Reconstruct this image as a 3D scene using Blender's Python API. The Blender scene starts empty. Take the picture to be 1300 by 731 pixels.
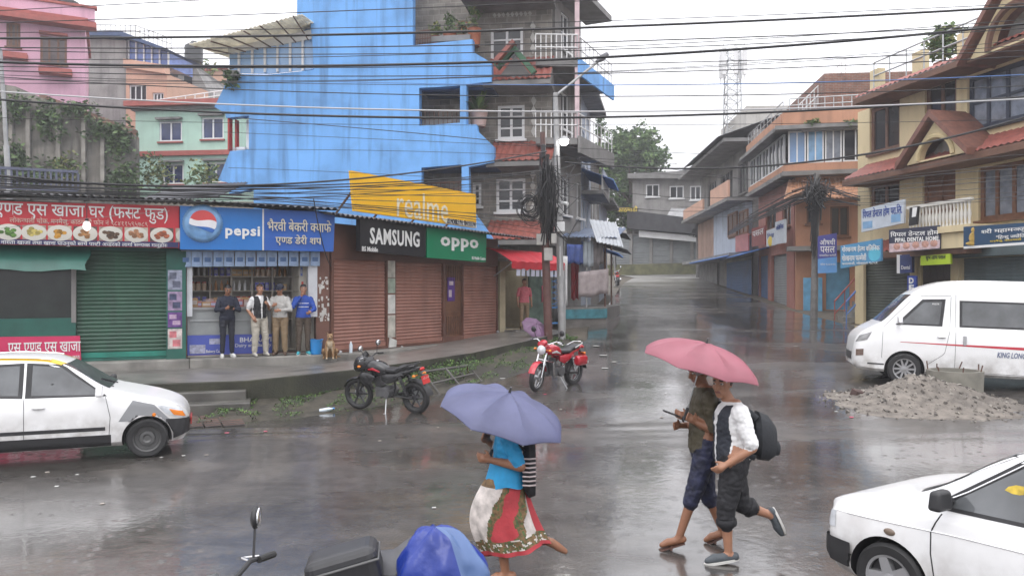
import bpy, math, random
from mathutils import Vector, Matrix, noise as mnoise
from mathutils.geometry import tessellate_polygon
from mathutils.bvhtree import BVHTree
random.seed(7)
R = math.radians
scene = bpy.context.scene
COL = scene.collection
H = 2.35            # eye height of the photographer above the near road
HZ = 368.0          # horizon row of the photograph (1300 x 731)
FP = 1000.0         # focal length in photograph pixels
# terrain
def zroad(x, y):
 k = max(0.0, min(1.0, (-0.5 - x) / 4.5)); t = y - 12.5 - 3.2 * k * k * (3 - 2 * k)
 sp = 0.5 * (t + math.sqrt(t * t + 1.0)) - 0.03
 sp = max(sp, 0.0)
 z = 0.062 * sp + 0.0001 * sp * sp
 if y > 70: z = z - 0.05 * (y - 70)
 return z
def P(px, py, Y):
 return Vector(((px - 650) / FP * Y, Y, H - (py - HZ) / FP * Y))
def G(px, py, dz=0.0):
 """ground point seen at a photograph pixel"""
 lo, hi = 1.0, 80.0
 for _ in range(50):
  m = (lo + hi) / 2
  p = P(px, py, m)
  if p.z - zroad(p.x, m) - dz > 0: lo = m
  else: hi = m
 p = P(px, py, lo); return p
# materials
def lin(c):
 out = []
 for v in c:
  v = v / 255.0
  out.append(v / 12.92 if v <= 0.04045 else ((v + 0.055) / 1.055) ** 2.4)
 return tuple(out)
MATS = {}
def mat(name, col, rough=0.6, var=0.12, scale=3.0, dirt=0.0, metal=0.0, bump=0.0, bscale=30.0, spec=0.5, coat=0.0, emit=None, streak=0.0, alpha=None):
 """procedural material; col is linear albedo; var mottles it, dirt adds dark stains, streak adds rain streaks"""
 if name in MATS: return MATS[name]
 m = bpy.data.materials.new(name); m.use_nodes = True
 nt = m.node_tree; N = nt.nodes; L = nt.links
 b = N['Principled BSDF']
 b.inputs['Roughness'].default_value = rough
 b.inputs['Metallic'].default_value = metal
 b.inputs['Specular IOR Level'].default_value = spec
 b.inputs['Coat Weight'].default_value = coat
 b.inputs['Base Color'].default_value = (*col, 1)
 tc = N.new('ShaderNodeTexCoord')
 out = None
 def noise(sc, det, vec=None):
  n = N.new('ShaderNodeTexNoise'); n.inputs['Scale'].default_value = sc; n.inputs['Detail'].default_value = det
  L.new(vec if vec else tc.outputs['Object'], n.inputs['Vector']); return n
 def mix(fac, a, bcol, mode='MIX'):
  x = N.new('ShaderNodeMix'); x.data_type = 'RGBA'; x.blend_type = mode
  L.new(fac, x.inputs[0])
  if isinstance(a, tuple): x.inputs[6].default_value = (*a, 1)
  else: L.new(a, x.inputs[6])
  x.inputs[7].default_value = (*bcol, 1)
  return x.outputs[2]
 def ramp(src, a, b_):
  r = N.new('ShaderNodeMapRange'); r.inputs[1].default_value = a; r.inputs[2].default_value = b_
  L.new(src, r.inputs[0]); return r.outputs[0]
 cur = col
 if var > 0:
  n = noise(scale, 6)
  cur = mix(ramp(n.outputs[0], 0.3, 0.7), tuple(max(0, c * (1 - var)) for c in col), tuple(min(1, c * (1 + var)) for c in col))
 if streak > 0:
  mp = N.new('ShaderNodeMapping'); mp.inputs['Scale'].default_value = (2.2, 2.2, 0.18)
  L.new(tc.outputs['Object'], mp.inputs[0])
  n2 = noise(1.6, 7, mp.outputs[0])
  f = ramp(n2.outputs[0], 0.5, 0.72)
  mu = N.new('ShaderNodeMath'); mu.operation = 'MULTIPLY'; mu.inputs[1].default_value = streak; L.new(f, mu.inputs[0])
  cur = mix(mu.outputs[0], cur, tuple(c * 0.35 + 0.01 for c in col))
 if dirt > 0:
  n3 = noise(0.9, 10)
  f = ramp(n3.outputs[0], 0.48, 0.66)
  mu = N.new('ShaderNodeMath'); mu.operation = 'MULTIPLY'; mu.inputs[1].default_value = dirt; L.new(f, mu.inputs[0])
  cur = mix(mu.outputs[0], cur, tuple(c * 0.25 + 0.012 for c in col))
 if not isinstance(cur, tuple): L.new(cur, b.inputs['Base Color'])
 if bump > 0:
  n4 = noise(bscale, 5)
  bp = N.new('ShaderNodeBump'); bp.inputs['Strength'].default_value = bump; bp.inputs['Distance'].default_value = 0.02
  L.new(n4.outputs[0], bp.inputs['Height']); L.new(bp.outputs[0], b.inputs['Normal'])
 if emit:
  b.inputs['Emission Color'].default_value = (*emit[0], 1); b.inputs['Emission Strength'].default_value = emit[1]
 if alpha is not None:
  b.inputs['Alpha'].default_value = alpha
 MATS[name] = m
 return m
def translucent(m, f=0.4):
 nt = m.node_tree; N = nt.nodes; L = nt.links; b = N['Principled BSDF']; t = N.new('ShaderNodeBsdfTranslucent'); x = N.new('ShaderNodeMixShader'); x.inputs[0].default_value = f
 bc = b.inputs['Base Color']
 if bc.links: L.new(bc.links[0].from_socket, t.inputs[0])
 else: t.inputs[0].default_value = bc.default_value
 L.new(b.outputs[0], x.inputs[1]); L.new(t.outputs[0], x.inputs[2]); L.new(x.outputs[0], N['Material Output'].inputs[0]); return m
def brick_mat(name, c1, c2, mortar, bw=0.5, bh=0.2, axis='XZ', rough=0.85):
 if name in MATS: return MATS[name]
 m = bpy.data.materials.new(name); m.use_nodes = True
 N = m.node_tree.nodes; L = m.node_tree.links; b = N['Principled BSDF']
 tc = N.new('ShaderNodeTexCoord'); sx = N.new('ShaderNodeSeparateXYZ'); cx = N.new('ShaderNodeCombineXYZ')
 L.new(tc.outputs['Object'], sx.inputs[0])
 L.new(sx.outputs[axis[0]], cx.inputs[0]); L.new(sx.outputs[axis[1]], cx.inputs[1])
 br = N.new('ShaderNodeTexBrick'); L.new(cx.outputs[0], br.inputs[0])
 br.inputs['Color1'].default_value = (*c1, 1); br.inputs['Color2'].default_value = (*c2, 1); br.inputs['Mortar'].default_value = (*mortar, 1)
 br.inputs['Scale'].default_value = 1.0; br.inputs['Brick Width'].default_value = bw; br.inputs['Row Height'].default_value = bh
 br.inputs['Mortar Size'].default_value = 0.012
 n = N.new('ShaderNodeTexNoise'); n.inputs['Scale'].default_value = 2.5; n.inputs['Detail'].default_value = 8; L.new(tc.outputs['Object'], n.inputs[0])
 mx = N.new('ShaderNodeMix'); mx.data_type = 'RGBA'; mx.blend_type = 'MULTIPLY'; mx.inputs[0].default_value = 0.7
 cr = N.new('ShaderNodeMapRange'); cr.inputs[1].default_value = 0.3; cr.inputs[2].default_value = 0.7; cr.inputs[3].default_value = 0.45; cr.inputs[4].default_value = 1.25
 L.new(n.outputs[0], cr.inputs[0]); L.new(br.outputs[0], mx.inputs[6]); L.new(cr.outputs[0], mx.inputs[7]); L.new(mx.outputs[2], b.inputs['Base Color'])
 bp = N.new('ShaderNodeBump'); bp.inputs['Strength'].default_value = 0.6; bp.inputs['Distance'].default_value = 0.02; bp.invert = True
 L.new(br.outputs['Fac'], bp.inputs['Height']); L.new(bp.outputs[0], b.inputs['Normal'])
 b.inputs['Roughness'].default_value = rough
 MATS[name] = m; return m
# mesh builder
class MB:
 def __init__(s): s.v = []; s.f = []; s.m = []; s.s = []; s.cur = 0
 def add(s, vs, fs, smooth=False, mi=None):
  o = len(s.v); s.v.extend(Vector(q) for q in vs)
  for f in fs:
   s.f.append(tuple(i + o for i in f)); s.m.append(s.cur if mi is None else mi); s.s.append(smooth)
 def box(s, c, d, rot=None, taper=1.0):
  x, y, z = d[0] / 2, d[1] / 2, d[2] / 2; c = Vector(c)
  vs = []
  for k in (-1, 1):
   t = taper if k > 0 else 1
   for (a, b) in ((-1, -1), (1, -1), (1, 1), (-1, 1)):
    q = Vector((a * x * t, b * y * t, k * z))
    if rot is not None: q = rot @ q
    vs.append(c + q)
  s.add(vs, [(3, 2, 1, 0), (4, 5, 6, 7), (0, 1, 5, 4), (1, 2, 6, 5), (2, 3, 7, 6), (3, 0, 4, 7)])
 def hexa(s, p):
  s.add(p, [(3, 2, 1, 0), (4, 5, 6, 7), (0, 1, 5, 4), (1, 2, 6, 5), (2, 3, 7, 6), (3, 0, 4, 7)])
 def tube(s, pts, r, n=6, caps=True, flat=None, smooth=True):
  pts = [Vector(p) for p in pts]; k = len(pts)
  rs = r if isinstance(r, (list, tuple)) else [r] * k
  up = None; vs = []
  for i, p in enumerate(pts):
   d = (pts[min(i + 1, k - 1)] - pts[max(i - 1, 0)])
   if d.length < 1e-9: d = Vector((0, 0, 1))
   d.normalize()
   if up is None:
    up = Vector((0, 0, 1)) if abs(d.z) < 0.9 else Vector((1, 0, 0))
   a = d.cross(up)
   if a.length < 1e-6: a = d.orthogonal()
   a.normalize(); b = a.cross(d).normalized(); up = b
   for j in range(n):
    t = 2 * math.pi * j / n
    fa, fb = (1, 1) if flat is None else flat
    vs.append(p + a * (math.cos(t) * rs[i] * fa) + b * (math.sin(t) * rs[i] * fb))
  fs = []
  for i in range(k - 1):
   for j in range(n):
    a0 = i * n + j; a1 = i * n + (j + 1) % n
    fs.append((a0, a1, a1 + n, a0 + n))
  if caps:
   fs.append(tuple(range(n - 1, -1, -1))); fs.append(tuple(range((k - 1) * n, k * n)))
  s.add(vs, fs, smooth)
 def lathe(s, prof, M=None, n=24, smooth=True, a0=0.0, a1=2 * math.pi):
  """profile (r, h) revolved round local Z, M maps to place"""
  M = M or Matrix.Identity(4); full = abs(a1 - a0 - 2 * math.pi) < 1e-6
  k = n if full else n + 1; vs = []
  for (r, h) in prof:
   for j in range(k):
    t = a0 + (a1 - a0) * j / n
    vs.append(M @ Vector((r * math.cos(t), r * math.sin(t), h)))
  fs = []
  for i in range(len(prof) - 1):
   for j in range(n):
    j2 = (j + 1) % k
    fs.append((i * k + j, i * k + j2, (i + 1) * k + j2, (i + 1) * k + j))
  s.add(vs, fs, smooth)
 def ball(s, c, r, n=12, M=None, k=8):
  r = r if isinstance(r, (tuple, list)) else (r, r, r); c = Vector(c); vs = []
  for i in range(k + 1):
   ph = math.pi * i / k
   for j in range(n):
    t = 2 * math.pi * j / n
    q = Vector((r[0] * math.sin(ph) * math.cos(t), r[1] * math.sin(ph) * math.sin(t), r[2] * math.cos(ph)))
    if M is not None: q = M @ q
    vs.append(c + q)
  fs = [(i * n + j, (i + 1) * n + j, (i + 1) * n + (j + 1) % n, i * n + (j + 1) % n) for i in range(k) for j in range(n)]
  s.add(vs, fs, True)
 def prism(s, outline, holes, fn, t0, t1):
  """2D outline with holes, extruded: fn(a, b, t) -> point"""
  loops = [outline] + list(holes)
  flat = [q for l in loops for q in l]
  tris = tessellate_polygon([[Vector((q[0], q[1], 0)) for q in l] for l in loops])
  n = len(flat)
  vs = [fn(a, b, t0) for a, b in flat] + [fn(a, b, t1) for a, b in flat]
  fs = []
  for t in tris:
   fs.append(tuple(t)); fs.append(tuple(i + n for i in reversed(t)))
  o = 0
  for l in loops:
   k = len(l)
   for i in range(k):
    a = o + i; b = o + (i + 1) % k
    fs.append((a, b, b + n, a + n))
   o += k
  s.add(vs, fs)
 def grid(s, rows, smooth=True, closeu=False):
  k = len(rows[0]); vs = [q for r in rows for q in r]; fs = []
  for i in range(len(rows) - 1):
   for j in range(k if closeu else k - 1):
    j2 = (j + 1) % k
    fs.append((i * k + j, i * k + j2, (i + 1) * k + j2, (i + 1) * k + j))
  s.add(vs, fs, smooth)
 def build(s, name, mats, parent=None, org=None, sharp=35, bevel=0.0):
  me = bpy.data.meshes.new(name)
  if org is not None: o = Vector(org)
  elif parent is not None: o = parent_org(parent)
  else:
   o = Vector(((min(q.x for q in s.v) + max(q.x for q in s.v)) / 2, (min(q.y for q in s.v) + max(q.y for q in s.v)) / 2, min(q.z for q in s.v)))
  me.from_pydata([q - o for q in s.v], [], s.f)
  if not isinstance(mats, (list, tuple)): mats = [mats]
  for m in mats: me.materials.append(m)
  me.polygons.foreach_set('material_index', s.m)
  me.polygons.foreach_set('use_smooth', s.s)
  me.validate(); me.update()
  fixnormals(me)
  if any(s.s): me.set_sharp_from_angle(angle=R(sharp))
  ob = bpy.data.objects.new(name, me); COL.objects.link(ob)
  if parent is not None: ob.parent = parent
  else: ob.location = o; ORG[ob.name] = o
  if bevel > 0:
   b = ob.modifiers.new('bevel', 'BEVEL'); b.width = bevel; b.segments = 2; b.limit_method = 'ANGLE'; b.angle_limit = R(50)
  return ob
import bmesh
def fixnormals(me):
 bm = bmesh.new(); bm.from_mesh(me)
 bmesh.ops.recalc_face_normals(bm, faces=bm.faces)
 bm.to_mesh(me); bm.free()
ORG = {}
def parent_org(p):
 """world place of a root that holds parts built in world coordinates (roots built locally are at zero here)"""
 q = p
 while q is not None and q.name not in ORG: q = q.parent
 return ORG[q.name] if q is not None else Vector((0, 0, 0))
def tag(o, label, cat, group=None, kind=None):
 if label: o['label'] = label
 if cat: o['category'] = cat
 if group: o['group'] = group
 if kind: o['kind'] = kind
 return o
def T(name, label, cat, loc=(0, 0, 0), group=None, world=True, rz=0.0):
 """an Empty at a thing's base. world=True: its parts are given in world coordinates"""
 o = bpy.data.objects.new(name, None); COL.objects.link(o); o.location = loc; o.rotation_euler = (0, 0, rz)
 o.empty_display_size = 0.2
 tag(o, label, cat, group)
 ORG[o.name] = Vector(loc) if world else Vector((0, 0, 0))
 return o
def dup(root, loc=None, rz=None, label=None, group=None):
 def cp(o, par):
  c = o.copy(); COL.objects.link(c)
  if par is not None: c.parent = par
  for ch in o.children: cp(ch, c)
  return c
 r = cp(root, None)
 if loc is not None: r.location = loc
 if rz is not None: r.rotation_euler = (0, 0, rz)
 if label: r['label'] = label
 if group: r['group'] = group
 return r
def bevelm(ob, w, seg=2):
 b = ob.modifiers.new('bevel', 'BEVEL'); b.width = w; b.segments = seg; b.limit_method = 'ANGLE'; b.angle_limit = R(50)
 return ob
# facades
class F:
 """a vertical wall plane from A to B (left to right as seen); u runs along, n outwards to the viewer"""
 def __init__(s, ax, ay, bx, by):
  s.A = Vector((ax, ay, 0)); d = Vector((bx - ax, by - ay, 0)); s.len = d.length; s.U = d.normalized()
  s.N = Vector((s.U.y, -s.U.x, 0))
 def off(s, n):
  a = s.A + s.N * n; b = a + s.U * s.len
  return F(a.x, a.y, b.x, b.y)
 def ray(s, px):
  k = (px - 650) / FP
  den = s.U.x - k * s.U.y
  u = (k * s.A.y - s.A.x) / den
  return u, s.A.y + u * s.U.y
 def u(s, px): return s.ray(px)[0]
 def uz(s, px, py):
  u, Y = s.ray(px); return u, H - (py - HZ) / FP * Y
 def pt(s, u, z, n=0.0):
  q = s.A + s.U * u + s.N * n; return Vector((q.x, q.y, z))
 def at(s, px, py, n=0.0):
  u, z = s.uz(px, py); return s.pt(u, z, n)
 def rect(s, x0, y0, x1, y1):
  xm = (x0 + x1) / 2
  u0, u1 = s.u(x0), s.u(x1)
  return u0, u1, s.uz(xm, y1)[1], s.uz(xm, y0)[1]      # u0,u1,z0(bottom),z1(top)
 def box(s, mb, u0, u1, z0, z1, n0, n1):
  mb.hexa([s.pt(u0, z0, n1), s.pt(u1, z0, n1), s.pt(u1, z0, n0), s.pt(u0, z0, n0),
                 s.pt(u0, z1, n1), s.pt(u1, z1, n1), s.pt(u1, z1, n0), s.pt(u0, z1, n0)])
 def pbox(s, mb, x0, y0, x1, y1, n0, n1):
  u0, u1, z0, z1 = s.rect(x0, y0, x1, y1); s.box(mb, u0, u1, z0, z1, n0, n1)
 def poly(s, mb, outline, holes, n0, n1, pix=True):
  cv = (lambda q: s.uz(*q)) if pix else (lambda q: q)
  mb.prism([cv(q) for q in outline], [[cv(q) for q in h] for h in holes], lambda a, b, t: s.pt(a, b, t), n0, n1)
 def wall(s, mb, u0, u1, z0, z1, holes, n0, n1):
  """holes: (u0,u1,z0,z1)"""
  hs = []
  for (a, b, c, d) in holes:
   a = max(a, u0 + 0.01); b = min(b, u1 - 0.01); c = max(c, z0 + 0.01); d = min(d, z1 - 0.01)
   hs.append([(a, c), (a, d), (b, d), (b, c)])
  mb.prism([(u0, z0), (u1, z0), (u1, z1), (u0, z1)], hs, lambda a, b, t: s.pt(a, b, t), n0, n1)
# lettering
def text_pts(string, slant=0.0, weight=0.0):
 """flat lettering as (verts2d, faces); '~' after a letter makes its half form (its stem is cut away)"""
 V = []; Fc = []; x = 0.0
 segs = string.split('~')
 for i, sg in enumerate(segs):
  c = bpy.data.curves.new('lettering', 'FONT'); c.body = sg; c.size = 1; c.offset = weight; c.space_character = 1.1 if weight > .02 else 1; c.resolution_u = 2
  o = bpy.data.objects.new('lettering', c); COL.objects.link(o)
  dg = bpy.context.evaluated_depsgraph_get()
  me = bpy.data.meshes.new_from_object(o.evaluated_get(dg))
  bpy.data.objects.remove(o); bpy.data.curves.remove(c)
  bm = bmesh.new(); bm.from_mesh(me); bpy.data.meshes.remove(me)
  if not bm.verts: bm.free(); continue
  xm = max(v.co.x for v in bm.verts)
  if i < len(segs) - 1:
   xm -= 0.16 if sg[-1] not in 'क' else 0.2
   bmesh.ops.bisect_plane(bm, geom=bm.verts[:] + bm.edges[:] + bm.faces[:], plane_co=(xm, 0, 0), plane_no=(1, 0, 0), clear_outer=True)
  bm.verts.ensure_lookup_table(); bm.verts.index_update()
  o0 = len(V)
  V += [(v.co.x + x + slant * v.co.y, v.co.y) for v in bm.verts]
  Fc += [tuple(v.index + o0 for v in f.verts) for f in bm.faces]
  bm.free(); x += xm
 return V, Fc
def lettering(string, fn, m, parent, slant=0.0, weight=0.0, thick=0.012, name='lettering'):
 """fn(a, b, t): a,b in 0..1 across the lettering's box, t thickness"""
 if any(ord(ch) > 0x8ff for ch in string): weight = min(weight, 0.006)
 V, Fc = text_pts(string, slant, weight)
 x0 = min(v[0] for v in V); x1 = max(v[0] for v in V); y0 = min(v[1] for v in V); y1 = max(v[1] for v in V)
 mb = MB(); n = len(V)
 vs = [fn((x - x0) / (x1 - x0), (y - y0) / (y1 - y0), t) for t in (0.0, thick) for x, y in V]
 fs = [tuple(i + n for i in f) for f in Fc]
 cnt = {}
 for f in Fc:
  for i in range(len(f)):
   e = (f[i], f[(i + 1) % len(f)]); cnt[e] = 1
 for (a, b) in list(cnt):
  if (b, a) not in cnt: fs.append((a, b, b + n, a + n))
 mb.add(vs, fs)
 return mb.build(name, m, parent)
def flet(Fa, string, x0, y0, x1, y1, n, m, parent, **k):
 """lettering filling a photograph rectangle on a facade"""
 u0, z0a = Fa.uz(x0, y1); u1, z0b = Fa.uz(x1, y1); _, z1a = Fa.uz(x0, y0); _, z1b = Fa.uz(x1, y0)
 z0 = (z0a + z0b) / 2; z1 = (z1a + z1b) / 2
 return lettering(string, lambda a, b, t: Fa.pt(u0 + (u1 - u0) * a, z0 + (z1 - z0) * b, n + t), m, parent, **k)
# camera, sky, sun
cam = bpy.data.cameras.new('camera'); cam.sensor_width = 36; cam.lens = 36 * FP / 1300; cam.shift_y = 2.5 / 1300
cam.clip_end = 2000; cam.clip_start = 0.05
co = bpy.data.objects.new('camera', cam); COL.objects.link(co); co.location = (0, 0, H); co.rotation_euler = (R(90), 0, 0)
scene.camera = co
w = bpy.data.worlds.new('World'); scene.world = w; w.use_nodes = True
N = w.node_tree.nodes; L = w.node_tree.links; bg = N['Background']
SUN_EL, SUN_AZ = R(58), R(200)
sky = N.new('ShaderNodeTexSky'); sky.sky_type = 'NISHITA'; sky.sun_disc = False
sky.sun_elevation = SUN_EL; sky.sun_rotation = SUN_AZ; sky.air_density = 1.0; sky.dust_density = 4.0; sky.ozone_density = 1.0
hs = N.new('ShaderNodeHueSaturation'); hs.inputs['Saturation'].default_value = 0.12
L.new(sky.outputs[0], hs.inputs['Color'])
# the cloud cover: a grey sheet, brighter overhead than at the horizon, slightly mottled
tc = N.new('ShaderNodeTexCoord'); sp = N.new('ShaderNodeSeparateXYZ'); L.new(tc.outputs['Generated'], sp.inputs[0])
mr = N.new('ShaderNodeMapRange'); mr.inputs[1].default_value = 0.0; mr.inputs[2].default_value = 1.0
mr.inputs[3].default_value = 9.0; mr.inputs[4].default_value = 22.0
L.new(sp.outputs['Z'], mr.inputs[0])
cn = N.new('ShaderNodeTexNoise'); cn.inputs['Scale'].default_value = 2.0; cn.inputs['Detail'].default_value = 4
L.new(tc.outputs['Generated'], cn.inputs[0])
cr = N.new('ShaderNodeMapRange'); cr.inputs[1].default_value = 0.3; cr.inputs[2].default_value = 0.7; cr.inputs[3].default_value = 0.9; cr.inputs[4].default_value = 1.08
L.new(cn.outputs[0], cr.inputs[0])
mu = N.new('ShaderNodeMath'); mu.operation = 'MULTIPLY'; L.new(mr.outputs[0], mu.inputs[0]); L.new(cr.outputs[0], mu.inputs[1])
tint = N.new('ShaderNodeMix'); tint.data_type = 'RGBA'; tint.blend_type = 'MULTIPLY'; tint.inputs[0].default_value = 1
tint.inputs[6].default_value = (0.985, 0.985, 1.03, 1); L.new(mu.outputs[0], tint.inputs[7])
mx = N.new('ShaderNodeMix'); mx.data_type = 'RGBA'; mx.inputs[0].default_value = 0.85
L.new(hs.outputs[0], mx.inputs[6]); L.new(tint.outputs[2], mx.inputs[7]); L.new(mx.outputs[2], bg.inputs[0])
bg.inputs[1].default_value = 0.1
sl = bpy.data.lights.new('sun', 'SUN'); sl.energy = 0.6; sl.angle = R(40); sl.color = (1, 0.97, 0.93)
so = bpy.data.objects.new('sun', sl); COL.objects.link(so)
so.rotation_euler = (R(90) - SUN_EL, 0, R(180) - SUN_AZ)
scene.view_settings.view_transform = 'Standard'; scene.view_settings.look = 'None'
scene.view_settings.exposure = 0.62; scene.view_settings.gamma = 1.0
scene.cycles.use_denoising = True; scene.cycles.max_bounces = 6; scene.cycles.diffuse_bounces = 3; scene.cycles.glossy_bounces = 3
scene.cycles.transparent_max_bounces = 12; scene.cycles.volume_bounces = 0; scene.cycles.caustics_reflective = False; scene.cycles.caustics_refractive = False
# palette
concrete = mat('concrete', (0.24, 0.23, 0.21), 0.75, 0.25, 2.0, dirt=0.5, bump=0.3, streak=0.4)
concrete_wet = mat('wet_concrete', (0.17, 0.16, 0.15), 0.3, 0.3, 2.5, dirt=0.6, bump=0.25)
concrete_moss = mat('mossy_concrete', (0.045, 0.045, 0.030), 0.85, 0.4, 2.0, dirt=0.9, bump=0.5, streak=0.7)
plaster_grey = mat('grey_plaster', (0.27, 0.26, 0.25), 0.85, 0.18, 1.2, dirt=0.4, streak=0.5)
dark_in = mat('dark_interior', (0.03, 0.03, 0.03), 0.9, 0.2)
glass_dark = mat('dark_window_glass', (0.02, 0.022, 0.028), 0.08, 0.3, 0.8, spec=0.6)
glass_blue = mat('bluish_window_glass', (0.16, 0.27, 0.45), 0.1, 0.2, 0.6)
white_paint = mat('white_paint', (0.72, 0.72, 0.72), 0.45, 0.05, 3, dirt=0.12)
black_paint = mat('black_paint', (0.02, 0.02, 0.022), 0.45, 0.2)
steel = mat('galvanised_steel', (0.42, 0.43, 0.44), 0.45, 0.12, 6, metal=0.5)
rust_steel = mat('rusty_steel', (0.10, 0.045, 0.028), 0.7, 0.35, 9, dirt=0.5)
tin = mat('corrugated_tin', (0.13, 0.13, 0.14), 0.5, 0.25, 2, dirt=0.6, metal=0.3)
rubber = mat('rubber', (0.018, 0.018, 0.018), 0.7, 0.2)
cable_black = mat('cable_black', (0.016, 0.016, 0.018), 0.5, 0.0)
brown_wood = mat('brown_wood', (0.16, 0.07, 0.035), 0.55, 0.25, 5, dirt=0.2)
tile_red = mat('red_roof_tile', (0.25, 0.075, 0.058), 0.55, 0.25, 6, dirt=0.3)
cream = mat('cream_plaster', (0.58, 0.47, 0.27), 0.8, 0.1, 1.5, dirt=0.15, streak=0.25)
# terrain sheets
def sm(a, b, t):
 t = max(0.0, min(1.0, (t - a) / (b - a))); return t * t * (3 - 2 * t)
def zground(x, y):
 z = zroad(x, y) - 0.06
 # the hillside behind the shops on the left
 edge = -1.2 + 0.0 * y
 hill = sm(31, 47, y + max(0, (-x - 6)) * 0.15) * sm(-1.0, -9.0, x) * 5.6
 far = sm(66, 130, y) * 7
 rightfar = sm(19, 60, x) * 3
 z += hill + far + rightfar
 if abs(x) < 15 and y < 60 and x > -9: pass
 return z
mb = MB()
xs = [-220, -150, -100, -70, -50] + [i * 2.0 for i in range(-20, 21)] + [50, 70, 100, 150, 220]
ys = [-60, -30, -12] + [i * 2.0 for i in range(-4, 46)] + [100, 115, 130, 150, 180, 220, 280, 350]
mb.grid([[Vector((x, y, zground(x, y))) for x in xs] for y in ys])
earth = mat('wet_earth', (0.09, 0.075, 0.055), 0.7, 0.35, 1.5, dirt=0.5, bump=0.6, bscale=8)
tag(mb.build('ground', earth), None, None, kind='structure')
# the wet road
rd = bpy.data.materials.new('wet_asphalt'); rd.use_nodes = True
N = rd.node_tree.nodes; L = rd.node_tree.links; b = N['Principled BSDF']
tc = N.new('ShaderNodeTexCoord')
def nz(scale, det, vec=None, rough=0.55):
 n = N.new('ShaderNodeTexNoise'); n.inputs['Scale'].default_value = scale; n.inputs['Detail'].default_value = det; n.inputs['Roughness'].default_value = rough
 L.new(vec or tc.outputs['Object'], n.inputs[0]); return n.outputs[0]
def mrg(src, a, b_, c, d):
 r = N.new('ShaderNodeMapRange'); r.inputs[1].default_value = a; r.inputs[2].default_value = b_; r.inputs[3].default_value = c; r.inputs[4].default_value = d
 L.new(src, r.inputs[0]); return r.outputs[0]
mp = N.new('ShaderNodeMapping'); mp.inputs['Scale'].default_value = (0.45, 1.0, 1.0); mp.inputs['Rotation'].default_value = (0, 0, R(-12)); L.new(tc.outputs['Object'], mp.inputs[0])
big = nz(0.42, 6, mp.outputs[0]); fine = nz(70, 3); mid = nz(5, 8)
cm = N.new('ShaderNodeMix'); cm.data_type = 'RGBA'; L.new(mrg(mid, 0.3, 0.7, 0, 1), cm.inputs[0])
cm.inputs[6].default_value = (0.044, 0.040, 0.037, 1); cm.inputs[7].default_value = (0.085, 0.078, 0.072, 1)
cm2 = N.new('ShaderNodeMix'); cm2.data_type = 'RGBA'; L.new(mrg(nz(0.8, 9), 0.52, 0.68, 0, 0.75), cm2.inputs[0])
L.new(cm.outputs[2], cm2.inputs[6]); cm2.inputs[7].default_value = (0.13, 0.117, 0.105, 1)
cm3 = N.new('ShaderNodeMix'); cm3.data_type = 'RGBA'; L.new(mrg(fine, 0.62, 0.78, 0, 0.2), cm3.inputs[0])
L.new(cm2.outputs[2], cm3.inputs[6]); cm3.inputs[7].default_value = (0.16, 0.15, 0.14, 1)
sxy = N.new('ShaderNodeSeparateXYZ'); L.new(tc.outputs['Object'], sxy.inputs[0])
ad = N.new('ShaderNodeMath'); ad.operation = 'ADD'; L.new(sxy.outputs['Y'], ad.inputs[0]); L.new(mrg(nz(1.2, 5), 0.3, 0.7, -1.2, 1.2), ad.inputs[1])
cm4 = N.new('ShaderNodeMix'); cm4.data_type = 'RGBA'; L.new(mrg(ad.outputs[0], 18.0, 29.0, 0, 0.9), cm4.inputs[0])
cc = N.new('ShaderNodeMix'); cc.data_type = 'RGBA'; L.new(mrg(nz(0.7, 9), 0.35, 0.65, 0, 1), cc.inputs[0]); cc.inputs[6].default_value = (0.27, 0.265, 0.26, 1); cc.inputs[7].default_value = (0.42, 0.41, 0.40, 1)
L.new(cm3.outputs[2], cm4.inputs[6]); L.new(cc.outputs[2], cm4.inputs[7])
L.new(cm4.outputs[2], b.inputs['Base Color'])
lane = mrg(ad.outputs[0], 17.0, 30.0, 0, 1)
rg_ = N.new('ShaderNodeMix'); L.new(lane, rg_.inputs[0]); L.new(mrg(big, 0.40, 0.62, 0.34, 0.10), rg_.inputs[2]); rg_.inputs[3].default_value = 0.5; L.new(rg_.outputs[0], b.inputs['Roughness'])
b.inputs['Specular IOR Level'].default_value = 0.5
bp = N.new('ShaderNodeBump'); bp.inputs['Distance'].default_value = 0.012
L.new(mrg(big, 0.42, 0.60, 0.6, 0.10), bp.inputs['Strength']); L.new(nz(38, 4), bp.inputs['Height'])
# rings of rain drops
vo = N.new('ShaderNodeTexVoronoi'); vo.inputs['Scale'].default_value = 5.5; L.new(tc.outputs['Object'], vo.inputs[0])
mm = N.new('ShaderNodeMath'); mm.operation = 'MULTIPLY'; mm.inputs[1].default_value = 70; L.new(vo.outputs['Distance'], mm.inputs[0])
sn = N.new('ShaderNodeMath'); sn.operation = 'SINE'; L.new(mm.outputs[0], sn.inputs[0])
fa = N.new('ShaderNodeMath'); fa.operation = 'MULTIPLY'; L.new(sn.outputs[0], fa.inputs[0]); L.new(mrg(vo.outputs['Distance'], 0.05, 0.35, 1, 0), fa.inputs[1])
bp2 = N.new('ShaderNodeBump'); bp2.inputs['Distance'].default_value = 0.004; bp2.inputs['Strength'].default_value = 0.14
L.new(fa.outputs[0], bp2.inputs['Height']); L.new(bp.outputs[0], bp2.inputs['Normal'])
bp3 = N.new('ShaderNodeBump'); bp3.inputs['Distance'].default_value = 0.03; bp3.inputs['Strength'].default_value = 0.25
L.new(nz(1.6, 5, mp.outputs[0]), bp3.inputs['Height']); L.new(bp2.outputs[0], bp3.inputs['Normal']); L.new(bp3.outputs[0], b.inputs['Normal'])
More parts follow.
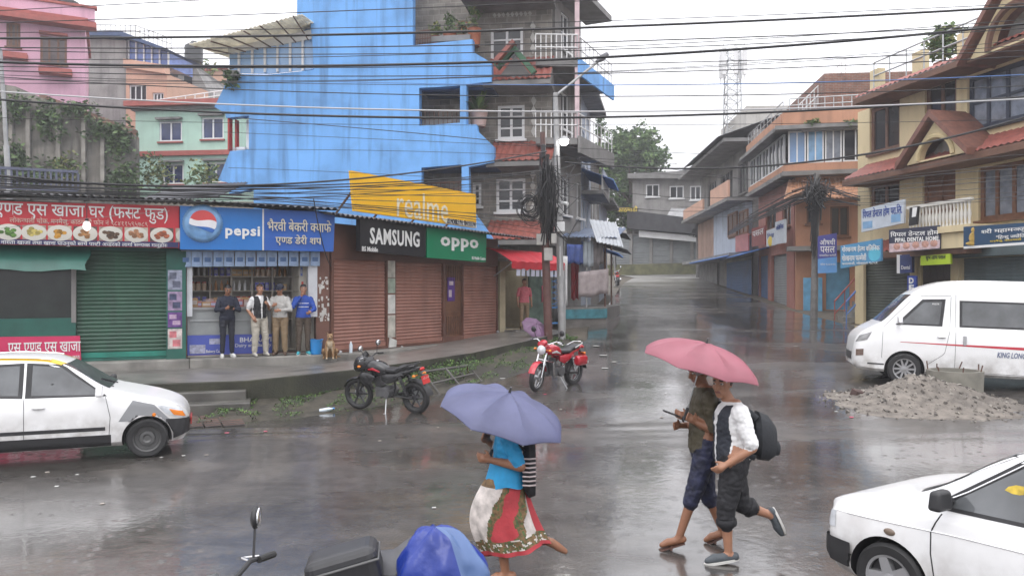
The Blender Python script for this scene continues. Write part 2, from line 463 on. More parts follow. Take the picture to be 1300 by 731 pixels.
rg2 = N.new('ShaderNodeMix'); L.new(lane, rg2.inputs[0]); L.new(mrg(big, 0.36, 0.58, 0.35, 1.0), rg2.inputs[2]); L.new(mrg(big, 0.42, 0.6, 0.0, 0.6), rg2.inputs[3]); L.new(rg2.outputs[0], b.inputs['Coat Weight']); b.inputs['Coat Roughness'].default_value = 0.07; b.inputs['Coat IOR'].default_value = 1.36
bp4 = N.new('ShaderNodeBump'); bp4.inputs['Distance'].default_value = 0.006; bp4.inputs['Strength'].default_value = 0.34; L.new(nz(9, 4), bp4.inputs['Height'])
bp5 = N.new('ShaderNodeBump'); bp5.inputs['Distance'].default_value = 0.003; bp5.inputs['Strength'].default_value = 0.14; L.new(fa.outputs[0], bp5.inputs['Height']); L.new(bp4.outputs[0], bp5.inputs['Normal']); L.new(bp5.outputs[0], b.inputs['Coat Normal'])
def road_edges(y):
 lt = [(-10, -40), (11.5, -40), (13.2, -9), (13.6, -5.3), (15.2, -2.6), (17.0, -0.6), (20, 1.0), (25, 2.4), (28, 2.7), (36, 4.3), (45, 5.9), (55, 7.8), (62, 9.6), (66, 9.0), (72, 9)]
 rt = [(-10, 40), (14, 40), (17, 22), (19.5, 15.4), (25, 13.6), (30, 12.4), (36, 12.3), (44, 12.9), (55, 13.9), (62, 15.0), (66, 19), (72, 22)]
 def ev(t):
  for (a, va), (b_, vb) in zip(t, t[1:]):
   if a <= y <= b_: return va + (vb - va) * (y - a) / (b_ - a)
  return t[-1][1]
 return ev(lt), ev(rt)
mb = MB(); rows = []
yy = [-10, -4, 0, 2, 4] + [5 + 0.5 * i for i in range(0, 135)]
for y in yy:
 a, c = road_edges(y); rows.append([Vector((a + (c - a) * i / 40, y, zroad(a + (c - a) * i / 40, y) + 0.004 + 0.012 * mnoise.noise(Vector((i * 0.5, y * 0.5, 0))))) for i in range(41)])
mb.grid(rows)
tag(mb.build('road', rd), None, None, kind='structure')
# raised pavement along the left shops
mb = MB()
front = [(-40, 9.4), (-12.5, 13.1), (-9.0, 14.25), (-7.3, 15.0), (-5.3, 15.65), (-3.06, 17.0), (-0.98, 19.6), (0.93, 23.3), (1.75, 25.6)]
back = [(-40, 20.0), (-14, 20.0), (-9, 20.0), (-7, 20.0), (-5, 22.0), (-3.0, 24), (-2.0, 26.5), (-0.4, 28), (0.6, 28.5)]
def zpave(x): return 0.55 + 0.055 * max(0, x + 5.3) + (0.06 if x > 0.5 else 0)
rows = []
for (fx, fy), (bx, by) in zip(front, back):
 rows.append([Vector((fx, fy, -0.5)), Vector((fx, fy, zpave(fx) - 0.02)), Vector((fx + 0.02, fy + 0.03, zpave(fx))), Vector(((fx + bx) / 2, (fy + by) / 2, zpave(fx) + 0.03)), Vector((bx, by, zpave(fx) + 0.06))])
mb.grid(rows, smooth=False)
mb.s = [False] * len(mb.s)
for i in range(len(mb.f)): mb.m[i] = 1 if i % 4 < 2 else 0
tag(mb.build('pavement', [concrete_wet, concrete_moss]), None, None, kind='structure')
# stone steps up from the road
mb = MB()
st = F(-9.3, 13.65, -5.0, 15.05)
for k, (n0, z1) in enumerate(((0.0, 0.20), (-0.42, 0.38))):
 st.box(mb, 0.0, st.len - 0.08 * k, -0.1, z1, -1.2, n0)
o = mb.build('stone_steps', mat('dark_wet_step', (0.11, 0.105, 0.095), 0.35, 0.3, 2.5, dirt=0.6, bump=0.3), org=st.pt(st.len / 2, 0)); bevelm(o, 0.02)
tag(o, 'worn grey concrete steps leading up from the wet road to the shop pavement', 'steps')
# verge of mud and weeds between the pavement wall and the road
mb = MB(); rows = []
for i in range(40):
 t = i / 39
 y0, y1 = 13.7 + t * 9.5, None
 fx = -5.6 + t * 7.4
 a, _ = road_edges(y0)
 # pavement front at this progress
 k = t * 3.999; 
 pf = [(-5.6, 15.5), (-3.06, 17.0), (-0.98, 19.6), (0.93, 23.3), (1.7, 25.4)]
 j = int(k); q = k - j
 px_, py_ = pf[j][0] + (pf[j + 1][0] - pf[j][0]) * q, pf[j][1] + (pf[j + 1][1] - pf[j][1]) * q
 rf = [(-5.5, 13.55), (-3.2, 14.7), (-0.9, 16.7), (1.1, 20.2), (2.3, 24.8)]
 rx, ry = rf[j][0] + (rf[j + 1][0] - rf[j][0]) * q, rf[j][1] + (rf[j + 1][1] - rf[j][1]) * q
 row = []
 for m_ in range(9):
  s_ = m_ / 8
  x = rx + (px_ - rx) * s_; y = ry + (py_ - ry) * s_
  z = zroad(x, y) + 0.012 + 0.09 * s_ ** 0.8 + (0.07 * mnoise.noise(Vector((x * 2.3, y * 2.3, 1))) + 0.05 * mnoise.noise(Vector((x * 7, y * 7, 4)))) * sm(0, 0.25, s_)
  if m_ == 0: z = zroad(x, y) - 0.05
  row.append(Vector((x, y, z)))
 rows.append(row)
mb.grid(rows)
mud = mat('muddy_verge', (0.046, 0.040, 0.028), 0.75, 0.45, 4, dirt=0.7, bump=0.9, bscale=14)
tag(mb.build('verge', mud), None, None, kind='structure')
VROWS = rows
# building helpers
def shutter(Fa, u0, u1, z0, z1, n, m, parent, pitch=0.085, name='shutter', amp=0.018, bottom=None):
 mb = MB(); k = int((z1 - z0) / pitch); rows = []
 for i in range(k * 4 + 1):
  z = z0 + (z1 - z0) * i / (k * 4); d = amp * abs(math.sin(math.pi * i / 4))
  rows.append([Fa.pt(u0, z, n + d), Fa.pt((u0 + u1) / 2, z, n + d), Fa.pt(u1, z, n + d)])
 mb.grid(rows, smooth=False)
 Fa.box(mb, u0, u1, z0 - 0.02, z0 + 0.1, n + amp + 0.004, n + amp + 0.03)
 if bottom: mb.m[-6:] = [1] * 6
 ob = mb.build(name, [m, bottom] if bottom else m, parent)
 return ob
def window(Fa, parent, x0, y0, x1, y1, fm, pm, cols=2, rows=1, n=-0.12, sill=True, bar=0.06, pix=True, name='window'):
 u0, u1, z0, z1 = Fa.rect(x0, y0, x1, y1) if pix else (x0, x1, y0, y1)
 mb = MB(); d0, d1 = n - 0.04, n + 0.06
 Fa.box(mb, u0, u0 + bar, z0, z1, d0, d1); Fa.box(mb, u1 - bar, u1, z0, z1, d0, d1)
 Fa.box(mb, u0 + bar, u1 - bar, z0, z0 + bar, d0, d1); Fa.box(mb, u0 + bar, u1 - bar, z1 - bar, z1, d0, d1)
 for i in range(1, cols):
  u = u0 + (u1 - u0) * i / cols; Fa.box(mb, u - bar * 0.45, u + bar * 0.45, z0 + bar, z1 - bar, d0, d1 - 0.012)
 for i in range(1, rows):
  z = z0 + (z1 - z0) * i / rows; Fa.box(mb, u0 + bar, u1 - bar, z - bar * 0.3, z + bar * 0.3, d0, d1 - 0.02)
 fr = mb.build(name, fm, parent)
 mb = MB(); Fa.box(mb, u0 + 0.01, u1 - 0.01, z0 + 0.01, z1 - 0.01, n - 0.015, n + 0.003)
 mb.build('pane', pm, fr)
 if sill:
  mb = MB(); Fa.box(mb, u0 - 0.08, u1 + 0.08, z0 - 0.09, z0 - 0.003, n, 0.12); mb.build('sill', sill if not isinstance(sill, bool) else fm, fr)
 return fr
def hole(Fa, x0, y0, x1, y1):
 u0, u1, z0, z1 = Fa.rect(x0, y0, x1, y1); return (u0, u1, z0, z1)
def board(Fa, name, label, cat, pts, n, thick, m, group=None):
 """a flat sign board from a photograph outline on a facade plane"""
 mb = MB(); Fa.poly(mb, pts, [], n, n + thick)
 o = mb.build(name, m); tag(o, label, cat, group); return o
def corr(mb, a, b, c, d, k=None, amp=0.025, th=0.02):
 """corrugated sheet on quad a-b (eave, left to right) d-c (ridge); waves run along a->b"""
 a, b, c, d = map(Vector, (a, b, c, d)); L_ = (b - a).length; k = k or max(6, int(L_ / 0.16))
 nn = (b - a).cross(d - a).normalized()
 if nn.z < 0: nn = -nn
 top = [[], []]
 for i in range(k * 4 + 1):
  t = i / (k * 4); o = nn * (amp * math.sin(2 * math.pi * i / 4))
  top[0].append(a.lerp(b, t) + o); top[1].append(d.lerp(c, t) + o)
 mb.grid(top, smooth=True)
 mb.grid([[q - nn * th for q in top[1]], [q - nn * th for q in top[0]]], smooth=True)
def bar_rail(mb, p, q, h, n=8, r=0.02, z0=0.0):
 p = Vector(p); q = Vector(q)
 for t in (0.5, 1.0): mb.tube([p + Vector((0, 0, h * t)), q + Vector((0, 0, h * t))], r)
 for i in range(n + 1):
  a = p.lerp(q, i / n); mb.tube([a + Vector((0, 0, z0)), a + Vector((0, 0, h))], r * 0.8)
def foliage(mb, c, r, n, leaf=0.12, seed=1, gap=0.45, mats=3):
 """leaf-sized faces spread through an uneven volume"""
 rnd = random.Random(seed); c = Vector(c)
 done = 0
 while done < n:
  d = Vector((rnd.gauss(0, 1), rnd.gauss(0, 1), rnd.gauss(0, 1))).normalized()
  t = rnd.random() ** 0.45
  k = 0.72 + 0.5 * mnoise.noise(d * 1.9 + Vector((seed * 3.1, 0, 0)))
  p = Vector((d.x * r[0], d.y * r[1], d.z * r[2])) * (t * k)
  if mnoise.noise((c + p) * (1.3 / max(r)) * 2.4 + Vector((0, seed, 0))) < -0.28 * (1 - gap): continue
  done += 1
  q = c + p; s_ = leaf * rnd.uniform(0.6, 1.35)
  a = Vector((rnd.gauss(0, 1), rnd.gauss(0, 1), rnd.gauss(0, 0.6))).normalized(); b_ = a.cross(Vector((rnd.gauss(0, 1), rnd.gauss(0, 1), rnd.gauss(0, 1)))).normalized()
  mb.add([q - a * s_, q + b_ * s_ * 0.5, q + a * s_, q - b_ * s_ * 0.5], [(0, 1, 2, 3)], mi=rnd.randrange(mats))
leafA = mat('leaf_dark', (0.030, 0.060, 0.018), 0.6, 0.2); leafB = mat('leaf_mid', (0.055, 0.105, 0.03), 0.6, 0.2); leafC = mat('leaf_light', (0.10, 0.16, 0.05), 0.6, 0.2)
leafY = mat('leaf_yellowish', (0.19, 0.20, 0.06), 0.6, 0.2)
LEAF = [leafA, leafB, leafC]
bark = mat('bark', (0.07, 0.05, 0.035), 0.9, 0.3, 6, bump=0.5)
terracotta = mat('terracotta', (0.30, 0.10, 0.05), 0.8, 0.2, 4)
letter_white = mat('lettering_white', (0.75, 0.75, 0.74), 0.5, 0.0)
letter_dark = mat('lettering_dark', (0.02, 0.02, 0.035), 0.5, 0.0)
letter_blue = mat('lettering_blue', (0.03, 0.07, 0.30), 0.5, 0.0)
letter_yellow = mat('lettering_yellow', (0.75, 0.55, 0.04), 0.5, 0.0)
letter_green = mat('lettering_green', (0.35, 0.6, 0.05), 0.5, 0.0)
# LEFT: the food shop and the soda shop (one low row)
F1 = F(-10.8, 16.6, -4.5, 19.4)
PL = 0.84                     # shop floor level
green_sh = mat('green_shutter_paint', (0.026, 0.085, 0.052), 0.42, 0.25, 1.5, dirt=0.75, streak=0.6)
green_dk = mat('green_wall_paint', (0.02, 0.11, 0.085), 0.6, 0.25, 2, dirt=0.5)
teal = mat('teal_shutter_rail', (0.02, 0.20, 0.15), 0.5, 0.2, 3, dirt=0.3)
brown_wall = mat('brown_wall_paint', (0.145, 0.065, 0.045), 0.6, 0.2, 1.6, dirt=0.45)
brown_sh = mat('brown_shutter_paint', (0.30, 0.145, 0.11), 0.5, 0.14, 1.6, dirt=0.25, streak=0.35)
bl = T('food_shop_building', 'low shop with green rolling shutter and red food banner behind the taxi', 'shop building', F1.pt(-0.5, PL))
uA, uB, uC, uD = F1.u(-420), F1.u(0), F1.u(226), F1.u(418)
hl = [(F1.u(96), F1.u(213), PL + 0.001, F1.rect(96, 318, 213, 460)[3]), (uA + 0.2, F1.u(92), PL + 0.9, F1.rect(40, 330, 92, 460)[3])]
mb = MB(); F1.wall(mb, uA, uC, PL - 0.05, 4.25, hl, -0.25, 0.0)
F1.box(mb, uA, uC, PL - 0.05, 4.25, -4.0, -3.8); F1.box(mb, uA, uA + 0.2, PL - 0.05, 4.25, -3.8, -0.25); F1.box(mb, uC - 0.2, uC, PL - 0.05, 4.25, -3.8, -0.25)
mb.build('wall', green_dk, bl)
mb = MB(); F1.box(mb, uA, F1.u(240), -0.3, PL - 0.055, -4.0, 0.35); o = mb.build('plinth', concrete, bl); bevelm(o, 0.03)
h = hl[0]; shutter(F1, h[0] + 0.01, h[1] - 0.01, h[2] + 0.03, h[3], -0.10, green_sh, bl, bottom=teal)
h = hl[1]
mb = MB(); F1.box(mb, h[0], h[1], h[2], h[3], -0.20, -0.14); mb.build('window_pane', mat('dim_shop_glass', (0.018, 0.024, 0.022), 0.15, 0.3), bl)
mb = MB(); F1.box(mb, h[1] - 0.02, h[1] + 0.07, h[2] - 0.1, h[3], -0.05, 0.04); mb.build('window_frame', plaster_grey, bl)
for k in range(1, 4): mb = MB(); F1.box(mb, h[0] + (h[1] - h[0]) * k / 4 - 0.02, h[0] + (h[1] - h[0]) * k / 4 + 0.02, h[2], h[3], -0.139, -0.1); mb.build('window_bar', plaster_grey, bl)
mb = MB(); corr(mb, F1.pt(uA, 4.32, 0.75), F1.pt(F1.u(228), 4.34, 0.75), F1.pt(F1.u(228), 4.75, -4.2), F1.pt(uA, 4.75, -4.2)); mb.build('roof', tin, bl)
sr = mat('banner_red', (0.50, 0.022, 0.035), 0.45, 0.10, 2, dirt=0.12)
o = board(F1, 'food_shop_banner', 'long red shop banner with white Nepali writing and a row of food pictures', 'sign', [(-420, 246), (227, 264), (227, 316), (-420, 303)], 0.34, 0.10, sr)
flet(F1, 'एस एण~ड एस खाजा घर (फस~ट फुड)', -34, 262, 213, 283, 0.445, letter_white, o, weight=0.012)
flet(F1, 'लोकन~थली चोक, मनमैजु, काठमाडौं फोन नं ९८४११५९५७८९', 17, 279.5, 188, 289, 0.445, mat('lettering_cream', (0.62, 0.45, 0.38), 0.5, 0), o, name='small_lettering')
mb = MB(); F1.poly(mb, [(-420, 297), (226, 309), (226, 315.5), (-420, 302.8)], [], 0.4405, 0.447); mb.build('navy_strip', mat('banner_navy', (0.015, 0.015, 0.09), 0.45, 0), o)
flet(F1, 'यहाँ चिया र नास~ता खाजा तथा खाना पाउनुको साथै पार~टी अर~डरको लागि सम~पर~क गर~नुहोस~', -30, 307, 212, 314.5, 0.449, letter_white, o, name='small_lettering', thick=0.004)
rnd = random.Random(3)
foodc = [(0.42, 0.30, 0.10), (0.35, 0.05, 0.04), (0.10, 0.22, 0.04), (0.55, 0.45, 0.12), (0.50, 0.25, 0.03), (0.45, 0.22, 0.08), (0.12, 0.07, 0.04), (0.42, 0.20, 0.10), (0.45, 0.12, 0.05)]
for i in range(11):
 xa = -62 + i * 31.6; xb = xa + 29; xm = (xa + xb) / 2
 if xb > 226: xb = 225
 sl_ = 0.02
 mb = MB(); F1.poly(mb, [(xa, 287 + sl_ * xa), (xb, 287 + sl_ * xb), (xb, 304.5 + sl_ * xb * 0.9), (xa, 304.5 + sl_ * xa * 0.9)], [], 0.4405, 0.446)
 base = mat('food_photo_ground_%d' % (i % 3), [(0.32, 0.25, 0.2), (0.42, 0.38, 0.30), (0.10, 0.06, 0.05)][i % 3], 0.5, 0.3, 8)
 ph = mb.build('food_picture', base, o)
 c0 = F1.at(xm, 296 + sl_ * xm, 0.447); mb = MB()
 fc = foodc[i % 9]
 M_ = Matrix.Translation(c0) @ Matrix(((F1.U.x, 0, F1.N.x, 0), (F1.U.y, 0, F1.N.y, 0), (0, 1, 0, 0), (0, 0, 0, 1))) @ Matrix.Diagonal((1, 0.72, 1, 1))
 mb.lathe([(0.001, 0.003), (0.22, 0.003), (0.235, 0.0)], M_, 20)
 mb.cur = 1
 for k in range(14):
  t = rnd.uniform(0, 6.28); q = rnd.uniform(0, 0.13)
  mb.lathe([(0.001, 0.007 + 0.0004 * k), (0.055, 0.006 + 0.0004 * k)], M_ @ Matrix.Translation((q * math.cos(t), q * math.sin(t), 0)), 7)
  mb.m[-7:] = [1 + k % 2] * 7
 mb.build('dish', [mat('plate_white', (0.6, 0.58, 0.52), 0.5, 0), mat('food_%d' % (i % 9), fc, 0.6, 0.3, 20), mat('food_dark_%d' % (i % 9), tuple(c * 0.55 for c in fc), 0.6, 0.3, 20)], ph)
# tarpaulin awning
tarp = mat('green_tarpaulin', (0.025, 0.115, 0.09), 0.4, 0.25, 2, dirt=0.35, bump=0.3, bscale=6)
mb = MB(); rows = []
for i in range(9):
 t = i / 8; row = []
 for j in range(25):
  uu = uA + (F1.u(113) - uA) * j / 24 + (0.05 * math.sin(t * 6) if j == 24 else 0)
  row.append(F1.pt(uu, 3.28 - 0.52 * t - 0.03 * math.sin(j * 1.3) * t, 0.04 + 0.55 * t * (1 - 0.25 * t)))
 rows.append(row)
mb.grid(rows)
o = mb.build('tarpaulin_awning', tarp); tag(o, 'sagging green tarpaulin awning under the red food banner', 'awning')
bn = mat('banner_pink_red', (0.56, 0.03, 0.11), 0.45, 0.1, 2, dirt=0.08)
o = board(F1, 'counter_banner', 'pinkish red banner with white Nepali writing beside the green shutter, behind the taxi roof', 'banner', [(-200, 430), (102, 426), (104, 470), (-200, 474)], 0.06, 0.02, bn)
flet(F1, 'एस एण~ड एस खाजा', 11, 434, 103, 450, 0.083, letter_white, o, weight=0.014)
flet(F1, 'लोकन~थली चोक, मनमैजु, काठ', 38, 450, 102, 457, 0.083, letter_white, o, name='small_lettering')
mb = MB(); F1.poly(mb, [(-200, 462), (103.5, 459), (104, 469), (-200, 473)], [], 0.0805, 0.086); mb.build('food_picture', mat('food_4', (0.5, 0.25, 0.03)), o)
# narrow pillar with posters
po = T('poster_pillar', 'teal green pillar between the two shops pasted with small posters', 'pillar', F1.at(222, 458))
mb = MB(); F1.pbox(mb, 211, 318, 236, 459, -0.1, 0.12); mb.build('column', green_dk, po)
for (ya, yb, c, c2) in ((343, 368, (0.26, 0.28, 0.36), (0.10, 0.11, 0.16)), (370, 394, (0.30, 0.22, 0.34), (0.05, 0.06, 0.12)), (396, 415, (0.13, 0.05, 0.22), (0.42, 0.30, 0.42)), (417, 442, (0.55, 0.48, 0.46), (0.52, 0.16, 0.18))):
 mb = MB(); F1.pbox(mb, 213, ya, 231, yb, 0.121, 0.126); mb.cur = 1
 F1.pbox(mb, 215, ya + 3, 224, ya + (yb - ya) * 0.45, 0.1261, 0.1285); F1.pbox(mb, 219, ya + (yb - ya) * 0.55, 229, yb - 3, 0.1261, 0.1285)
 mb.build('poster', [mat('poster_%d' % ya, c, 0.6, 0.4, 9), mat('poster_b_%d' % ya, c2, 0.6, 0.4, 9)], po)
# lamp bulb hanging before the banner
lb = T('hanging_lamp', 'white bulb lamp hanging in front of the red food banner', 'lamp', F1.at(114, 290, 0.75))
c0 = F1.at(114, 290, 0.75)
mb = MB(); mb.tube([F1.at(114, 262, 0.75), c0 + Vector((0, 0, 0.16))], 0.008); mb.tube([c0 + Vector((0, 0, 0.15)), c0 + Vector((0, 0, 0.08))], 0.035, n=8); mb.build('cord', cable_black, lb)
mb = MB(); mb.ball(c0, (0.075, 0.075, 0.105), 14); mb.build('bulb', mat('lit_bulb', (0.8, 0.8, 0.8), 0.4, 0, emit=((1, 0.96, 0.95), 1.4)), lb)
# lattice parapet and corrugated sheet on the roof of the food shop
mb = MB()
F1.box(mb, uA, F1.u(92), 4.62, 4.68, -1.3, -1.25); F1.box(mb, uA, F1.u(92), 5.06, 5.12, -1.3, -1.25)
for i in range(60):
 u = uA + (F1.u(92) - uA) * i / 59
 F1.box(mb, u - 0.02, u + 0.02, 4.681, 5.059, -1.295, -1.265)
o = mb.build('roof_railing', mat('rail_bluegrey', (0.10, 0.11, 0.16), 0.6, 0.2)); tag(o, 'low lattice railing along the roof edge above the red food banner', 'railing')
# soda shop
pb = T('bakery_shop_building', 'open fronted bakery shop with blue soda sign, four men standing on its step', 'shop building', F1.pt(F1.u(320), PL))
u0, u1 = F1.u(237), F1.u(401); zt = F1.rect(237, 318, 401, 450)[3]
mb = MB(); F1.wall(mb, uC + 0.003, uD, PL - 0.05, 4.25, [(u0, u1, PL, zt)], -0.25, 0.0)
F1.box(mb, u0 - 0.2, u0, PL, 4.2, -3.2, -0.251); F1.box(mb, u1, u1 + 0.2, PL, 4.2, -3.2, -0.251); F1.box(mb, u0 - 0.2, u1 + 0.2, PL, 4.2, -3.4, -3.2); F1.box(mb, u0 - 0.2, u1 + 0.2, 3.55, 3.65, -3.199, -0.251)
mb.build('wall', brown_wall, pb)
mb = MB(); F1.box(mb, F1.u(240) + 0.004, F1.u(424), -0.3, PL - 0.055, -3.6, 0.36); F1.box(mb, u0, u1, PL - 0.054, PL - 0.002, -3.19, 0.02); o = mb.build('plinth', concrete, pb); bevelm(o, 0.03)
fr_w = mat('white_frame', (0.62, 0.63, 0.66), 0.5, 0.1, 4, dirt=0.15)
mb = MB(); F1.box(mb, u0 + 0.003, u0 + 0.12, PL + 0.9, zt - 0.15, -0.10, 0.03); mb.build('door_frame', fr_w, pb)
mb = MB(); F1.pbox(mb, 391, 332, 402.5, 402, -0.2, 0.04); mb.build('door_frame', fr_w, pb)
# strip of wall texture left by torn posters
mb = MB()
rnd = random.Random(5)
for i in range(46):
 x = rnd.uniform(404, 416); y = rnd.uniform(348, 406); s_ = rnd.uniform(1.2, 3.2)
 F1.pbox(mb, x, y, min(x + s_, 418), y + s_ * rnd.uniform(0.8, 2.2), 0.0005, 0.004 + 0.0002 * i)
mb.build('torn_poster', mat('paper_remains', (0.55, 0.53, 0.5), 0.8, 0.2), pb)
mb = MB(); corr(mb, F1.pt(F1.u(228), 4.34, 0.75), F1.pt(F1.u(424), 4.28, 0.75), F1.pt(F1.u(424), 4.75, -4.2), F1.pt(F1.u(228), 4.75, -4.2)); mb.build('roof', tin, pb)
mb = MB(); F1.box(mb, u0 + 0.001, u0 + 0.02, PL, 3.54, -2.38, -0.26); F1.box(mb, u1 - 0.02, u1 - 0.001, PL, 3.54, -2.38, -0.26); F1.box(mb, u0 + 0.021, u1 - 0.021, 3.52, 3.545, -2.38, -0.26); F1.box(mb, u0, u1, PL, PL + .012, -2.38, -0.95); mb.build('bounce_lining', mat('lining_cream', (.66, .62, .54), .6, .08), pb)  # pale lining over the brown walls, added to brighten the shop interior
# back shelves
sh = mat('shelf_board', (0.5, 0.46, 0.4), 0.6, 0.15)
sv = T('display_shelf', 'tall shelving full of goods at the back of the bakery shop', 'shelf', F1.pt((u0 + u1) / 2, PL, -1.4))
mb = MB(); zsh = [PL + 0.75 + 0.36 * k for k in range(6)]
for z in zsh: F1.box(mb, u0 + 0.05, u1 - 0.40, z, z + 0.03, -1.58, -1.2)
for k in range(6):
 u = u0 + 0.05 + (u1 - 0.45 - u0) * k / 5; F1.box(mb, u, u + 0.04, PL, zsh[-1] + 0.4, -1.585, -1.19)
mb.build('board', sh, sv)
mb = MB(); F1.box(mb, u0 + 0.001, u1 - 0.001, PL + 0.002, 3.51, -1.599, -1.589); mb.build('backing', mat('shelf_backing', (0.5, 0.47, 0.42), 0.7, 0.2), sv)
sv2 = T('side_shelf', 'white side shelving of packets along the right wall of the bakery shop', 'shelf', F1.pt(u1 - 0.3, PL, -1.6))
mb = MB()
for z in zsh: F1.box(mb, u1 - 0.36, u1 - 0.01, z, z + 0.025, -1.17, -0.27)
for k in range(7): F1.box(mb, u1 - 0.36, u1 - 0.012, PL, zsh[-1] + 0.4, -1.17 + 0.145 * k, -1.155 + 0.145 * k)
mb.build('board', mat('shelf_white', (0.55, 0.52, 0.45), 0.6, 0.1), sv2)
def proto_bottle(col, nm):
 mb = MB(); mb.lathe([(0.001, 0), (0.035, 0), (0.037, 0.03), (0.036, 0.15), (0.015, 0.2), (0.015, 0.24), (0.001, 0.24)], None, 8)
 return mb.build(nm, mat('bottle_' + nm + str(col[0]), col, 0.25, 0.1))
def proto_box(col, nm, d):
 mb = MB(); mb.box((0, 0, d[2] / 2), d); mb.cur = 1; mb.box((0, -d[1] / 2 - 0.002, d[2] * 0.5), (d[0] * 0.8, 0.003, d[2] * 0.45)); mb.box((0, d[1] / 2 + 0.002, d[2] * 0.5), (d[0] * 0.8, 0.003, d[2] * 0.45))
 return mb.build(nm, [mat('pack_%s%d' % (nm, int(col[0] * 1000)), col, 0.5, 0.1), mat('pack_label_%d' % int(col[1] * 1000), tuple(min(0.8, c * 0.4 + 0.35) for c in col), 0.5, 0.1)])
def proto_jar(col):
 mb = MB(); mb.lathe([(0.001, 0), (0.06, 0), (0.065, 0.02), (0.065, 0.16), (0.05, 0.18)], None, 10); mb.cur = 1; mb.lathe([(0.052, 0.18), (0.052, 0.21), (0.001, 0.212)], None, 10)
 return mb.build('jar', [mat('jar_%d' % int(col[0] * 1000), col, 0.25, 0.15), mat('jar_lid', (0.45, 0.06, 0.05), 0.5, 0)])
rnd = random.Random(11)
rz1 = math.atan2(F1.U.y, F1.U.x)
lib = [(proto_bottle((0.45, 0.22, 0.09), 'bottle'), 'bottle', 'small bottle standing on the back shelf of the bakery shop'), (proto_bottle((0.72, 0.72, 0.72), 'bottle'), 'bottle', 'small bottle standing on the back shelf of the bakery shop'),
       (proto_box((0.16, 0.16, 0.55), 'carton', (0.09, 0.08, 0.2)), 'carton', 'small carton standing on the back shelf of the bakery shop'), (proto_box((0.7, 0.45, 0.2), 'carton', (0.12, 0.1, 0.16)), 'carton', 'small carton standing on the back shelf of the bakery shop'),
       (proto_jar((0.65, 0.5, 0.38)), 'jar', 'sweets jar with red lid on the back shelf of the bakery shop')]
for l_ in lib: tag(l_[0], l_[2], l_[1], 'goods on the bakery shelves')
used = set()
def putgood(k, p, rz, label=None):
 pr = lib[k]
 o = pr[0] if k not in used else dup(pr[0]); used.add(k)
 o.location = p; o.rotation_euler = (0, 0, rz)
 return o
for zi, z in enumerate(zsh[:-0 or None]):
 u = u0 + 0.16; 
 while u < u1 - 0.5:
  k = (zi * 2 + int((u - u0) / 0.55)) % 5
  putgood(k, F1.pt(u, z + 0.031, -1.30 + rnd.uniform(-0.05, 0.05)), rz1)
  u += rnd.uniform(0.12, 0.15)
colsp = [(0.7, 0.6, 0.12), (0.6, 0.08, 0.06), (0.12, 0.4, 0.16), (0.72, 0.66, 0.56), (0.14, 0.2, 0.5)]
pk = []
for c in colsp:
 o = proto_box(c, 'packet', (0.05, 0.065, 0.22)); tag(o, 'bright snack packet on the white side shelving of the bakery shop', 'packet', 'packets on the side shelving'); pk.append(o)
pu = [0] * 5
for z in zsh:
 for k in range(12):
  j = (k * 3 + int(z * 10)) % 5
  o = pk[j] if not pu[j] else dup(pk[j]); pu[j] = 1
  o.location = F1.pt(u1 - 0.28 + rnd.uniform(-0.02, 0.03), z + 0.026, -1.1 + 0.072 * k); o.rotation_euler = (0, 0, rz1)
# glass counter and its banner
ct = T('display_counter', 'glass fronted display counter at the bakery step', 'counter', F1.pt(F1.u(290), PL, -0.3))
ua, ub = u0 + 0.02, F1.u(345); zc = F1.rect(238, 390, 320, 455)[3]; zm = F1.rect(238, 425, 320, 455)[3]
mb = MB(); F1.box(mb, ua, ub, PL + 0.002, zm, -0.9, -0.12); F1.box(mb, ua, ub, zc - 0.06, zc, -0.9, -0.10); F1.box(mb, ua, ua + 0.05, zm, zc - 0.06, -0.9, -0.12); F1.box(mb, ub - 0.05, ub, zm, zc - 0.06, -0.9, -0.12); F1.box(mb, ua + 0.05, ub - 0.05, zm, zc - 0.06, -0.9, -0.85)
mb.build('cabinet', mat('counter_grey', (0.30, 0.30, 0.30), 0.35, 0.1, metal=0.3), ct)
mb = MB(); F1.box(mb, ua + 0.052, ub - 0.052, zm + 0.003, zc - 0.063, -0.16, -0.15); mb.build('glass_front', mat('counter_glass', (0.34, 0.36, 0.36), 0.08, 0.25, 1.5), ct)
mb = MB(); F1.box(mb, ua + 0.052, ub - 0.052, (zm + zc) / 2, (zm + zc) / 2 + 0.03, -0.148, -0.12); mb.build('rail', steel, ct)
bnr = mat('counter_banner_blue', (0.07, 0.10, 0.42), 0.45, 0.15, 2)
o = board(F1, 'dairy_banner', 'blue banner with pale lettering on the front of the glass counter behind the men', 'banner', [(238, 426), (346, 424), (346, 450), (238, 455)], -0.115, 0.02, bnr)
flet(F1, 'BHAIRAVI', 305, 428, 345, 434, -0.09, letter_white, o, weight=0.01); flet(F1, 'Dairy and Bakery', 299, 436, 345, 441.5, -0.09, letter_white, o, name='small_lettering'); flet(F1, 'Bakery Cafe', 262, 444, 282, 449, -0.09, letter_white, o, name='small_lettering')
for q in ((241, 438, 261, 449), (266, 430, 282, 437)): mb = MB(); F1.pbox(mb, *q, -0.0945, -0.09); mb.build('printed_picture', mat('picture_pale', (0.35, 0.36, 0.48), 0.5, 0.4, 14), o)
rnd = random.Random(21)
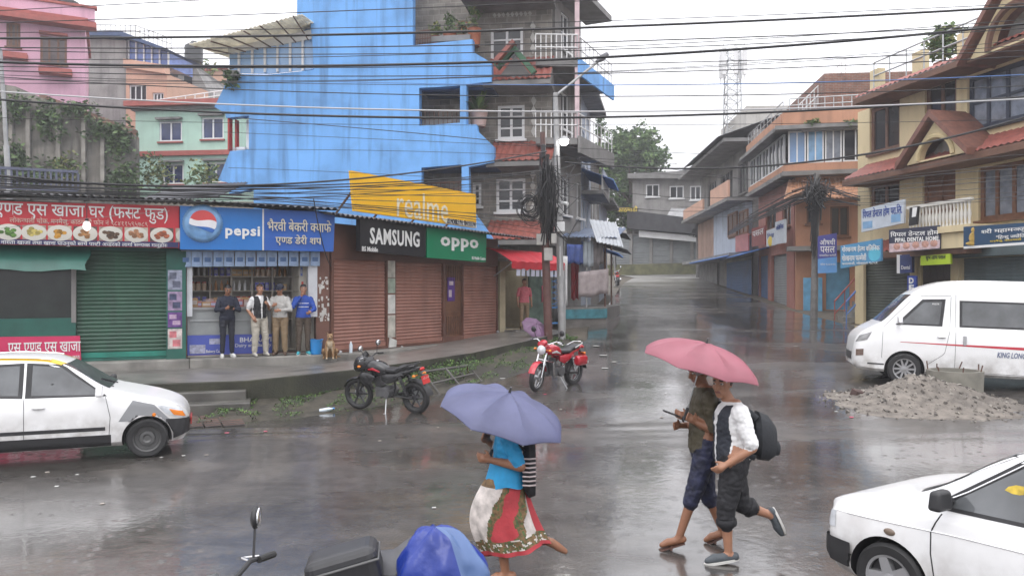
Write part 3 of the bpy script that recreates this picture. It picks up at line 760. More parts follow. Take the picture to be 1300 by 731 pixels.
for i in range(15):
 x = 241 + i * 5.4 + rnd.uniform(-1, 1)
 c = [(0.45, 0.16, 0.15), (0.42, 0.25, 0.12), (0.5, 0.35, 0.32)][i % 3]
 o_ = proto_box(c, 'bread_packet', (0.2, 0.14, rnd.uniform(0.12, 0.24))); o_.location = F1.pt(F1.u(x), zc + 0.003, -0.4 + rnd.uniform(-0.15, 0.15)); o_.rotation_euler = (0, 0, rz1 + rnd.uniform(-0.3, 0.3))
 bevelm(o_, 0.03); tag(o_, 'pinkish bread packet lying on top of the glass counter', 'packet', 'bread packets on the counter')
# hanging snack packets
hp = mat('hanging_packet', (0.30, 0.42, 0.62), 0.35, 0.25, 6); hp2 = mat('hanging_packet_print', (0.07, 0.16, 0.36), 0.4, 0.2)
mb = MB(); mb.grid([[Vector((x * 0.11, -0.02 + 0.03 * (1 - abs(x)) * math.sin((z + 0.3) * 3), z)) for x in (-1, -0.5, 0, 0.5, 1)] for z in (0, -0.08, -0.18, -0.28, -0.36)]); mb.grid([[Vector((x * 0.11, 0.02, z)) for x in (1, 0, -1)] for z in (0, -0.2, -0.36)])
mb.cur = 1; mb.box((0, -0.028, -0.2), (0.13, 0.01, 0.1))
hpk = mb.build('snack_packet', [hp, hp2], org=(0, 0, 0)); tag(hpk, 'pale blue snack packet hanging under the soda sign', 'packet', 'packets hanging over the shop front')
for i in range(13):
 o = hpk if i == 0 else dup(hpk)
 o.location = F1.pt(F1.u(236 + i * 13.6), F1.uz(236 + i * 13.6, 319)[1], 0.10 + 0.03 * (i % 2)); o.rotation_euler = (0, 0, rz1 + rnd.uniform(-0.2, 0.2))
mb = MB(); mb.tube([F1.at(230, 318.5, 0.12), F1.at(404, 319, 0.12)], 0.012); o = mb.build('hanging_wire', steel); tag(o, 'thin wire holding the row of pale blue packets', 'wire')
# signs of the soda shop
pblue = mat('sign_blue', (0.012, 0.16, 0.50), 0.4, 0.12, 1.2, dirt=0.08); pblue2 = mat('sign_deep_blue', (0.015, 0.10, 0.42), 0.4, 0.12, 1.2, dirt=0.08)
o = board(F1, 'soda_sign', 'bright blue shop sign with a bottle cap and the word pepsi', 'sign', [(228, 264), (330, 268), (330, 319), (228, 318)], 0.36, 0.16, pblue)
flet(F1, 'pepsi', 284, 289, 327, 305, 0.525, letter_white, o, weight=0.03)
c0 = F1.at(256, 286, 0.53); M_ = Matrix.Translation(c0) @ Matrix(((F1.U.x, 0, F1.N.x, 0), (F1.U.y, 0, F1.N.y, 0), (0, 1, 0, 0), (0, 0, 0, 1))) @ Matrix.Rotation(R(-18), 4, 'Z')
mb = MB(); k = 42
prof = []
vs = []
for (r, h_) in ((0.001, 0.09), (0.34, 0.09), (0.385, 0.06), (0.42, 0.0)):
 row = []
 for j in range(k * 2):
  t = math.pi * j / k; rr = r * (1 + (0.03 if j % 2 else 0) * (1 if r > 0.4 else 0)); row.append(M_ @ Vector((rr * math.cos(t), rr * math.sin(t), h_)))
 vs.append(row)
mb.grid(vs, closeu=True)
cap = mb.build('bottle_cap', mat('cap_blue', (0.16, 0.32, 0.55), 0.35, 0.3, 5), o)
def disc_region(f_lo, f_hi, r, nseg=30):
 pts = []
 for i in range(nseg + 1):
  x = -r + 2 * r * i / nseg; lim = math.sqrt(max(0, r * r - x * x)); pts.append((x, max(-lim, min(lim, f_hi(x)))))
 for i in range(nseg, -1, -1):
  x = -r + 2 * r * i / nseg; lim = math.sqrt(max(0, r * r - x * x)); pts.append((x, max(-lim, min(lim, f_lo(x)))))
 out = [pts[0]]
 for p in pts[1:]:
  if abs(p[0] - out[-1][0]) + abs(p[1] - out[-1][1]) > 1e-5: out.append(p)
 if abs(out[0][0] - out[-1][0]) + abs(out[0][1] - out[-1][1]) < 1e-5: out.pop()
 return out
wv = lambda x: 0.06 * math.sin(x * 8)
r_ = 0.29
for nm, lo_, hi_, c, h_ in (('red_band', lambda x: 0.07 + wv(x), lambda x: 1, (0.55, 0.06, 0.06), 0.092), ('white_band', lambda x: -0.08 + wv(x) * 0.6, lambda x: 0.07 + wv(x), (0.7, 0.7, 0.72), 0.0921), ('blue_band', lambda x: -1, lambda x: -0.08 + wv(x) * 0.6, (0.02, 0.12, 0.42), 0.0922)):
 mb = MB(); mb.prism(disc_region(lo_, hi_, r_), [], lambda a, b, t: M_ @ Vector((a, b, t)), h_, h_ + 0.008); mb.build(nm, mat('cap_' + nm, c, 0.4, 0.05), cap)
o = board(F1, 'bakery_sign', 'deep blue sign with two rows of white raised Nepali letters', 'sign', [(331.5, 268.2), (420, 272), (418, 320.5), (331.5, 319)], 0.36, 0.155, pblue2)
flet(F1, 'भैरवी बेकरी क~याफे', 336, 281, 415, 296, 0.516, mat('lettering_ivory', (0.62, 0.58, 0.48), 0.5, 0), o, weight=0.02, thick=0.04)
flet(F1, 'एण~ड डेरी शप', 346, 300, 403, 313.5, 0.516, mat('lettering_ivory', (0.62, 0.58, 0.48), 0.5, 0), o, weight=0.02, thick=0.04)
mb = MB(); F1.pbox(mb, 329.8, 268, 331.8, 319, 0.5165, 0.53); mb.build('edge_strip', fr_w, o)
# bucket, bottle, cups at the shop step
bk = T('plastic_bucket', 'bright blue plastic bucket standing by the man in the blue jersey', 'bucket', F1.at(400, 447, 0.0) * 1, world=False)
bk.location = F1.pt(F1.u(400), PL - 0.05, 0.08)
mb = MB(); mb.lathe([(0.001, 0), (0.13, 0), (0.17, 0.34), (0.185, 0.345), (0.185, 0.365), (0.15, 0.36), (0.12, 0.03), (0.001, 0.03)], None, 20); mb.build('body', mat('bucket_blue', (0.03, 0.25, 0.62), 0.35, 0.1), bk)
mb = MB(); mb.tube([Vector((0.185 * math.cos(t), -0.08 + 0 * t, 0.35 - 0.1 * math.sin(t))) for t in [math.pi * i / 10 for i in range(11)]], 0.005); mb.build('handle', steel, bk)
# the brown shop row
F2 = F(-4.46, 19.4, -0.46, 25.8)
z0 = PL; zt = 3.12
br_ = T('phone_shop_building', 'low brown shop row with closed rolling shutters under dark and green phone signs', 'shop building', F2.pt(3.5, PL))
sh_px = [(424, 491), (503, 563), (589, 633)]
hl = [(F2.u(a), F2.u(b), z0, zt) for a, b in sh_px]; hd = (F2.u(566), F2.u(588), z0 + 0.12, zt)
mb = MB(); F2.wall(mb, 0.02, F2.len, PL - 0.05, 4.0, hl + [hd], -0.25, 0.0)
F2.box(mb, 0.02, F2.len, PL - 0.05, 4.0, -2.4, -2.2); F2.box(mb, F2.len - 0.2, F2.len, PL - 0.05, 4.0, -2.2, -0.251)
mb.build('wall', brown_wall, br_)
mb = MB(); F2.box(mb, 0.2, F2.len + 0.1, -0.2, PL - 0.06, -2.4, 0.42); o = mb.build('plinth', concrete, br_); bevelm(o, 0.03)
for h in hl: shutter(F2, h[0] + 0.01, h[1] - 0.01, h[2] + 0.03, h[3], -0.08, brown_sh, br_, pitch=0.09, amp=0.022)
mb = MB(); F2.box(mb, hd[0] + 0.01, hd[1] - 0.01, hd[2], hd[3], -0.14, -0.09)
for k in range(1, 3):
 z = hd[2] + (hd[3] - hd[2]) * k / 3; F2.box(mb, hd[0] + 0.05, hd[1] - 0.05, z - 0.03, z + 0.03, -0.089, -0.06)
dr = mb.build('door', brown_wood, br_)
mb = MB()
for k in range(7):
 u = hd[0] + 0.1 + (hd[1] - hd[0] - 0.2) * k / 6; mb.tube([F2.pt(u, hd[2] + 0.05, -0.05), F2.pt(u, hd[2] + 0.6, -0.05)], 0.012)
 mb.tube([F2.pt(u, hd[3] - 0.5, -0.05), F2.pt(u, hd[3] - 0.05, -0.05)], 0.012)
mb.build('grille', rust_steel, dr)
mb = MB(); F2.pbox(mb, 570, 352, 579, 382, -0.059, -0.05); ps = mb.build('poster', mat('poster_purple', (0.09, 0.03, 0.22), 0.5, 0.2), dr)
mb = MB(); F2.pbox(mb, 572, 357, 577, 362, -0.049, -0.045); F2.pbox(mb, 571.5, 368, 575, 377, -0.049, -0.045); mb.build('print', mat('poster_print', (0.5, 0.42, 0.45), 0.5, 0.2), ps)
pcs = [mat('paper_cream', (0.45, 0.43, 0.38), 0.8, 0.3, 5), mat('paper_greenish', (0.28, 0.33, 0.27), 0.8, 0.3, 5), mat('paper_white', (0.55, 0.55, 0.52), 0.8, 0.2, 5)]
for i, (ya, yb) in enumerate(((331, 352), (353, 372), (374, 398), (400, 428))): mb = MB(); F2.pbox(mb, 492.4, ya, 501.5, yb, 0.001, 0.006 + 0.001 * i); mb.build('torn_poster', pcs[i % 3], br_)
mb = MB(); F2.poly(mb, [(494, 428), (503, 432), (502, 440), (493, 441)], [], 0.008, 0.03); mb.build('torn_poster', pcs[2], br_)
# door pads at shutter ends
mb = MB()
for x, y in ((432, 447), (510, 441), (561, 438), (632, 421)): mb.ball(F2.at(x, y, 0.0), 0.05, 8)
mb.build('lock', steel, br_)
mb = MB()
e0, e1 = F2.pt(-0.6, 4.16, 0.62), F2.pt(F2.len + 0.9, 4.05, 0.9)
corr(mb, e0, e1, F2.pt(F2.len + 0.9, 4.5, -2.6), F2.pt(-0.6, 4.55, -2.6)); mb.build('roof', tin, br_)
F2s = F2.off(0.42)
sgb = mat('sign_black', (0.012, 0.012, 0.016), 0.35, 0.2, 2); sgg = mat('sign_green', (0.0, 0.19, 0.085), 0.4, 0.08, 2)
o = board(F2s, 'black_phone_sign', 'black shop sign reading SAMSUNG above the brown shutters', 'sign', [(452, 278), (535.5, 289), (535.5, 326.5), (452, 319)], 0, 0.14, sgb)
flet(F2s, 'SAMSUNG', 464, 292, 527, 312, 0.145, letter_white, o, weight=0.025); flet(F2s, 'BS Mobile', 454, 313.5, 474, 319.5, 0.145, letter_white, o, name='small_lettering', weight=0.01)
o = board(F2s, 'green_phone_sign', 'green shop sign reading oppo beside the black sign', 'sign', [(537, 289), (613, 297), (612, 333), (537, 327)], 0, 0.14, sgg)
flet(F2s, 'oppo', 554, 302.5, 602, 319, 0.145, letter_white, o, weight=0.03); flet(F2s, 'BS Mobile Centre', 594, 326, 611, 330, 0.145, letter_white, o, name='small_lettering')
F2r = F2.off(0.1)
yel = mat('sign_yellow', (0.82, 0.45, 0.008), 0.4, 0.06, 2)
o = board(F2r, 'yellow_billboard', 'large slanting yellow billboard reading realme on the tin roof', 'billboard', [(442.5, 217), (600.5, 247), (601.5, 289.5), (447, 268)], 0, 0.1, yel)
flet(F2r, 'realme', 500, 246, 565, 279, 0.105, mat('lettering_pale', (0.72, 0.66, 0.5), 0.5, 0), o, weight=0.0)
mb = MB(); F2r.poly(mb, [(562, 277), (601, 283), (601.5, 289), (562, 283.5)], [], 0.1005, 0.106); pnl = mb.build('phone_number_strip', mat('strip_white', (0.6, 0.6, 0.58), 0.5, 0), o)
flet(F2r, 'BS MOBILE PH: 9841551744', 564, 279.5, 600, 286, 0.107, letter_dark, pnl)
mb = MB()
for x in (450, 500, 550, 596): mb.tube([F2r.at(x, 240 + (x - 450) * 0.1, -0.03), F2r.at(x, 296, -1.2)], 0.03)
mb.build('prop', rust_steel, o)
# tea stall with the red awning
F3 = F(-0.40, 25.95, 1.35, 27.6)
ts = T('tea_stall', 'small cream walled stall with a red awning at the end of the brown shops', 'stall', F3.pt(0.9, zroad(0, 26)))
mb = MB(); zb = 0.95; zt3 = 3.0
F3.wall(mb, 0.0, F3.len, 0.4, 3.3, [(0.25, 1.25, zb + 0.1, zt3)], -0.2, 0); F3.box(mb, 0, 0.2, 0.4, 3.3, -1.6, -0.201); F3.box(mb, 1.5, 1.7, 0.4, 3.3, -1.6, -0.201); F3.box(mb, 0, F3.len, 0.4, 3.3, -1.8, -1.6)
mb.build('wall', mat('stall_cream', (0.42, 0.36, 0.24), 0.8, 0.2, 2, dirt=0.4), ts)
mb = MB(); F3.box(mb, 1.3, F3.len + 0.02, 0.9, 3.2, 0.004, 0.05); mb.build('green_panel', mat('patchy_green', (0.10, 0.15, 0.12), 0.8, 0.5, 2.5, dirt=0.5), ts)
mb = MB(); F3.box(mb, 0.2, 1.6, 0.35, zb + 0.08, -1.59, 0.55); o = mb.build('step', concrete_wet, ts); bevelm(o, 0.03)
mb = MB()
awr = mat('awning_red', (0.50, 0.02, 0.035), 0.45, 0.15, 3, dirt=0.15)
aw0, aw1 = F3.at(612, 316, 0.1), F3.at(686, 323, 0.9)
rows = []
pA = [F3.pt(-1.1, 3.72, 0.05), F3.pt(1.55, 3.62, 0.15), F3.pt(1.85, 3.22, 1.2), F3.pt(-0.6, 3.25, 1.2)]
for i in range(7):
 t = i / 6; row = []
 for j in range(19):
  s_ = j / 18; q = pA[0].lerp(pA[1], s_).lerp(pA[3].lerp(pA[2], s_), t); q.z += 0.12 * math.sin(math.pi * t) + 0.02 * math.sin(j * 2.2); row.append(q)
 rows.append(row)
rows.append([q + Vector((0, 0, -0.22 - 0.03 * (j % 2))) for j, q in enumerate(rows[-1])])
mb.grid(rows); mb.build('awning', awr, ts)
mb = MB(); mb.tube([pA[2] + Vector((0, 0, -0.05)), Vector((pA[2].x, pA[2].y, 0.9))], 0.03); mb.tube([pA[3] + Vector((0, 0, -0.05)), F3.pt(-0.3, 2.8, 0.05)], 0.02); mb.build('awning_post', steel, ts)
mb = MB(); mb.box((0, 0, -0.13), (0.13, 0.02, 0.24)); mb.box((0, -0.012, -0.13), (0.09, 0.004, 0.1)); wp = mb.build('sachet', mat('sachet_white', (0.5, 0.52, 0.62), 0.4, 0.2), org=(0, 0, 0)); tag(wp, 'white sachet strip hanging from the front of the red awning', 'packet', 'sachets hanging under the red awning')
for i in range(10):
 q = pA[3].lerp(pA[2], 0.12 + i * 0.088); o = wp if i == 0 else dup(wp); o.location = (q.x, q.y + 0.05, q.z - 0.2); o.rotation_euler = (0, 0, R(20 + 17 * (i % 3)))
# the blue house with its stone corner
FB = F(-10.58, 29.0, -1.24, 27.5)
stone = brick_mat('grey_stone', (0.30, 0.275, 0.24), (0.20, 0.185, 0.17), (0.36, 0.34, 0.30), 0.42, 0.21)
bluep = mat('sky_blue_paint', (0.15, 0.37, 0.74), 0.75, 0.12, 0.35, dirt=0.3, streak=0.6, bump=0.25, bscale=3)
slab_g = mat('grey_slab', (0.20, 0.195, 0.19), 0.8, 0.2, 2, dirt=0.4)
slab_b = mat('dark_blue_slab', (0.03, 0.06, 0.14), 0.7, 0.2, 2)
bh = T('blue_house', 'tall bright blue house with a stone faced corner and balconies', 'house', FB.pt(5, 1.0))
mb = MB()
out = [(377, -170), (377, 28), (394, 29), (397, 60), (398, 89), (340, 95), (300, 94), (290, 96), (284, 112), (272, 136), (286, 144), (287, 150), (316, 147), (316, 190), (292, 192), (277, 229), (290, 232), (291, 246), (322, 240), (322, 302), (632, 312), (596, 262), (595, 212), (627, 206), (627, 186), (606, 166), (605, 158), (592, 158), (592, 107), (624, 104), (624, 80), (600, 66), (600, 50), (524, 58), (524, -170)]
FB.poly(mb, out, [[(532, 112), (584, 109), (584, 156), (532, 160)], [(535, 213), (586, 209), (586, 246), (535, 249)]], -0.35, 0.0)
mb.build('wall', bluep, bh)
# inner walls seen through the side openings of the balconies, slabs and stone front
FS = FB.off(-1.5)
wins = [(632, 134, 666, 177), (630, 227, 667, 269), (623, 36, 664, 80), (600, 232, 611, 262)]
mb = MB()
zt = FB.uz(530, -160)[1]
FS.wall(mb, FS.u(505), FS.u(700), 1.0, zt, [hole(FS, *q) for q in wins], -0.35, 0.0)
mb.build('stone_wall', stone, bh)
for i, q in enumerate(wins):
 wf = window(FS, bh, *q, white_paint, glass_dark, cols=2 if i < 3 else 1, rows=3, n=-0.08, bar=0.10)
# arched inner muntins
mb = MB()
zb0 = [FS.uz(560, y)[1] for y in (-62, 58, 160, 250)]
for z in zb0: mb = MB(); FB.box(mb, FB.u(526), FB.u(594), z - 0.22, z - 0.02, -1.48, -0.352); mb.build('balcony_floor', slab_g, bh)
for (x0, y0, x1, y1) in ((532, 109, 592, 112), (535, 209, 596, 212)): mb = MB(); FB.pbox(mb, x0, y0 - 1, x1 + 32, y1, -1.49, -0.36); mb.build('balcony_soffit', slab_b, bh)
# balcony railings in the side openings
for (x0, x1, y0, y1) in ((532, 584, 140, 159), (535, 586, 232, 248), (526, 545, 38, 58)):
 mb = MB(); p = FB.at(x0, y1, -0.2); q = FB.at(x1, y1 - 2, -0.2); h_ = FB.uz(x0, y0)[1] - FB.uz(x0, y1)[1]
 bar_rail(mb, p, q, h_, 9, 0.02); mb.build('balcony_railing', rust_steel, bh)
# sloping tiled eaves along the stone front
def eave(x0, x1, yt, yb, par, n1=1.4, y_in=None):
 ua, ub = FS.u(x0), FS.u(x1); zlo = FS.off(n1).uz((x0 + x1) / 2, yb)[1]; zhi = FS.uz((x0 + x1) / 2, yt)[1] - 0.1
 mb = MB(); rows = []
 for i in range(7):
  t = i / 6; row = []
  for j in range(int((ub - ua) / 0.055)):
   u = ua + (ub - ua) * j / (int((ub - ua) / 0.055) - 1)
   row.append(FS.pt(u, zlo + (zhi - zlo) * t + 0.03 * math.sin(j * 2 * math.pi / 4) - (0.02 if i % 2 else 0), n1 * (1 - t)))
  rows.append(row)
 mb.grid(rows); mb.build('tiled_eave', tile_red, par)
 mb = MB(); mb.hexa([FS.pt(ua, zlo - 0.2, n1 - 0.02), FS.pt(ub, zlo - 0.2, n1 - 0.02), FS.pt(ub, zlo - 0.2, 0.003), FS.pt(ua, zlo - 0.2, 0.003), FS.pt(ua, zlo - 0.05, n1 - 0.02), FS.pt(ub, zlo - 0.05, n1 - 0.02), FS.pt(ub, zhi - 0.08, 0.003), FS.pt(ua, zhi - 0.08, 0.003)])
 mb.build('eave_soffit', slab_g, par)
 return zlo
eave(626, 706, 176, 203, bh); eave(622, 706, 276, 303, bh); eave(622, 704, 70, 100, bh)
mb = MB(); FS.poly(mb, [(588, 6), (655, -14), (706, -14), (706, 8)], [], 0.6, 1.5); mb.build('roof', tile_red, bh)
mb = MB(); FS.box(mb, FS.u(596), FS.u(706), FS.uz(650, 8)[1] - 0.2, FS.uz(650, 8)[1], 0.003, 1.6); mb.build('roof_slab', slab_g, bh)
# little gabled canopy
FG = FS.off(1.45)
mb = MB()
gl = [(628, 84), (653, 58), (682, 92), (676, 96), (653, 68), (634, 90)]
FG.poly(mb, gl, [], 0, 0.22); mb.build('gable_edge', mat('dark_green_trim', (0.03, 0.10, 0.05), 0.6, 0.2), bh)
mb = MB(); FG.poly(mb, [(630, 80), (653, 55.5), (656, 58.5), (632, 86)], [], 0.0, 0.5); mb.build('gable_tile', tile_red, bh)
mb = MB(); FG.poly(mb, [(635, 92), (653, 69), (676, 97), (660, 102)], [], -0.4, -0.2); mb.build('gable_panel', slab_g, bh)
# light diamonds set in the stonework and a row under each eave
dia = mat('pale_diamond', (0.50, 0.49, 0.46), 0.7, 0.1)
mb = MB()
for x, ys in ((676.5, (34, 48, 62)), (677.5, (128, 141, 154, 167)), (676.5, (222, 236, 250, 264))):
 for y in ys: FS.poly(mb, [(x, y - 7), (x + 3.4, y), (x, y + 7), (x - 3.4, y)], [], 0.001, 0.03)
for y in (20, 110, 212):
 for i in range(9):
  x = 628 + i * 5.6; FS.poly(mb, [(x, y - 3 - i * .3), (x + 2.5, y - i * .3), (x, y + 3 - i * .3), (x - 2.5, y - i * .3)], [], 0.001, 0.03)
mb.build('stone_inlay', dia, bh)
# right hand side: the face to the lane, side balconies and posts
FL0 = F(FS.pt(FS.u(700), 0).x, FS.pt(FS.u(700), 0).y, 2.75, 31.5)
mb = MB(); FL0.wall(mb, 0.36, FL0.len, 1.0, zt - 0.5, [(1.0, 1.9, 5.2, 6.6), (1.0, 1.9, 8.4, 9.8), (1.0, 1.9, 11.4, 12.8), (2.7, 3.4, 5.2, 6.6), (2.7, 3.4, 8.4, 9.8)], -0.3, 0.0); mb.build('side_wall', plaster_grey, bh)
for (a, b_, c, d) in ((1.0, 1.9, 5.2, 6.6), (1.0, 1.9, 8.4, 9.8), (1.0, 1.9, 11.4, 12.8), (2.7, 3.4, 5.2, 6.6), (2.7, 3.4, 8.4, 9.8)): window(FL0, bh, a, c, b_, d, white_paint, glass_dark, 2, 2, pix=False)
pinkp = mat('pink_white_post', (0.55, 0.42, 0.44), 0.6, 0.2)
for (yt, yb) in ((84, 92), (180, 190), (-16, 8)):
 z1 = FS.uz(705, yt)[1]; z0 = z1 - 0.22
 mb = MB(); a = FS.pt(FS.u(684), z0, 0.9); b_ = Vector((FL0.pt(3.8, z0, 1.1).x, FL0.pt(3.8, z0, 1.1).y, z0)); c = FL0.pt(3.8, z0, 0.003); d = FS.pt(FS.u(684), z0, 0.003); m_ = FL0.pt(-0.3, z0, 1.1)
 up = Vector((0, 0, 0.22))
 mb.add([a, m_, b_, c, FL0.pt(0.0, z0, 0.003), d] + [q + up for q in (a, m_, b_, c, FL0.pt(0.0, z0, 0.003), d)], [(0, 1, 2, 3, 4, 5), (11, 10, 9, 8, 7, 6)] + [(i, (i + 1) % 6, (i + 1) % 6 + 6, i + 6) for i in range(6)])
 mb.build('side_balcony', slab_g, bh)
 if yt > 0:
  mb = MB(); bar_rail(mb, a + up, m_ + up, 0.9, 8, 0.025); bar_rail(mb, m_ + up, b_ + up, 0.9, 9, 0.025); mb.build('balustrade', white_paint, bh)
  mb = MB(); mb.box(m_ + Vector((0, 0.1, 1.6)), (0.16, 0.16, 2.8)); mb.build('corner_post', pinkp, bh)
  mb = MB(); mb.hexa([m_ + Vector((0.02, 0, -0.3)), b_ + Vector((0.02, 0, -0.3)), b_ + Vector((0.1, 0, -0.3)), m_ + Vector((0.1, 0, -0.3)), m_ + Vector((0.02, 0, 0.3)), b_ + Vector((0.02, 0, 0.3)), b_ + Vector((0.1, 0, 0.3)), m_ + Vector((0.1, 0, 0.3))]); mb.build('side_fascia', bluep if yt == 84 else slab_g, bh)
# blue house: body behind, the set back top terrace with bluish glazing under a sloping sheet
mb = MB(); zz = FB.uz(500, -170)[1]
FB.box(mb, FB.u(292), FB.u(524), 1.0, FB.uz(330, 90)[1] - 0.1, -9.0, -8.7); FB.box(mb, FB.u(380), FB.u(524), FB.uz(330, 90)[1], zz, -9.0, -8.7); FB.box(mb, FB.u(380), FB.u(380) + 0.3, FB.uz(330, 90)[1], zz, -8.69, -0.36)
FB.box(mb, FB.u(292), FB.u(292) + 0.3, 1.0, FB.uz(330, 90)[1] - 0.2, -8.69, -2.5); FB.box(mb, FB.u(524) - 0.5, FB.u(524) - 0.2, 1.0, zz, -8.69, -1.9)
mb.build('rear_wall', bluep, bh)
mb = MB(); FB.box(mb, FB.u(286), FB.u(398), FB.uz(330, 93)[1] - 0.25, FB.uz(330, 93)[1] - 0.1, -8.6, -0.36); mb.build('terrace_floor', slab_g, bh)
mb = MB()
FT = FB.off(-0.2)
FT.poly(mb, [(291, 69), (397, 50), (397, 88), (340, 94), (301, 93), (291, 95)], [], -0.06, -0.02); gz = mb.build('terrace_glazing', mat('terrace_pale_glass', (0.30, 0.48, 0.74), 0.15, 0.15, 0.8), bh)
mb = MB()
for x in (304, 321, 337, 353, 369, 385): FT.poly(mb, [(x - 1.3, 70 - (x - 291) * 0.19), (x + 1.3, 69.6 - (x - 291) * 0.19), (x + 1.3, 93.5 - (x - 320) * 0.05), (x - 1.3, 93.8 - (x - 320) * 0.05)], [], 0.0, 0.07)
mb.build('glazing_bar', white_paint, gz)
mb = MB(); FT.poly(mb, [(290, 62), (397, 38), (397, 50), (291, 69)], [], 0.0, 0.06); mb.build('white_band', white_paint, bh)
mb = MB(); corr(mb, FB.at(265, 70, 1.3), FB.at(398, 30, 1.0), FB.at(398, 24, -3.5), FB.at(270, 52, -3.5), amp=0.02)
cp = mb.build('canopy', translucent(mat('canopy_cream', (0.74, 0.70, 0.60), 0.6, 0.2, 3, dirt=0.2), .5), bh)
mb = MB()
for i in range(7):
 a = FB.at(270 + i * 20, 72 - i * 6.2, 1.2); b_ = FB.at(294 + i * 16, 68 - i * 3, -0.1); mb.tube([a, b_], 0.025)
mb.build('rafter', rust_steel, cp)
mb = MB(); FB.pbox(mb, 288, 148, 290, 191, -0.3, -0.05); FB.pbox(mb, 293, 150, 295, 190, -0.5, -0.3); mb.build('red_rail', mat('red_paint', (0.35, 0.04, 0.04), 0.6, 0.1), bh)
mb = MB(); FB.pbox(mb, 305, 149, 316, 191, -0.8, -0.45); FB.pbox(mb, 288, 185, 306, 191, -0.8, -0.3); mb.build('balcony_panel', white_paint, bh)
# potted plants on the blue house
def pot_plant(loc, r, h_, label, spiky=False, n=120, mats=None, seed=1, group=None):
 t = T('potted_plant', label, 'plant', loc, group, world=False)
 mb = MB(); mb.lathe([(0.001, 0), (r * 0.6, 0), (r * 0.8, h_ * 0.4), (r * 0.86, h_ * 0.42), (r * 0.7, h_ * 0.42), (0.001, h_ * 0.38)], None, 14); mb.build('pot', terracotta if not spiky else mat('pot_pink', (0.50, 0.36, 0.32), 0.7, 0.1), t)
 mb = MB()
 if spiky:
  rnd = random.Random(seed)
  for i in range(26):
   a = rnd.uniform(0, 6.28); e = rnd.uniform(0.3, 1.3); L_ = h_ * rnd.uniform(0.6, 1.0)
   d = Vector((math.cos(a) * math.cos(e), math.sin(a) * math.cos(e), math.sin(e))); s_ = d.cross(Vector((0, 0, 1))).normalized() * r * 0.16
   p0 = Vector((0, 0, h_ * 0.36)); p1 = p0 + d * L_ * 0.6; p2 = p0 + d * L_ - Vector((0, 0, L_ * 0.18))
   mb.add([p0 - s_, p0 + s_, p1 + s_, p1 - s_, p2], [(0, 1, 2, 3), (3, 2, 4)], mi=rnd.randrange(3))
 else:
  foliage(mb, (0, 0, h_ * 0.75), (r * 1.3, r * 1.3, h_ * 0.5), n, r * 0.22, seed)
 mb.build('leaves', mats or LEAF, t); return t
o = pot_plant(FB.at(602, 156, -0.75), 0.42, 1.35, 'spiky leaved pot plant on the middle balcony of the blue house', True, seed=4)
for i, (x, lab, ms, sz) in enumerate(((548, 'yellow green bushy pot plant on the top balcony beside the dark opening', [leafY, leafB, leafC], 0.8), (566, 'darker leafy pot plant in the middle of the top balcony of the blue house', LEAF, 1.1), (582, 'small flowering pot plant between two taller ones on the top balcony', [leafB, leafC, mat('flower_rust', (0.35, 0.14, 0.06), 0.7, 0.2)], 0.9), (598, 'tallest loose leaved pot plant, right end of the top balcony', [leafB, leafY, leafC], 1.5))):
 pot_plant(FB.at(x, 53, -0.6), 0.3, sz, lab, False, 150, ms, seed=i + 3)
t = T('hanging_plant', 'dark bushy plant hanging from the left edge of the blue house terrace', 'plant', FB.at(297, 100, 0.2))
mb = MB(); foliage(mb, FB.at(297, 101, 0.25), (0.42, 0.4, 0.55), 260, 0.09, 6); mb.build('leaves', LEAF, t)
mb = MB(); mb.box(FB.at(297, 96, 0.2), (0.5, 0.3, 0.2)); mb.build('trough', slab_g, t)
# dark shed roofs between the low shops and the blue house
mb = MB(); corr(mb, FB.at(232, 268, 3.0), FB.at(330, 262, 3.0), FB.at(332, 236, 1.0), FB.at(250, 240, 1.0)); o = mb.build('shed_roof', tin); tag(o, 'dark corrugated shed roof between the soda sign and the pale green house', 'roof')
# houses on the hill at the left
def house_box(Fa, root, u0, u1, z0, z1, holes, depth, wm, th=0.3, roofm=None):
 mb = MB(); Fa.wall(mb, u0, u1, z0, z1, holes, -th, 0); Fa.box(mb, u0, u0 + th, z0, z1, -depth, -th - 0.001); Fa.box(mb, u1 - th, u1, z0, z1, -depth, -th - 0.001); Fa.box(mb, u0 + th, u1 - th, z0, z1, -depth, -depth + th)
 mb.build('wall', wm, root)
 mb = MB(); Fa.box(mb, u0 - 0.15, u1 + 0.15, z1 + 0.003, z1 + 0.18, -depth - 0.1, 0.25); mb.build('roof', roofm or slab_g, root)
mint = mat('mint_plaster', (0.42, 0.60, 0.50), 0.8, 0.06, 1, dirt=0.12, streak=0.15)
red_trim = mat('dull_red_trim', (0.33, 0.085, 0.07), 0.7, 0.15)
pinkw = mat('pink_plaster', (0.62, 0.36, 0.46), 0.8, 0.06, 1, dirt=0.12, streak=0.2)
FM = F(-22.4, 47.0, -13.6, 46.0)
mh = T('mint_house', 'pale mint green house with red bands on the hillside beside the blue house', 'house', FM.pt(4, 8))
wm_ = [(202, 154, 231, 180), (256, 149, 284, 177), (206, 208, 233, 234), (260, 206, 287, 232)]
u0, u1 = FM.u(172), FM.u(296); ztop = FM.uz(230, 140)[1]
house_box(FM, mh, u0, u1, 6.0, ztop, [hole(FM, *q) for q in wm_], 9, mint)
for q in wm_:
 window(FM, mh, *q, white_paint, mat('dark_blue_glass', (0.03, 0.045, 0.12), 0.1, 0.4, 1), 2, 1, sill=red_trim, bar=0.1)
 mb = MB(); FM.pbox(mb, q[0] - 2, q[1] - 4, q[2] + 1, q[1] - 1.5, 0.001, 0.3); mb.build('window_hood', slab_g, mh)
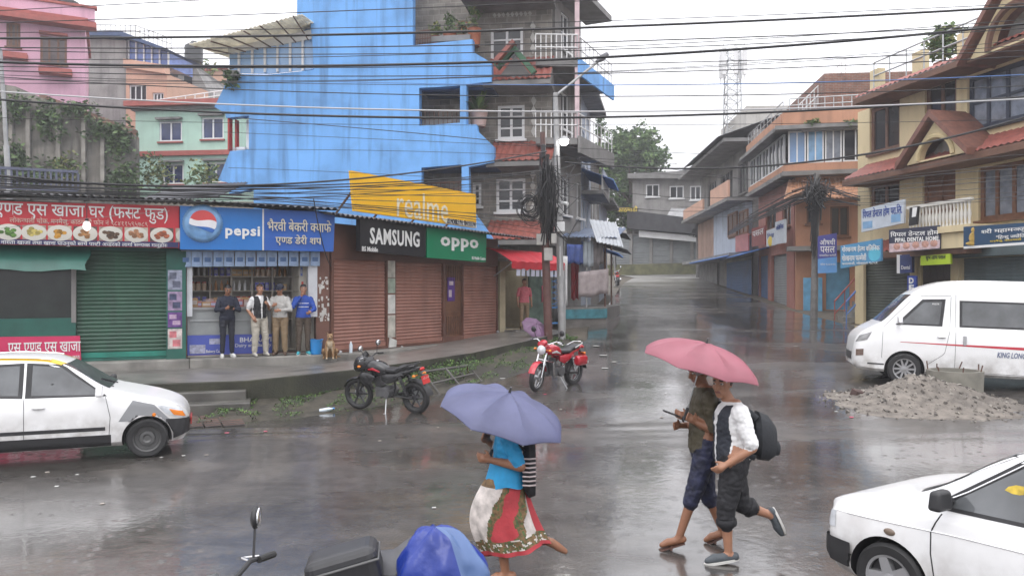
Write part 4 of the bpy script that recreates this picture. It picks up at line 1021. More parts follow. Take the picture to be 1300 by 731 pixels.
mb = MB(); FM.box(mb, u0 - 0.1, u1 + 0.1, FM.uz(230, 198)[1], FM.uz(230, 192)[1], 0.002, 0.2); mb.build('band', red_trim, mh)
mb = MB(); FM.box(mb, u0 - 0.4, u1 + 0.3, ztop + 0.19, ztop + 0.5, -0.6, 0.6); mb.build('eave_band', red_trim, mh)
mb = MB(); FM.poly(mb, [(165, 142), (170, 134), (283, 118), (292, 138)], [], -1.4, -1.2); mb.build('parapet', mint, mh)
mb = MB(); bar_rail(mb, FM.at(172, 134, -1.3), FM.at(283, 118, -1.3), 0.55, 9, 0.035); mb.build('roof_rail', white_paint, mh)
mb = MB()
for i, (x, y) in enumerate(((222, 226), (279, 232))): foliage(mb, FM.at(x, y, 2.0), (1.6, 1.2, 1.5), 420, 0.13, 30 + i, gap=0.1)
o = mb.build('bush', [leafB, leafC, leafY]); tag(o, 'loose feathery bush in front of the lower windows of the mint house', 'bush')
# pink house
FK = F(-30.5, 43.0, -23.6, 46.5)
kh = T('pink_house', 'pink house with red roof edges standing above the retaining wall', 'house', FK.pt(3, 10))
wk = [(8, 29, 26, 60), (51, 47, 85, 82)]
u0, u1 = FK.u(-60), FK.u(108); z1 = FK.uz(60, 22)[1]
house_box(FK, kh, u0, u1, 8, z1, [hole(FK, *q) for q in wk], 8, pinkw, roofm=red_trim)
for q in wk: window(FK, kh, *q, brown_wood, mat('curtained_glass', (0.10, 0.07, 0.07), 0.3, 0.4, 2), 3, 1, bar=0.12)
mb = MB(); FK.box(mb, u0, u1 + 0.5, z1 + 0.183, z1 + 0.9, -0.5, -0.2); mb.build('parapet', pinkw, kh)
mb = MB(); FK.box(mb, u0, u1 + 0.6, z1 - 0.5, z1 - 0.2, 0.001, 0.9); FK.box(mb, u0, u1 + 0.62, z1 + 0.91, z1 + 1.05, -0.6, -0.1); mb.build('eave_band', red_trim, kh)
for q in ((50, 43, 86, 46, .35), (50, 90, 92, 97, .7), (0, 70, 36, 77, .7)): mb = MB(); FK.pbox(mb, *q[:4], 0.001, q[4]); mb.build('window_hood', red_trim, kh)
def water_tank(loc, label, r=0.55, h_=1.2):
 t = T('water_tank', label, 'water tank', loc, world=False)
 mb = MB(); mb.lathe([(0.001, 0), (r, 0), (r * 1.03, 0.1), (r, 0.2), (r * 1.03, h_ * 0.4), (r, h_ * 0.5), (r * 1.03, h_ * 0.7), (r, h_ * 0.8), (r * 0.35, h_), (r * 0.33, h_ + 0.08), (0.001, h_ + 0.08)], Matrix.Translation((0, 0, 0.5)), 20); mb.build('tank', mat('tank_black', (0.02, 0.022, 0.025), 0.45, 0.1), t)
 mb = MB()
 for a in range(4): mb.tube([Vector((r * 0.8 * math.cos(a * 1.57), r * 0.8 * math.sin(a * 1.57), 0)), Vector((r * 0.8 * math.cos(a * 1.57), r * 0.8 * math.sin(a * 1.57), 0.5))], 0.04)
 mb.build('stand', rust_steel, t)
water_tank(FK.pt(FK.u(66), z1 + 0.18, -2.4), 'black water tank on the roof of the pink house, larger one on the left', 0.75, 1.5); water_tank(FK.pt(FK.u(84), z1 + 0.18, -2.0), 'black water tank on the roof of the pink house, next to the chimney end', 0.6, 1.2)
# retaining wall
FW = F(-29.5, 41.0, -18.9, 43.2)
rwm = mat('stained_retaining_wall', (0.20, 0.185, 0.16), 0.85, 0.35, 0.8, dirt=0.8, streak=1.0, bump=0.5, bscale=6)
rw = T('retaining_wall', 'tall stained concrete retaining wall with creepers below the pink house', 'wall', FW.pt(5, 5))
mb = MB(); FW.poly(mb, [(-60, 96), (20, 110), (80, 136), (172, 172), (173, 262), (-60, 262)], [], -0.8, 0.0); mb.build('wall', rwm, rw)
for x in (38, 76, 108, 132, 16): 
 mb = MB(); FW.poly(mb, [(x - 2.5, 112 + (x) * 0.36), (x + 2.5, 113 + x * 0.36), (x + 2.5, 255), (x - 2.5, 255)], [], 0.001, 0.3); mb.build('buttress', mat('pale_concrete', (0.27, 0.25, 0.22), 0.85, 0.3, 1.5, dirt=0.6, streak=0.7), rw)
brickred = brick_mat('red_brick', (0.26, 0.11, 0.07), (0.20, 0.08, 0.055), (0.22, 0.19, 0.16), 0.24, 0.08)
mb = MB(); FW.poly(mb, [(48, 117), (172, 164), (173, 176), (172, 172), (80, 137), (48, 125)], [], -0.5, -0.2); mb.build('brick_parapet', brickred, rw)
for i, (x, y, rx, rz_, n) in enumerate(((66, 155, 1.3, 1.6, 500), (20, 140, 1.6, 1.3, 380), (152, 180, 1.2, 1.6, 480), (160, 230, 1.4, 1.6, 480), (20, 205, 1.6, 1.4, 480), (85, 215, 1.5, 1.3, 320), (100, 140, 1.6, 0.7, 300), (128, 165, 1.2, 1.0, 260), (45, 228, 2.0, 1.0, 360))):
 t = T('creeper', ['dark creeper hanging in the middle of the retaining wall below the brick edge', 'thin creeper over the top left of the retaining wall', 'dense creeper at the upper right end of the retaining wall', 'dense dark shrub at the foot of the retaining wall by the mint house', 'shrub at the left foot of the retaining wall behind the lamp post', 'pale loose shrub at the middle foot of the retaining wall', 'low creeper along the brick edge of the retaining wall', 'small creeper right of the longest stain on the retaining wall', 'low wide shrub at the left foot of the retaining wall near the railing'][i], 'creeper', FW.at(x, y, 0.2))
 mb = MB(); foliage(mb, FW.at(x, y, 0.35), (rx, 0.5, rz_), n, 0.14, 40 + i, gap=0.2); mb.build('leaves', LEAF if i != 5 else [leafB, leafC, leafY], t)
 mb = MB(); mb.tube([FW.at(x, y + 12, 0.1), FW.at(x + 2, y, 0.2), FW.at(x - 1, y - 10, 0.2)], 0.03); mb.build('stem', bark, t)
# grey and peach houses behind
FGp = F(-29.0, 56.0, -19.2, 54.0)
gh = T('grey_peach_house', 'grey concrete and peach house with a blue glazed balcony behind the mint house', 'house', FGp.pt(5, 9))
peach = mat('peach_plaster', (0.55, 0.33, 0.24), 0.8, 0.08, 1, dirt=0.15)
mb = MB(); FGp.poly(mb, [(104, 48), (160, 52), (160, 182), (104, 182)], [], -5, 0); mb.build('wall', plaster_grey, gh)
wp_ = [(164, 108, 186, 130), (194, 118, 208, 130)]
mb = MB(); FGp.poly(mb, [(160.2, 84), (212, 94), (212, 182), (160.2, 182)], [[(a, b_), (a, d), (c, d), (c, b_)] for a, b_, c, d in wp_], -5, 0.02); mb.build('peach_wall', peach, gh)
for q in wp_: window(FGp, gh, *q, white_paint, glass_dark, 3, 1, bar=0.08)
mb = MB(); FGp.poly(mb, [(160, 50), (212, 64), (212, 84), (160, 76)], [], -3, -0.3); gz = mb.build('balcony_glazing', mat('blue_curtain_glass', (0.10, 0.16, 0.42), 0.15, 0.4, 1.5), gh)
mb = MB()
for x in (160.5, 170, 180, 190, 200, 211): FGp.poly(mb, [(x - 0.8, 50 + (x - 160) * 0.27), (x + 0.8, 50 + (x - 160) * 0.27), (x + 0.8, 76 + (x - 160) * 0.16), (x - 0.8, 76 + (x - 160) * 0.16)], [], -0.29, -0.2)
mb.build('glazing_bar', white_paint, gz)
mb = MB(); FGp.poly(mb, [(100, 43), (160, 43), (216, 64), (212, 66), (160, 49), (100, 48)], [], -4, 0.6); mb.build('roof', slab_b, gh)
mb = MB(); FGp.poly(mb, [(160, 76), (212, 84), (213, 95), (160, 87)], [], -0.28, 0.3); mb.build('balcony_parapet', peach, gh)
mb = MB(); bar_rail(mb, FGp.at(108, 40, -1), FGp.at(160, 41, -1), 0.8, 8, 0.03); bar_rail(mb, FGp.at(160, 41, -1), FGp.at(206, 58, -1), 0.8, 8, 0.03); mb.build('roof_rail', plaster_grey, gh)
FGq = F(-24.5, 62, -18.5, 62)
gq = T('bare_concrete_house', 'unfinished grey concrete house with a water tank on top, far up the hill', 'house', FGq.pt(3, 10))
mb = MB(); FGq.poly(mb, [(200, 62), (248, 84), (262, 112), (262, 160), (200, 160)], [], -6, 0); mb.build('wall', plaster_grey, gq)
for q in ((214, 84, 226, 98), (234, 96, 244, 108)): mb = MB(); FGq.pbox(mb, *q, 0.002, 0.05); mb.build('window', glass_dark, gq)
mb = MB(); FGq.poly(mb, [(198, 60), (250, 84), (250, 87), (198, 65)], [], -6.2, 0.3); mb.build('roof', slab_g, gq)
water_tank(FGq.at(233, 78, -2), 'black water tank on a stand on the bare concrete house', 0.7, 1.6)
FGr = F(-30.0, 64, -24.0, 66)
gr = T('peach_house', 'small pale peach house far up the hill, left of the blue house canopy', 'house', F(-26, 70, -20, 70).at(270, 100))
fq = F(-28, 70, -20, 70); mb = MB(); fq.poly(mb, [(258, 92), (284, 88), (284, 130), (258, 130)], [], -4, 0); mb.build('wall', peach, gr); mb = MB(); fq.poly(mb, [(256, 89), (286, 85), (286, 88), (256, 92)], [], -4.2, 0.3); mb.build('roof', red_trim, gr)
mb = MB(); foliage(mb, fq.at(262, 104, 3), (2.4, 2, 1.9), 700, 0.2, 77, gap=0.1); foliage(mb, fq.at(235, 108, 5), (2.4, 2, 1.2), 500, 0.2, 78, gap=0.1); o = mb.build('bush', [leafB, leafC, leafY]); tag(o, 'rounded pale green bushes on the hill behind the mint house roof', 'bushes')
# houses along the left of the lane
FL = F(2.75, 31.6, 5.6, 46.0)
def lane_house(label, u0, u1, z1, wm, holes, fm, depth=6, rail=None, name='lane_house'):
 t = T(name, label, 'house', FL.pt((u0 + u1) / 2, zroad(0, FL.pt(u0, 0).y)))
 zb = zroad(0, FL.pt(u0, 0).y) - 0.3
 mb = MB(); FL.wall(mb, u0, u1, zb, z1, holes, -0.25, 0); FL.box(mb, u0, u0 + 0.25, zb, z1, -depth, -0.251); FL.box(mb, u1 - 0.25, u1, zb, z1, -depth, -0.251); FL.box(mb, u0 + 0.251, u1 - 0.251, zb, z1, -depth, -depth + 0.25)
 mb.build('wall', wm, t)
 mb = MB(); FL.box(mb, u0 - 0.2, u1 + 0.2, z1 + 0.003, z1 + 0.15, -depth - 0.2, 0.7); mb.build('roof', slab_g, t)
 for (a, b_, c, d) in holes: window(FL, t, a, c, b_, d, fm, glass_dark, 2, 2, pix=False)
 return t
paleblue = mat('pale_blue_plaster', (0.42, 0.47, 0.55), 0.8, 0.1, 1, dirt=0.3, streak=0.3)
h1 = lane_house('pale narrow lane house with blue canopies right behind the stone corner', 0.0, 4.2, 10.2, paleblue, [(0.6, 1.4, 4.6, 6.0), (2.0, 2.9, 4.6, 6.0), (0.6, 1.4, 7.4, 8.9), (2.0, 2.9, 7.4, 8.9)], white_paint)
bcan = mat('blue_canopy', (0.06, 0.17, 0.46), 0.5, 0.15, 3, dirt=0.2)
for (z, n1) in ((7.25, 1.3), (4.3, 1.5)):
 mb = MB(); corr(mb, FL.pt(0.1, z - 0.5, n1), FL.pt(3.6, z - 0.5, n1), FL.pt(3.6, z, 0.02), FL.pt(0.1, z, 0.02)); mb.build('canopy', bcan, h1)
mb = MB(); mb.hexa([FL.pt(0.1, 6.2, 0.01), FL.pt(3.9, 6.2, 0.01), FL.pt(3.9, 6.2, 0.9), FL.pt(0.1, 6.2, 0.9), FL.pt(0.1, 6.35, 0.01), FL.pt(3.9, 6.35, 0.01), FL.pt(3.9, 6.35, 0.9), FL.pt(0.1, 6.35, 0.9)]); mb.build('balcony', slab_g, h1)
mb = MB(); bar_rail(mb, FL.pt(0.1, 6.35, 0.85), FL.pt(3.9, 6.35, 0.85), 0.9, 12, 0.025); mb.build('balustrade', white_paint, h1)
h2 = lane_house('grey three storey lane house in the middle of the left row', 4.5, 8.6, 8.6, plaster_grey, [(5.0, 6.0, 5.4, 6.8), (6.8, 7.8, 5.4, 6.8)], white_paint)
mb = MB(); corr(mb, FL.pt(4.4, 4.9, 1.6), FL.pt(8.7, 4.9, 1.6), FL.pt(8.7, 5.3, 0.01), FL.pt(4.4, 5.3, 0.01)); mb.build('canopy', tin, h2)
h3 = lane_house('last low plastered house of the left row beside the big tree', 8.9, 14.0, 6.9, paleblue, [(9.6, 10.6, 4.9, 6.0), (11.4, 12.4, 4.9, 6.0)], brown_wood)
mb = MB(); corr(mb, FL.pt(8.8, 4.4, 1.4), FL.pt(14, 4.4, 1.4), FL.pt(14, 4.8, 0.01), FL.pt(8.8, 4.8, 0.01)); mb.build('canopy', tin, h3)
# lean-to stall on its raised platform
sx = FL.off(0.6)
Ft = F(1.9, 28.3, 5.0, 30.6)
ls = T('lean_to_stall', 'lean to stall of poles, hanging cloths and metal sheet on a turquoise edged platform', 'stall', Ft.pt(1.6, 1.0))
zp = 1.72
mb = MB(); mb.hexa([Vector((1.75, 28.3, 0.8)), Vector((3.55, 29.6, 0.8)), Vector((4.6, 33.5, 0.8)), Vector((2.8, 33.5, 0.8)), Vector((1.75, 28.3, zp)), Vector((3.55, 29.6, zp)), Vector((4.6, 33.5, zp)), Vector((2.8, 33.5, zp))]); o = mb.build('platform', concrete_wet, ls); bevelm(o, 0.03)
turq = mat('turquoise_paint', (0.05, 0.19, 0.23), 0.6, 0.4, 3, dirt=0.9)
mb = MB(); mb.hexa([Vector((1.7, 28.25, 1.3)), Vector((3.57, 29.55, 1.3)), Vector((3.56, 29.62, 1.3)), Vector((1.75, 28.32, 1.3)), Vector((1.7, 28.25, zp - 0.08)), Vector((3.57, 29.55, zp - 0.08)), Vector((3.55, 29.597, zp - 0.08)), Vector((1.72, 28.276, zp - 0.08))]); mb.build('platform_edge', turq, ls)
posts = [(1.9, 28.5, 4.3), (2.75, 29.1, 4.35), (3.5, 29.65, 4.4), (4.2, 33.3, 4.6)]
for x, y, z in posts:
 mb = MB(); mb.tube([(x, y, zp - 0.01), (x, y, z)], 0.035); mb.build('post', steel if x < 3 else rust_steel, ls)
mb = MB(); corr(mb, (1.3, 28.0, 4.25), (3.9, 29.3, 4.3), (4.9, 33.6, 5.0), (2.2, 33.6, 5.0)); mb.build('sheet_roof', mat('blue_grey_sheet', (0.10, 0.15, 0.26), 0.5, 0.25, 2, dirt=0.4), ls)
mb = MB(); corr(mb, (3.1, 28.7, 4.1), (4.15, 29.3, 3.95), (3.95, 29.9, 4.9), (2.9, 29.5, 5.0)); mb.build('loose_sheet', mat('pale_sheet', (0.42, 0.44, 0.47), 0.5, 0.15, 2), ls)
def cloth(name, label, cat, a, b_, drop, col, group=None, seed=0):
 a = Vector(a); b_ = Vector(b_); mb = MB(); rows = []; k = 10
 nrm = (b_ - a).cross(Vector((0, 0, 1))).normalized()
 for i in range(6):
  t = i / 5; rows.append([a.lerp(b_, j / k) + Vector((0, 0, -drop * t - 0.04 * math.sin(j * 0.9 + seed) * t)) + nrm * (0.04 * math.sin(j * 1.7 + seed + t)) for j in range(k + 1)])
 mb.grid(rows); o = mb.build(name, mat('cloth_%s' % '_'.join(str(int(c * 100)) for c in col), col, 0.85, 0.2, 4, dirt=0.1)); sd = o.modifiers.new('thick', 'SOLIDIFY'); sd.thickness = 0.015
 tag(o, label, cat, group)
cloth('hanging_cloth', 'white sheet hanging tall beside the grey street light pole', 'cloth', (1.72, 27.9, 3.55), (2.0, 28.1, 3.55), 1.75, (0.62, 0.62, 0.62))
cloth('hanging_cloth', 'dark blue cloth hanging at the top left of the lean to stall', 'cloth', (1.95, 28.35, 4.0), (2.6, 28.8, 4.0), 0.7, (0.05, 0.08, 0.24), seed=1)
cloth('hanging_cloth', 'pale grey towel hanging high between the stall poles', 'cloth', (2.6, 28.9, 4.15), (3.0, 29.2, 4.15), 0.95, (0.30, 0.33, 0.36), seed=2)
cloth('hanging_cloth', 'dull brown cloth hanging at the right pole of the lean to stall', 'cloth', (3.02, 29.25, 4.1), (3.4, 29.5, 4.1), 0.8, (0.20, 0.18, 0.18), seed=3)
cloth('hanging_cloth', 'large grey pink sheet draped low across the lean to stall', 'cloth', (2.45, 28.85, 3.0), (3.6, 29.6, 3.15), 0.95, (0.34, 0.29, 0.29), seed=4)
cloth('hanging_cloth', 'red cloth hanging inside the lean to stall', 'cloth', (2.2, 29.3, 3.4), (2.5, 29.4, 3.4), 1.4, (0.35, 0.03, 0.04), seed=5)
cloth('hanging_cloth', 'narrow striped grey cloth in the middle of the lean to stall', 'cloth', (2.5, 29.0, 3.7), (2.72, 29.15, 3.7), 0.75, (0.24, 0.25, 0.28), seed=6)
cloth('hanging_cloth', 'pink garment hanging on the wall beside the brown iron pole', 'cloth', (1.02, 27.2, 2.5), (1.22, 27.4, 2.5), 0.55, (0.55, 0.10, 0.17), seed=7)
# blue lattice door next to the lamp pole
t = T('lattice_gate', 'blue painted lattice gate standing behind the grey street light pole', 'gate', (1.45, 27.9, 1.2))
mb = MB(); fg = F(1.15, 27.7, 1.75, 28.1)
for u in (0, 0.68): fg.box(mb, u, u + 0.06, 1.15, 3.3, -0.03, 0.03)
for z in (1.15, 1.7, 3.24): fg.box(mb, 0.06, 0.68, z, z + 0.06, -0.03, 0.03)
mb.build('frame', mat('gate_blue', (0.06, 0.20, 0.45), 0.5, 0.2), t)
mb = MB()
for i in range(7):
 mb.tube([fg.pt(0.06, 1.75 + i * 0.2, 0), fg.pt(0.68, 1.95 + i * 0.2, 0)], 0.012); mb.tube([fg.pt(0.68, 1.75 + i * 0.2, 0.012), fg.pt(0.06, 1.95 + i * 0.2, 0.012)], 0.012)
mb.build('lattice', mat('gate_blue', (0.06, 0.20, 0.45), 0.5, 0.2), t)
# the building across the end of the lane
FF = F(8.0, 68.0, 17.8, 65.0)
fb = T('end_building', 'long dark grey building with closed shutters across the far end of the lane', 'building', FF.pt(5, 3.5))
zb = FF.uz(840, 336)[1]; z1 = FF.uz(840, 296)[1]; z2 = FF.uz(840, 268)[1]
u0, u1 = FF.u(776), FF.u(905)
mb = MB(); FF.box(mb, u0, u1, zb - 1.2, z1, -6, -0.15); 
for i in range(6): u = u0 + (u1 - u0) * i / 5; FF.box(mb, u - 0.12, u + 0.12, zb - 1.2, z1, -0.149, 0)
mb.build('wall', plaster_grey, fb)
shg = mat('grey_shutter_paint', (0.20, 0.215, 0.22), 0.5, 0.12, 1.5, dirt=0.3)
for i in range(5): shutter(FF, u0 + (u1 - u0) * i / 5 + 0.15, u0 + (u1 - u0) * (i + 1) / 5 - 0.15, zb, z1 - 0.1, -0.14, shg, fb, pitch=0.14, amp=0.03)
mb = MB(); FF.poly(mb, [(812, 293), (892, 301), (892, 308), (812, 301)], [], 0.01, 0.5); mb.build('white_band', white_paint, fb)
mb = MB(); FF.poly(mb, [(798, 268), (886, 279), (888, 298), (812, 292), (798, 290)], [], -5, 0.9); mb.build('dark_canopy', mat('dark_shed', (0.05, 0.05, 0.055), 0.8, 0.3, 2), fb)
sb = board(FF, 'yellow_name_board', 'thin yellow lettered board under the roof of the far end building', 'sign', [(785, 263), (813, 266), (813, 271), (785, 268)], 1.2, 0.05, mat('board_dark', (0.03, 0.03, 0.03), 0.5, 0.1))
flet(FF, 'काठमाडौं', 787, 263.8, 812, 270.6, 1.26, letter_yellow, sb)
FF2 = F(9.5, 69.5, 19.0, 67.0)
up = T('upper_house', 'grey upper house with one white window above the end building', 'house', FF2.pt(5, 8))
wz = [(820, 234, 837, 250), (850, 236, 868, 252), (876, 236, 890, 254)]
mb = MB(); FF2.wall(mb, FF2.u(803), FF2.u(905), FF2.uz(850, 300)[1], FF2.uz(850, 226)[1], [hole(FF2, *q) for q in wz], -0.3, 0); FF2.pbox(mb, 803, 226, 905, 300, -8, -7.7); FF2.pbox(mb, 803, 226, 806, 300, -7.69, -0.301); mb.build('wall', plaster_grey, up)
for q in wz: window(FF2, up, *q, white_paint, glass_dark, 2, 1, bar=0.1)
mb = MB(); FF2.poly(mb, [(798, 222), (905, 217), (905, 228), (798, 228)], [], -8, 0.8); mb.build('roof', slab_g, up)
mb = MB(); FF2.poly(mb, [(858, 211), (880, 205), (905, 217), (840, 217)], [], -6, -3); mb.build('roof_gable', tin, up)
FF3 = FF.off(-0.5)
mb = MB(); corr(mb, FF.at(842, 283, 0.4), FF.at(897, 287, 0.4), FF.at(893, 264, -1.5), FF.at(850, 262, -1.5)); o = mb.build('tin_sheet_roof', mat('pale_tin', (0.42, 0.42, 0.43), 0.5, 0.2, 2, dirt=0.3)); tag(o, 'pale tin sheet roof lying against the upper house over the end building', 'roof')
mb = MB(); FF.poly(mb, [(776, 337), (905, 334), (905, 348), (776, 350)], [], 1.5, 1.9); o = mb.build('low_wall', mat('mossy_yellow_wall', (0.13, 0.13, 0.07), 0.8, 0.4, 1.5, dirt=0.6)); tag(o, 'low mossy kerb wall in front of the shuttered end building', 'wall')
mb = MB(); FF2.pbox(mb, 878, 192, 887, 206, -3.6, -3.5); mb.tube([FF2.at(882, 206, -3.55), FF2.at(882, 216, -3.55)], 0.05); o = mb.build('rooftop_banner', mat('banner_green', (0.05, 0.30, 0.2), 0.7, 0.1)); tag(o, 'small green square banner on a roof at the far end of the lane', 'banner')
# the big tree and its slim neighbour
tr = T('broad_tree', 'big round leafy tree rising behind the houses at the end of the lane', 'tree', P(800, 330, 78))
c = P(800, 222, 78)
mb = MB(); mb.tube([P(800, 345, 78), P(801, 290, 78), c], [0.5, 0.4, 0.2], 8)
for a in range(7):
 d = Vector((math.cos(a * 0.9), math.sin(a * 0.9), 0.9)); mb.tube([P(801, 285 - a * 6, 78), P(801, 275 - a * 6, 78) + d * 2.6], [0.2, 0.06], 6)
mb.build('trunk', bark, tr)
mb = MB()
treeA = mat('tree_leaf_dark', (0.035, 0.085, 0.02), 0.65, 0.2); treeB = mat('tree_leaf_mid', (0.07, 0.14, 0.035), 0.65, 0.2); treeC = mat('tree_leaf_light', (0.13, 0.21, 0.06), 0.65, 0.2)
for i, (px, py, r, n) in enumerate(((785, 188, 2.6, 1900), (812, 180, 2.7, 1900), (798, 210, 3.3, 2600), (830, 202, 2.0, 1200), (776, 228, 2.8, 1900), (806, 248, 2.6, 1700), (775, 262, 2.2, 1400), (796, 275, 2.2, 1000), (828, 225, 1.6, 800))):
 foliage(mb, P(px, py, 77 + (i % 3)), (r, r * 0.9, r * 0.85), int(n * 1.35), 0.21, 90 + i, gap=0.2)
mb.build('crown', [treeA, treeB, treeC], tr)
tr = T('slim_tree', 'slim dark tree standing left of the big round tree', 'tree', P(761, 330, 70))
mb = MB(); mb.tube([P(761, 330, 70), P(761, 160, 70)], [0.25, 0.1], 7); mb.build('trunk', bark, tr)
mb = MB()
for i, (px, py, r) in enumerate(((761, 148, 0.8), (762, 165, 0.95), (759, 190, 0.9), (764, 215, 1.0))): foliage(mb, P(px, py, 70), (r * 0.8, r * 0.8, r), 500, 0.13, 60 + i)
mb.build('crown', [treeA, treeB, treeC], tr)
# bare hill line between
# right side of the lane
FY = F(13.3, 30.0, 16.2, 16.0)
yh = T('yellow_house', 'large yellow corner house with red tiled eaves and brown windows above the shop signs', 'house', FY.pt(6, 1))
yellowp = mat('yellow_plaster', (0.66, 0.55, 0.34), 0.8, 0.07, 1, dirt=0.12, streak=0.22)
brn = mat('brown_trim', (0.14, 0.07, 0.045), 0.65, 0.2, 4)
ZE1, ZE2, ZS = 9.45, 6.75, 4.0
u0, u1 = FY.u(1089), FY.len
wy = {'a': (1104, 132, 1142, 192), 'b': (1174, 98, 1214, 160), 'c': (1228, 82, 1330, 155), 'd': (1171, 218, 1213, 268), 'e': (1242, 205, 1330, 276), 'f': (1104, 232, 1142, 262)}
gsh = [(1094, 322, 1156, 430), (1220, 316, 1330, 400)]; gdoor = (1169, 335, 1209, 420)
hl = [hole(FY, *q) for q in list(wy.values()) + gsh + [gdoor]]
hl[-3] = (hl[-3][0], hl[-3][1], 0.86, 3.55); hl[-2] = (hl[-2][0], hl[-2][1], 0.6, 3.3); hl[-1] = (hl[-1][0], hl[-1][1], 0.8, 3.45)
hl[-2] = (hl[-2][0], FY.u(1330), 0.6, 3.35)
mb = MB(); FY.wall(mb, u0, u1, -0.3, ZE1 - 0.3, hl, -0.3, 0); FY.box(mb, u0, u0 + 0.3, -0.3, ZE1 - 0.3, -9, -0.301); FY.box(mb, u1 - 0.3, u1, -0.3, ZE1 - 0.3, -9, -0.301); FY.box(mb, u0 + 0.31, u1 - 0.31, -0.3, ZE1 - 0.3, -9, -8.7)
mb.build('wall', yellowp, yh)
curt = mat('grey_curtain_glass', (0.20, 0.22, 0.26), 0.12, 0.35, 3)
for k, fm, pm, cols, rows_ in (('a', brn, glass_dark, 2, 1), ('b', brn, glass_dark, 2, 1), ('c', mat('slate_frame', (0.025, 0.035, 0.06), 0.5, 0.1), curt, 4, 2), ('d', brown_wood, brown_wood, 2, 1), ('e', brown_wood, curt, 4, 1), ('f', brown_wood, glass_dark, 2, 1)):
 window(FY, yh, *wy[k], fm, pm, cols, rows_, bar=0.14, n=-0.14)
steelblue = mat('blue_grey_shutter', (0.11, 0.145, 0.155), 0.45, 0.15, 1.2, dirt=0.3, streak=0.2); greygreen = mat('grey_green_shutter', (0.10, 0.115, 0.095), 0.45, 0.15, 1.2, dirt=0.4, streak=0.2)
shutter(FY, hl[-3][0] + 0.01, hl[-3][1] - 0.01, 0.88, hl[-3][3], -0.12, greygreen, yh, pitch=0.1); shutter(FY, hl[-2][0] + 0.01, hl[-2][1] - 0.01, 0.62, hl[-2][3], -0.12, steelblue, yh, pitch=0.1)
mb = MB(); q = hl[-1]; FY.box(mb, q[0] + 0.01, q[1] - 0.01, q[2], q[3], -0.14, -0.08)
for k in range(4): FY.box(mb, q[0] + 0.05 + (q[1] - q[0] - 0.1) * k / 4, q[0] + 0.05 + (q[1] - q[0] - 0.1) * (k + 0.85) / 4, q[2] + 0.1, q[3] - 0.1, -0.079, -0.06)
mb.build('door', mat('dark_brown_door', (0.05, 0.035, 0.028), 0.5, 0.2), yh)
mb = MB(); FY.box(mb, hl[-2][0] - 0.1, hl[-2][1], 3.36, 3.75, 0.003, 0.5); mb.build('shutter_box', steelblue, yh)
# eaves
def yeave(ua, ub, z, n1, drop, name='tiled_eave'):
 mb = MB(); rows = []; k = int((ub - ua) / 0.06)
 for i in range(9):
  t = i / 8; rows.append([FY.pt(ua + (ub - ua) * j / k, z - drop * t + 0.03 * math.sin(j * math.pi / 2) + (0.025 if i % 2 else 0), n1 * t) for j in range(k + 1)])
 mb.grid(rows); e = mb.build(name, tile_red, yh)
 mb = MB(); mb.hexa([FY.pt(ua, z - drop - 0.25, n1 + 0.03), FY.pt(ub, z - drop - 0.25, n1 + 0.03), FY.pt(ub, z - drop - 0.25, 0.003), FY.pt(ua, z - drop - 0.25, 0.003), FY.pt(ua, z - drop - 0.06, n1 + 0.03), FY.pt(ub, z - drop - 0.06, n1 + 0.03), FY.pt(ub, z - 0.09, 0.003), FY.pt(ua, z - 0.09, 0.003)])
 mb.build('soffit', brn, yh)
yeave(FY.off(1.3).u(1076), u1, ZE1 + 0.35, 1.05, 0.45); yeave(FY.off(1.25).u(1064), u1, ZE2 + 0.3, 1.05, 0.6); yeave(FY.off(1.0).u(1085), FY.off(1.0).u(1228), ZS + 0.15, 1.0, 0.45)
mb = MB(); FY.box(mb, u0 - 0.4, u1, ZE1 + 0.36, ZE1 + 0.5, -9, -0.3); mb.build('roof', slab_g, yh)
# gables with arches
def gable(uc, z, w_, h_, n, big):
 mb = MB()
 arch = [(uc + w_ * 0.27 * math.cos(math.pi * i / 14), z + 0.05 + h_ * 0.52 * math.sin(math.pi * i / 14)) for i in range(15)]
 mb.prism([(uc - w_ / 2, z), (uc + w_ / 2, z), (uc, z + h_)], [arch], lambda a, b_, t: FY.pt(a, b_, t), n - 0.2, n); g = mb.build('gable', yellowp, yh)
 mb = MB()
 for s_ in (-1, 1):
  a = (uc + s_ * (w_ / 2 + 0.25), z - 0.12); b_ = (uc, z + h_ + 0.12)
  mb.hexa([FY.pt(a[0], a[1], n + 0.25), FY.pt(b_[0], b_[1], n + 0.25), FY.pt(b_[0], b_[1], n - 1.2), FY.pt(a[0], a[1], n - 1.2), FY.pt(a[0], a[1] + 0.22, n + 0.25), FY.pt(b_[0], b_[1] + 0.22, n + 0.25), FY.pt(b_[0], b_[1] + 0.22, n - 1.2), FY.pt(a[0], a[1] + 0.22, n - 1.2)])
 mb.build('gable_roof', mat('brown_tile', (0.17, 0.075, 0.055), 0.6, 0.25, 5), g)
 mb = MB(); mb.tube([FY.pt(uc + w_ * 0.29 * math.cos(math.pi * i / 14), z + 0.05 + h_ * 0.56 * math.sin(math.pi * i / 14), n + 0.02) for i in range(15)], 0.10 if big else 0.08, 6); mb.build('arch_moulding', brn if big else cream, g)
 mb = MB(); mb.prism(arch, [], lambda a, b_, t: FY.pt(a, b_, t), n - 0.6, n - 0.5); mb.build('arch_back', plaster_grey, g)
gable(FY.off(1.25).u(1182), 6.45, 2.6, 1.2, 1.1, False); gable(FY.off(1.1).u(1290), 9.15, 3.3, 1.9, 1.1, True)
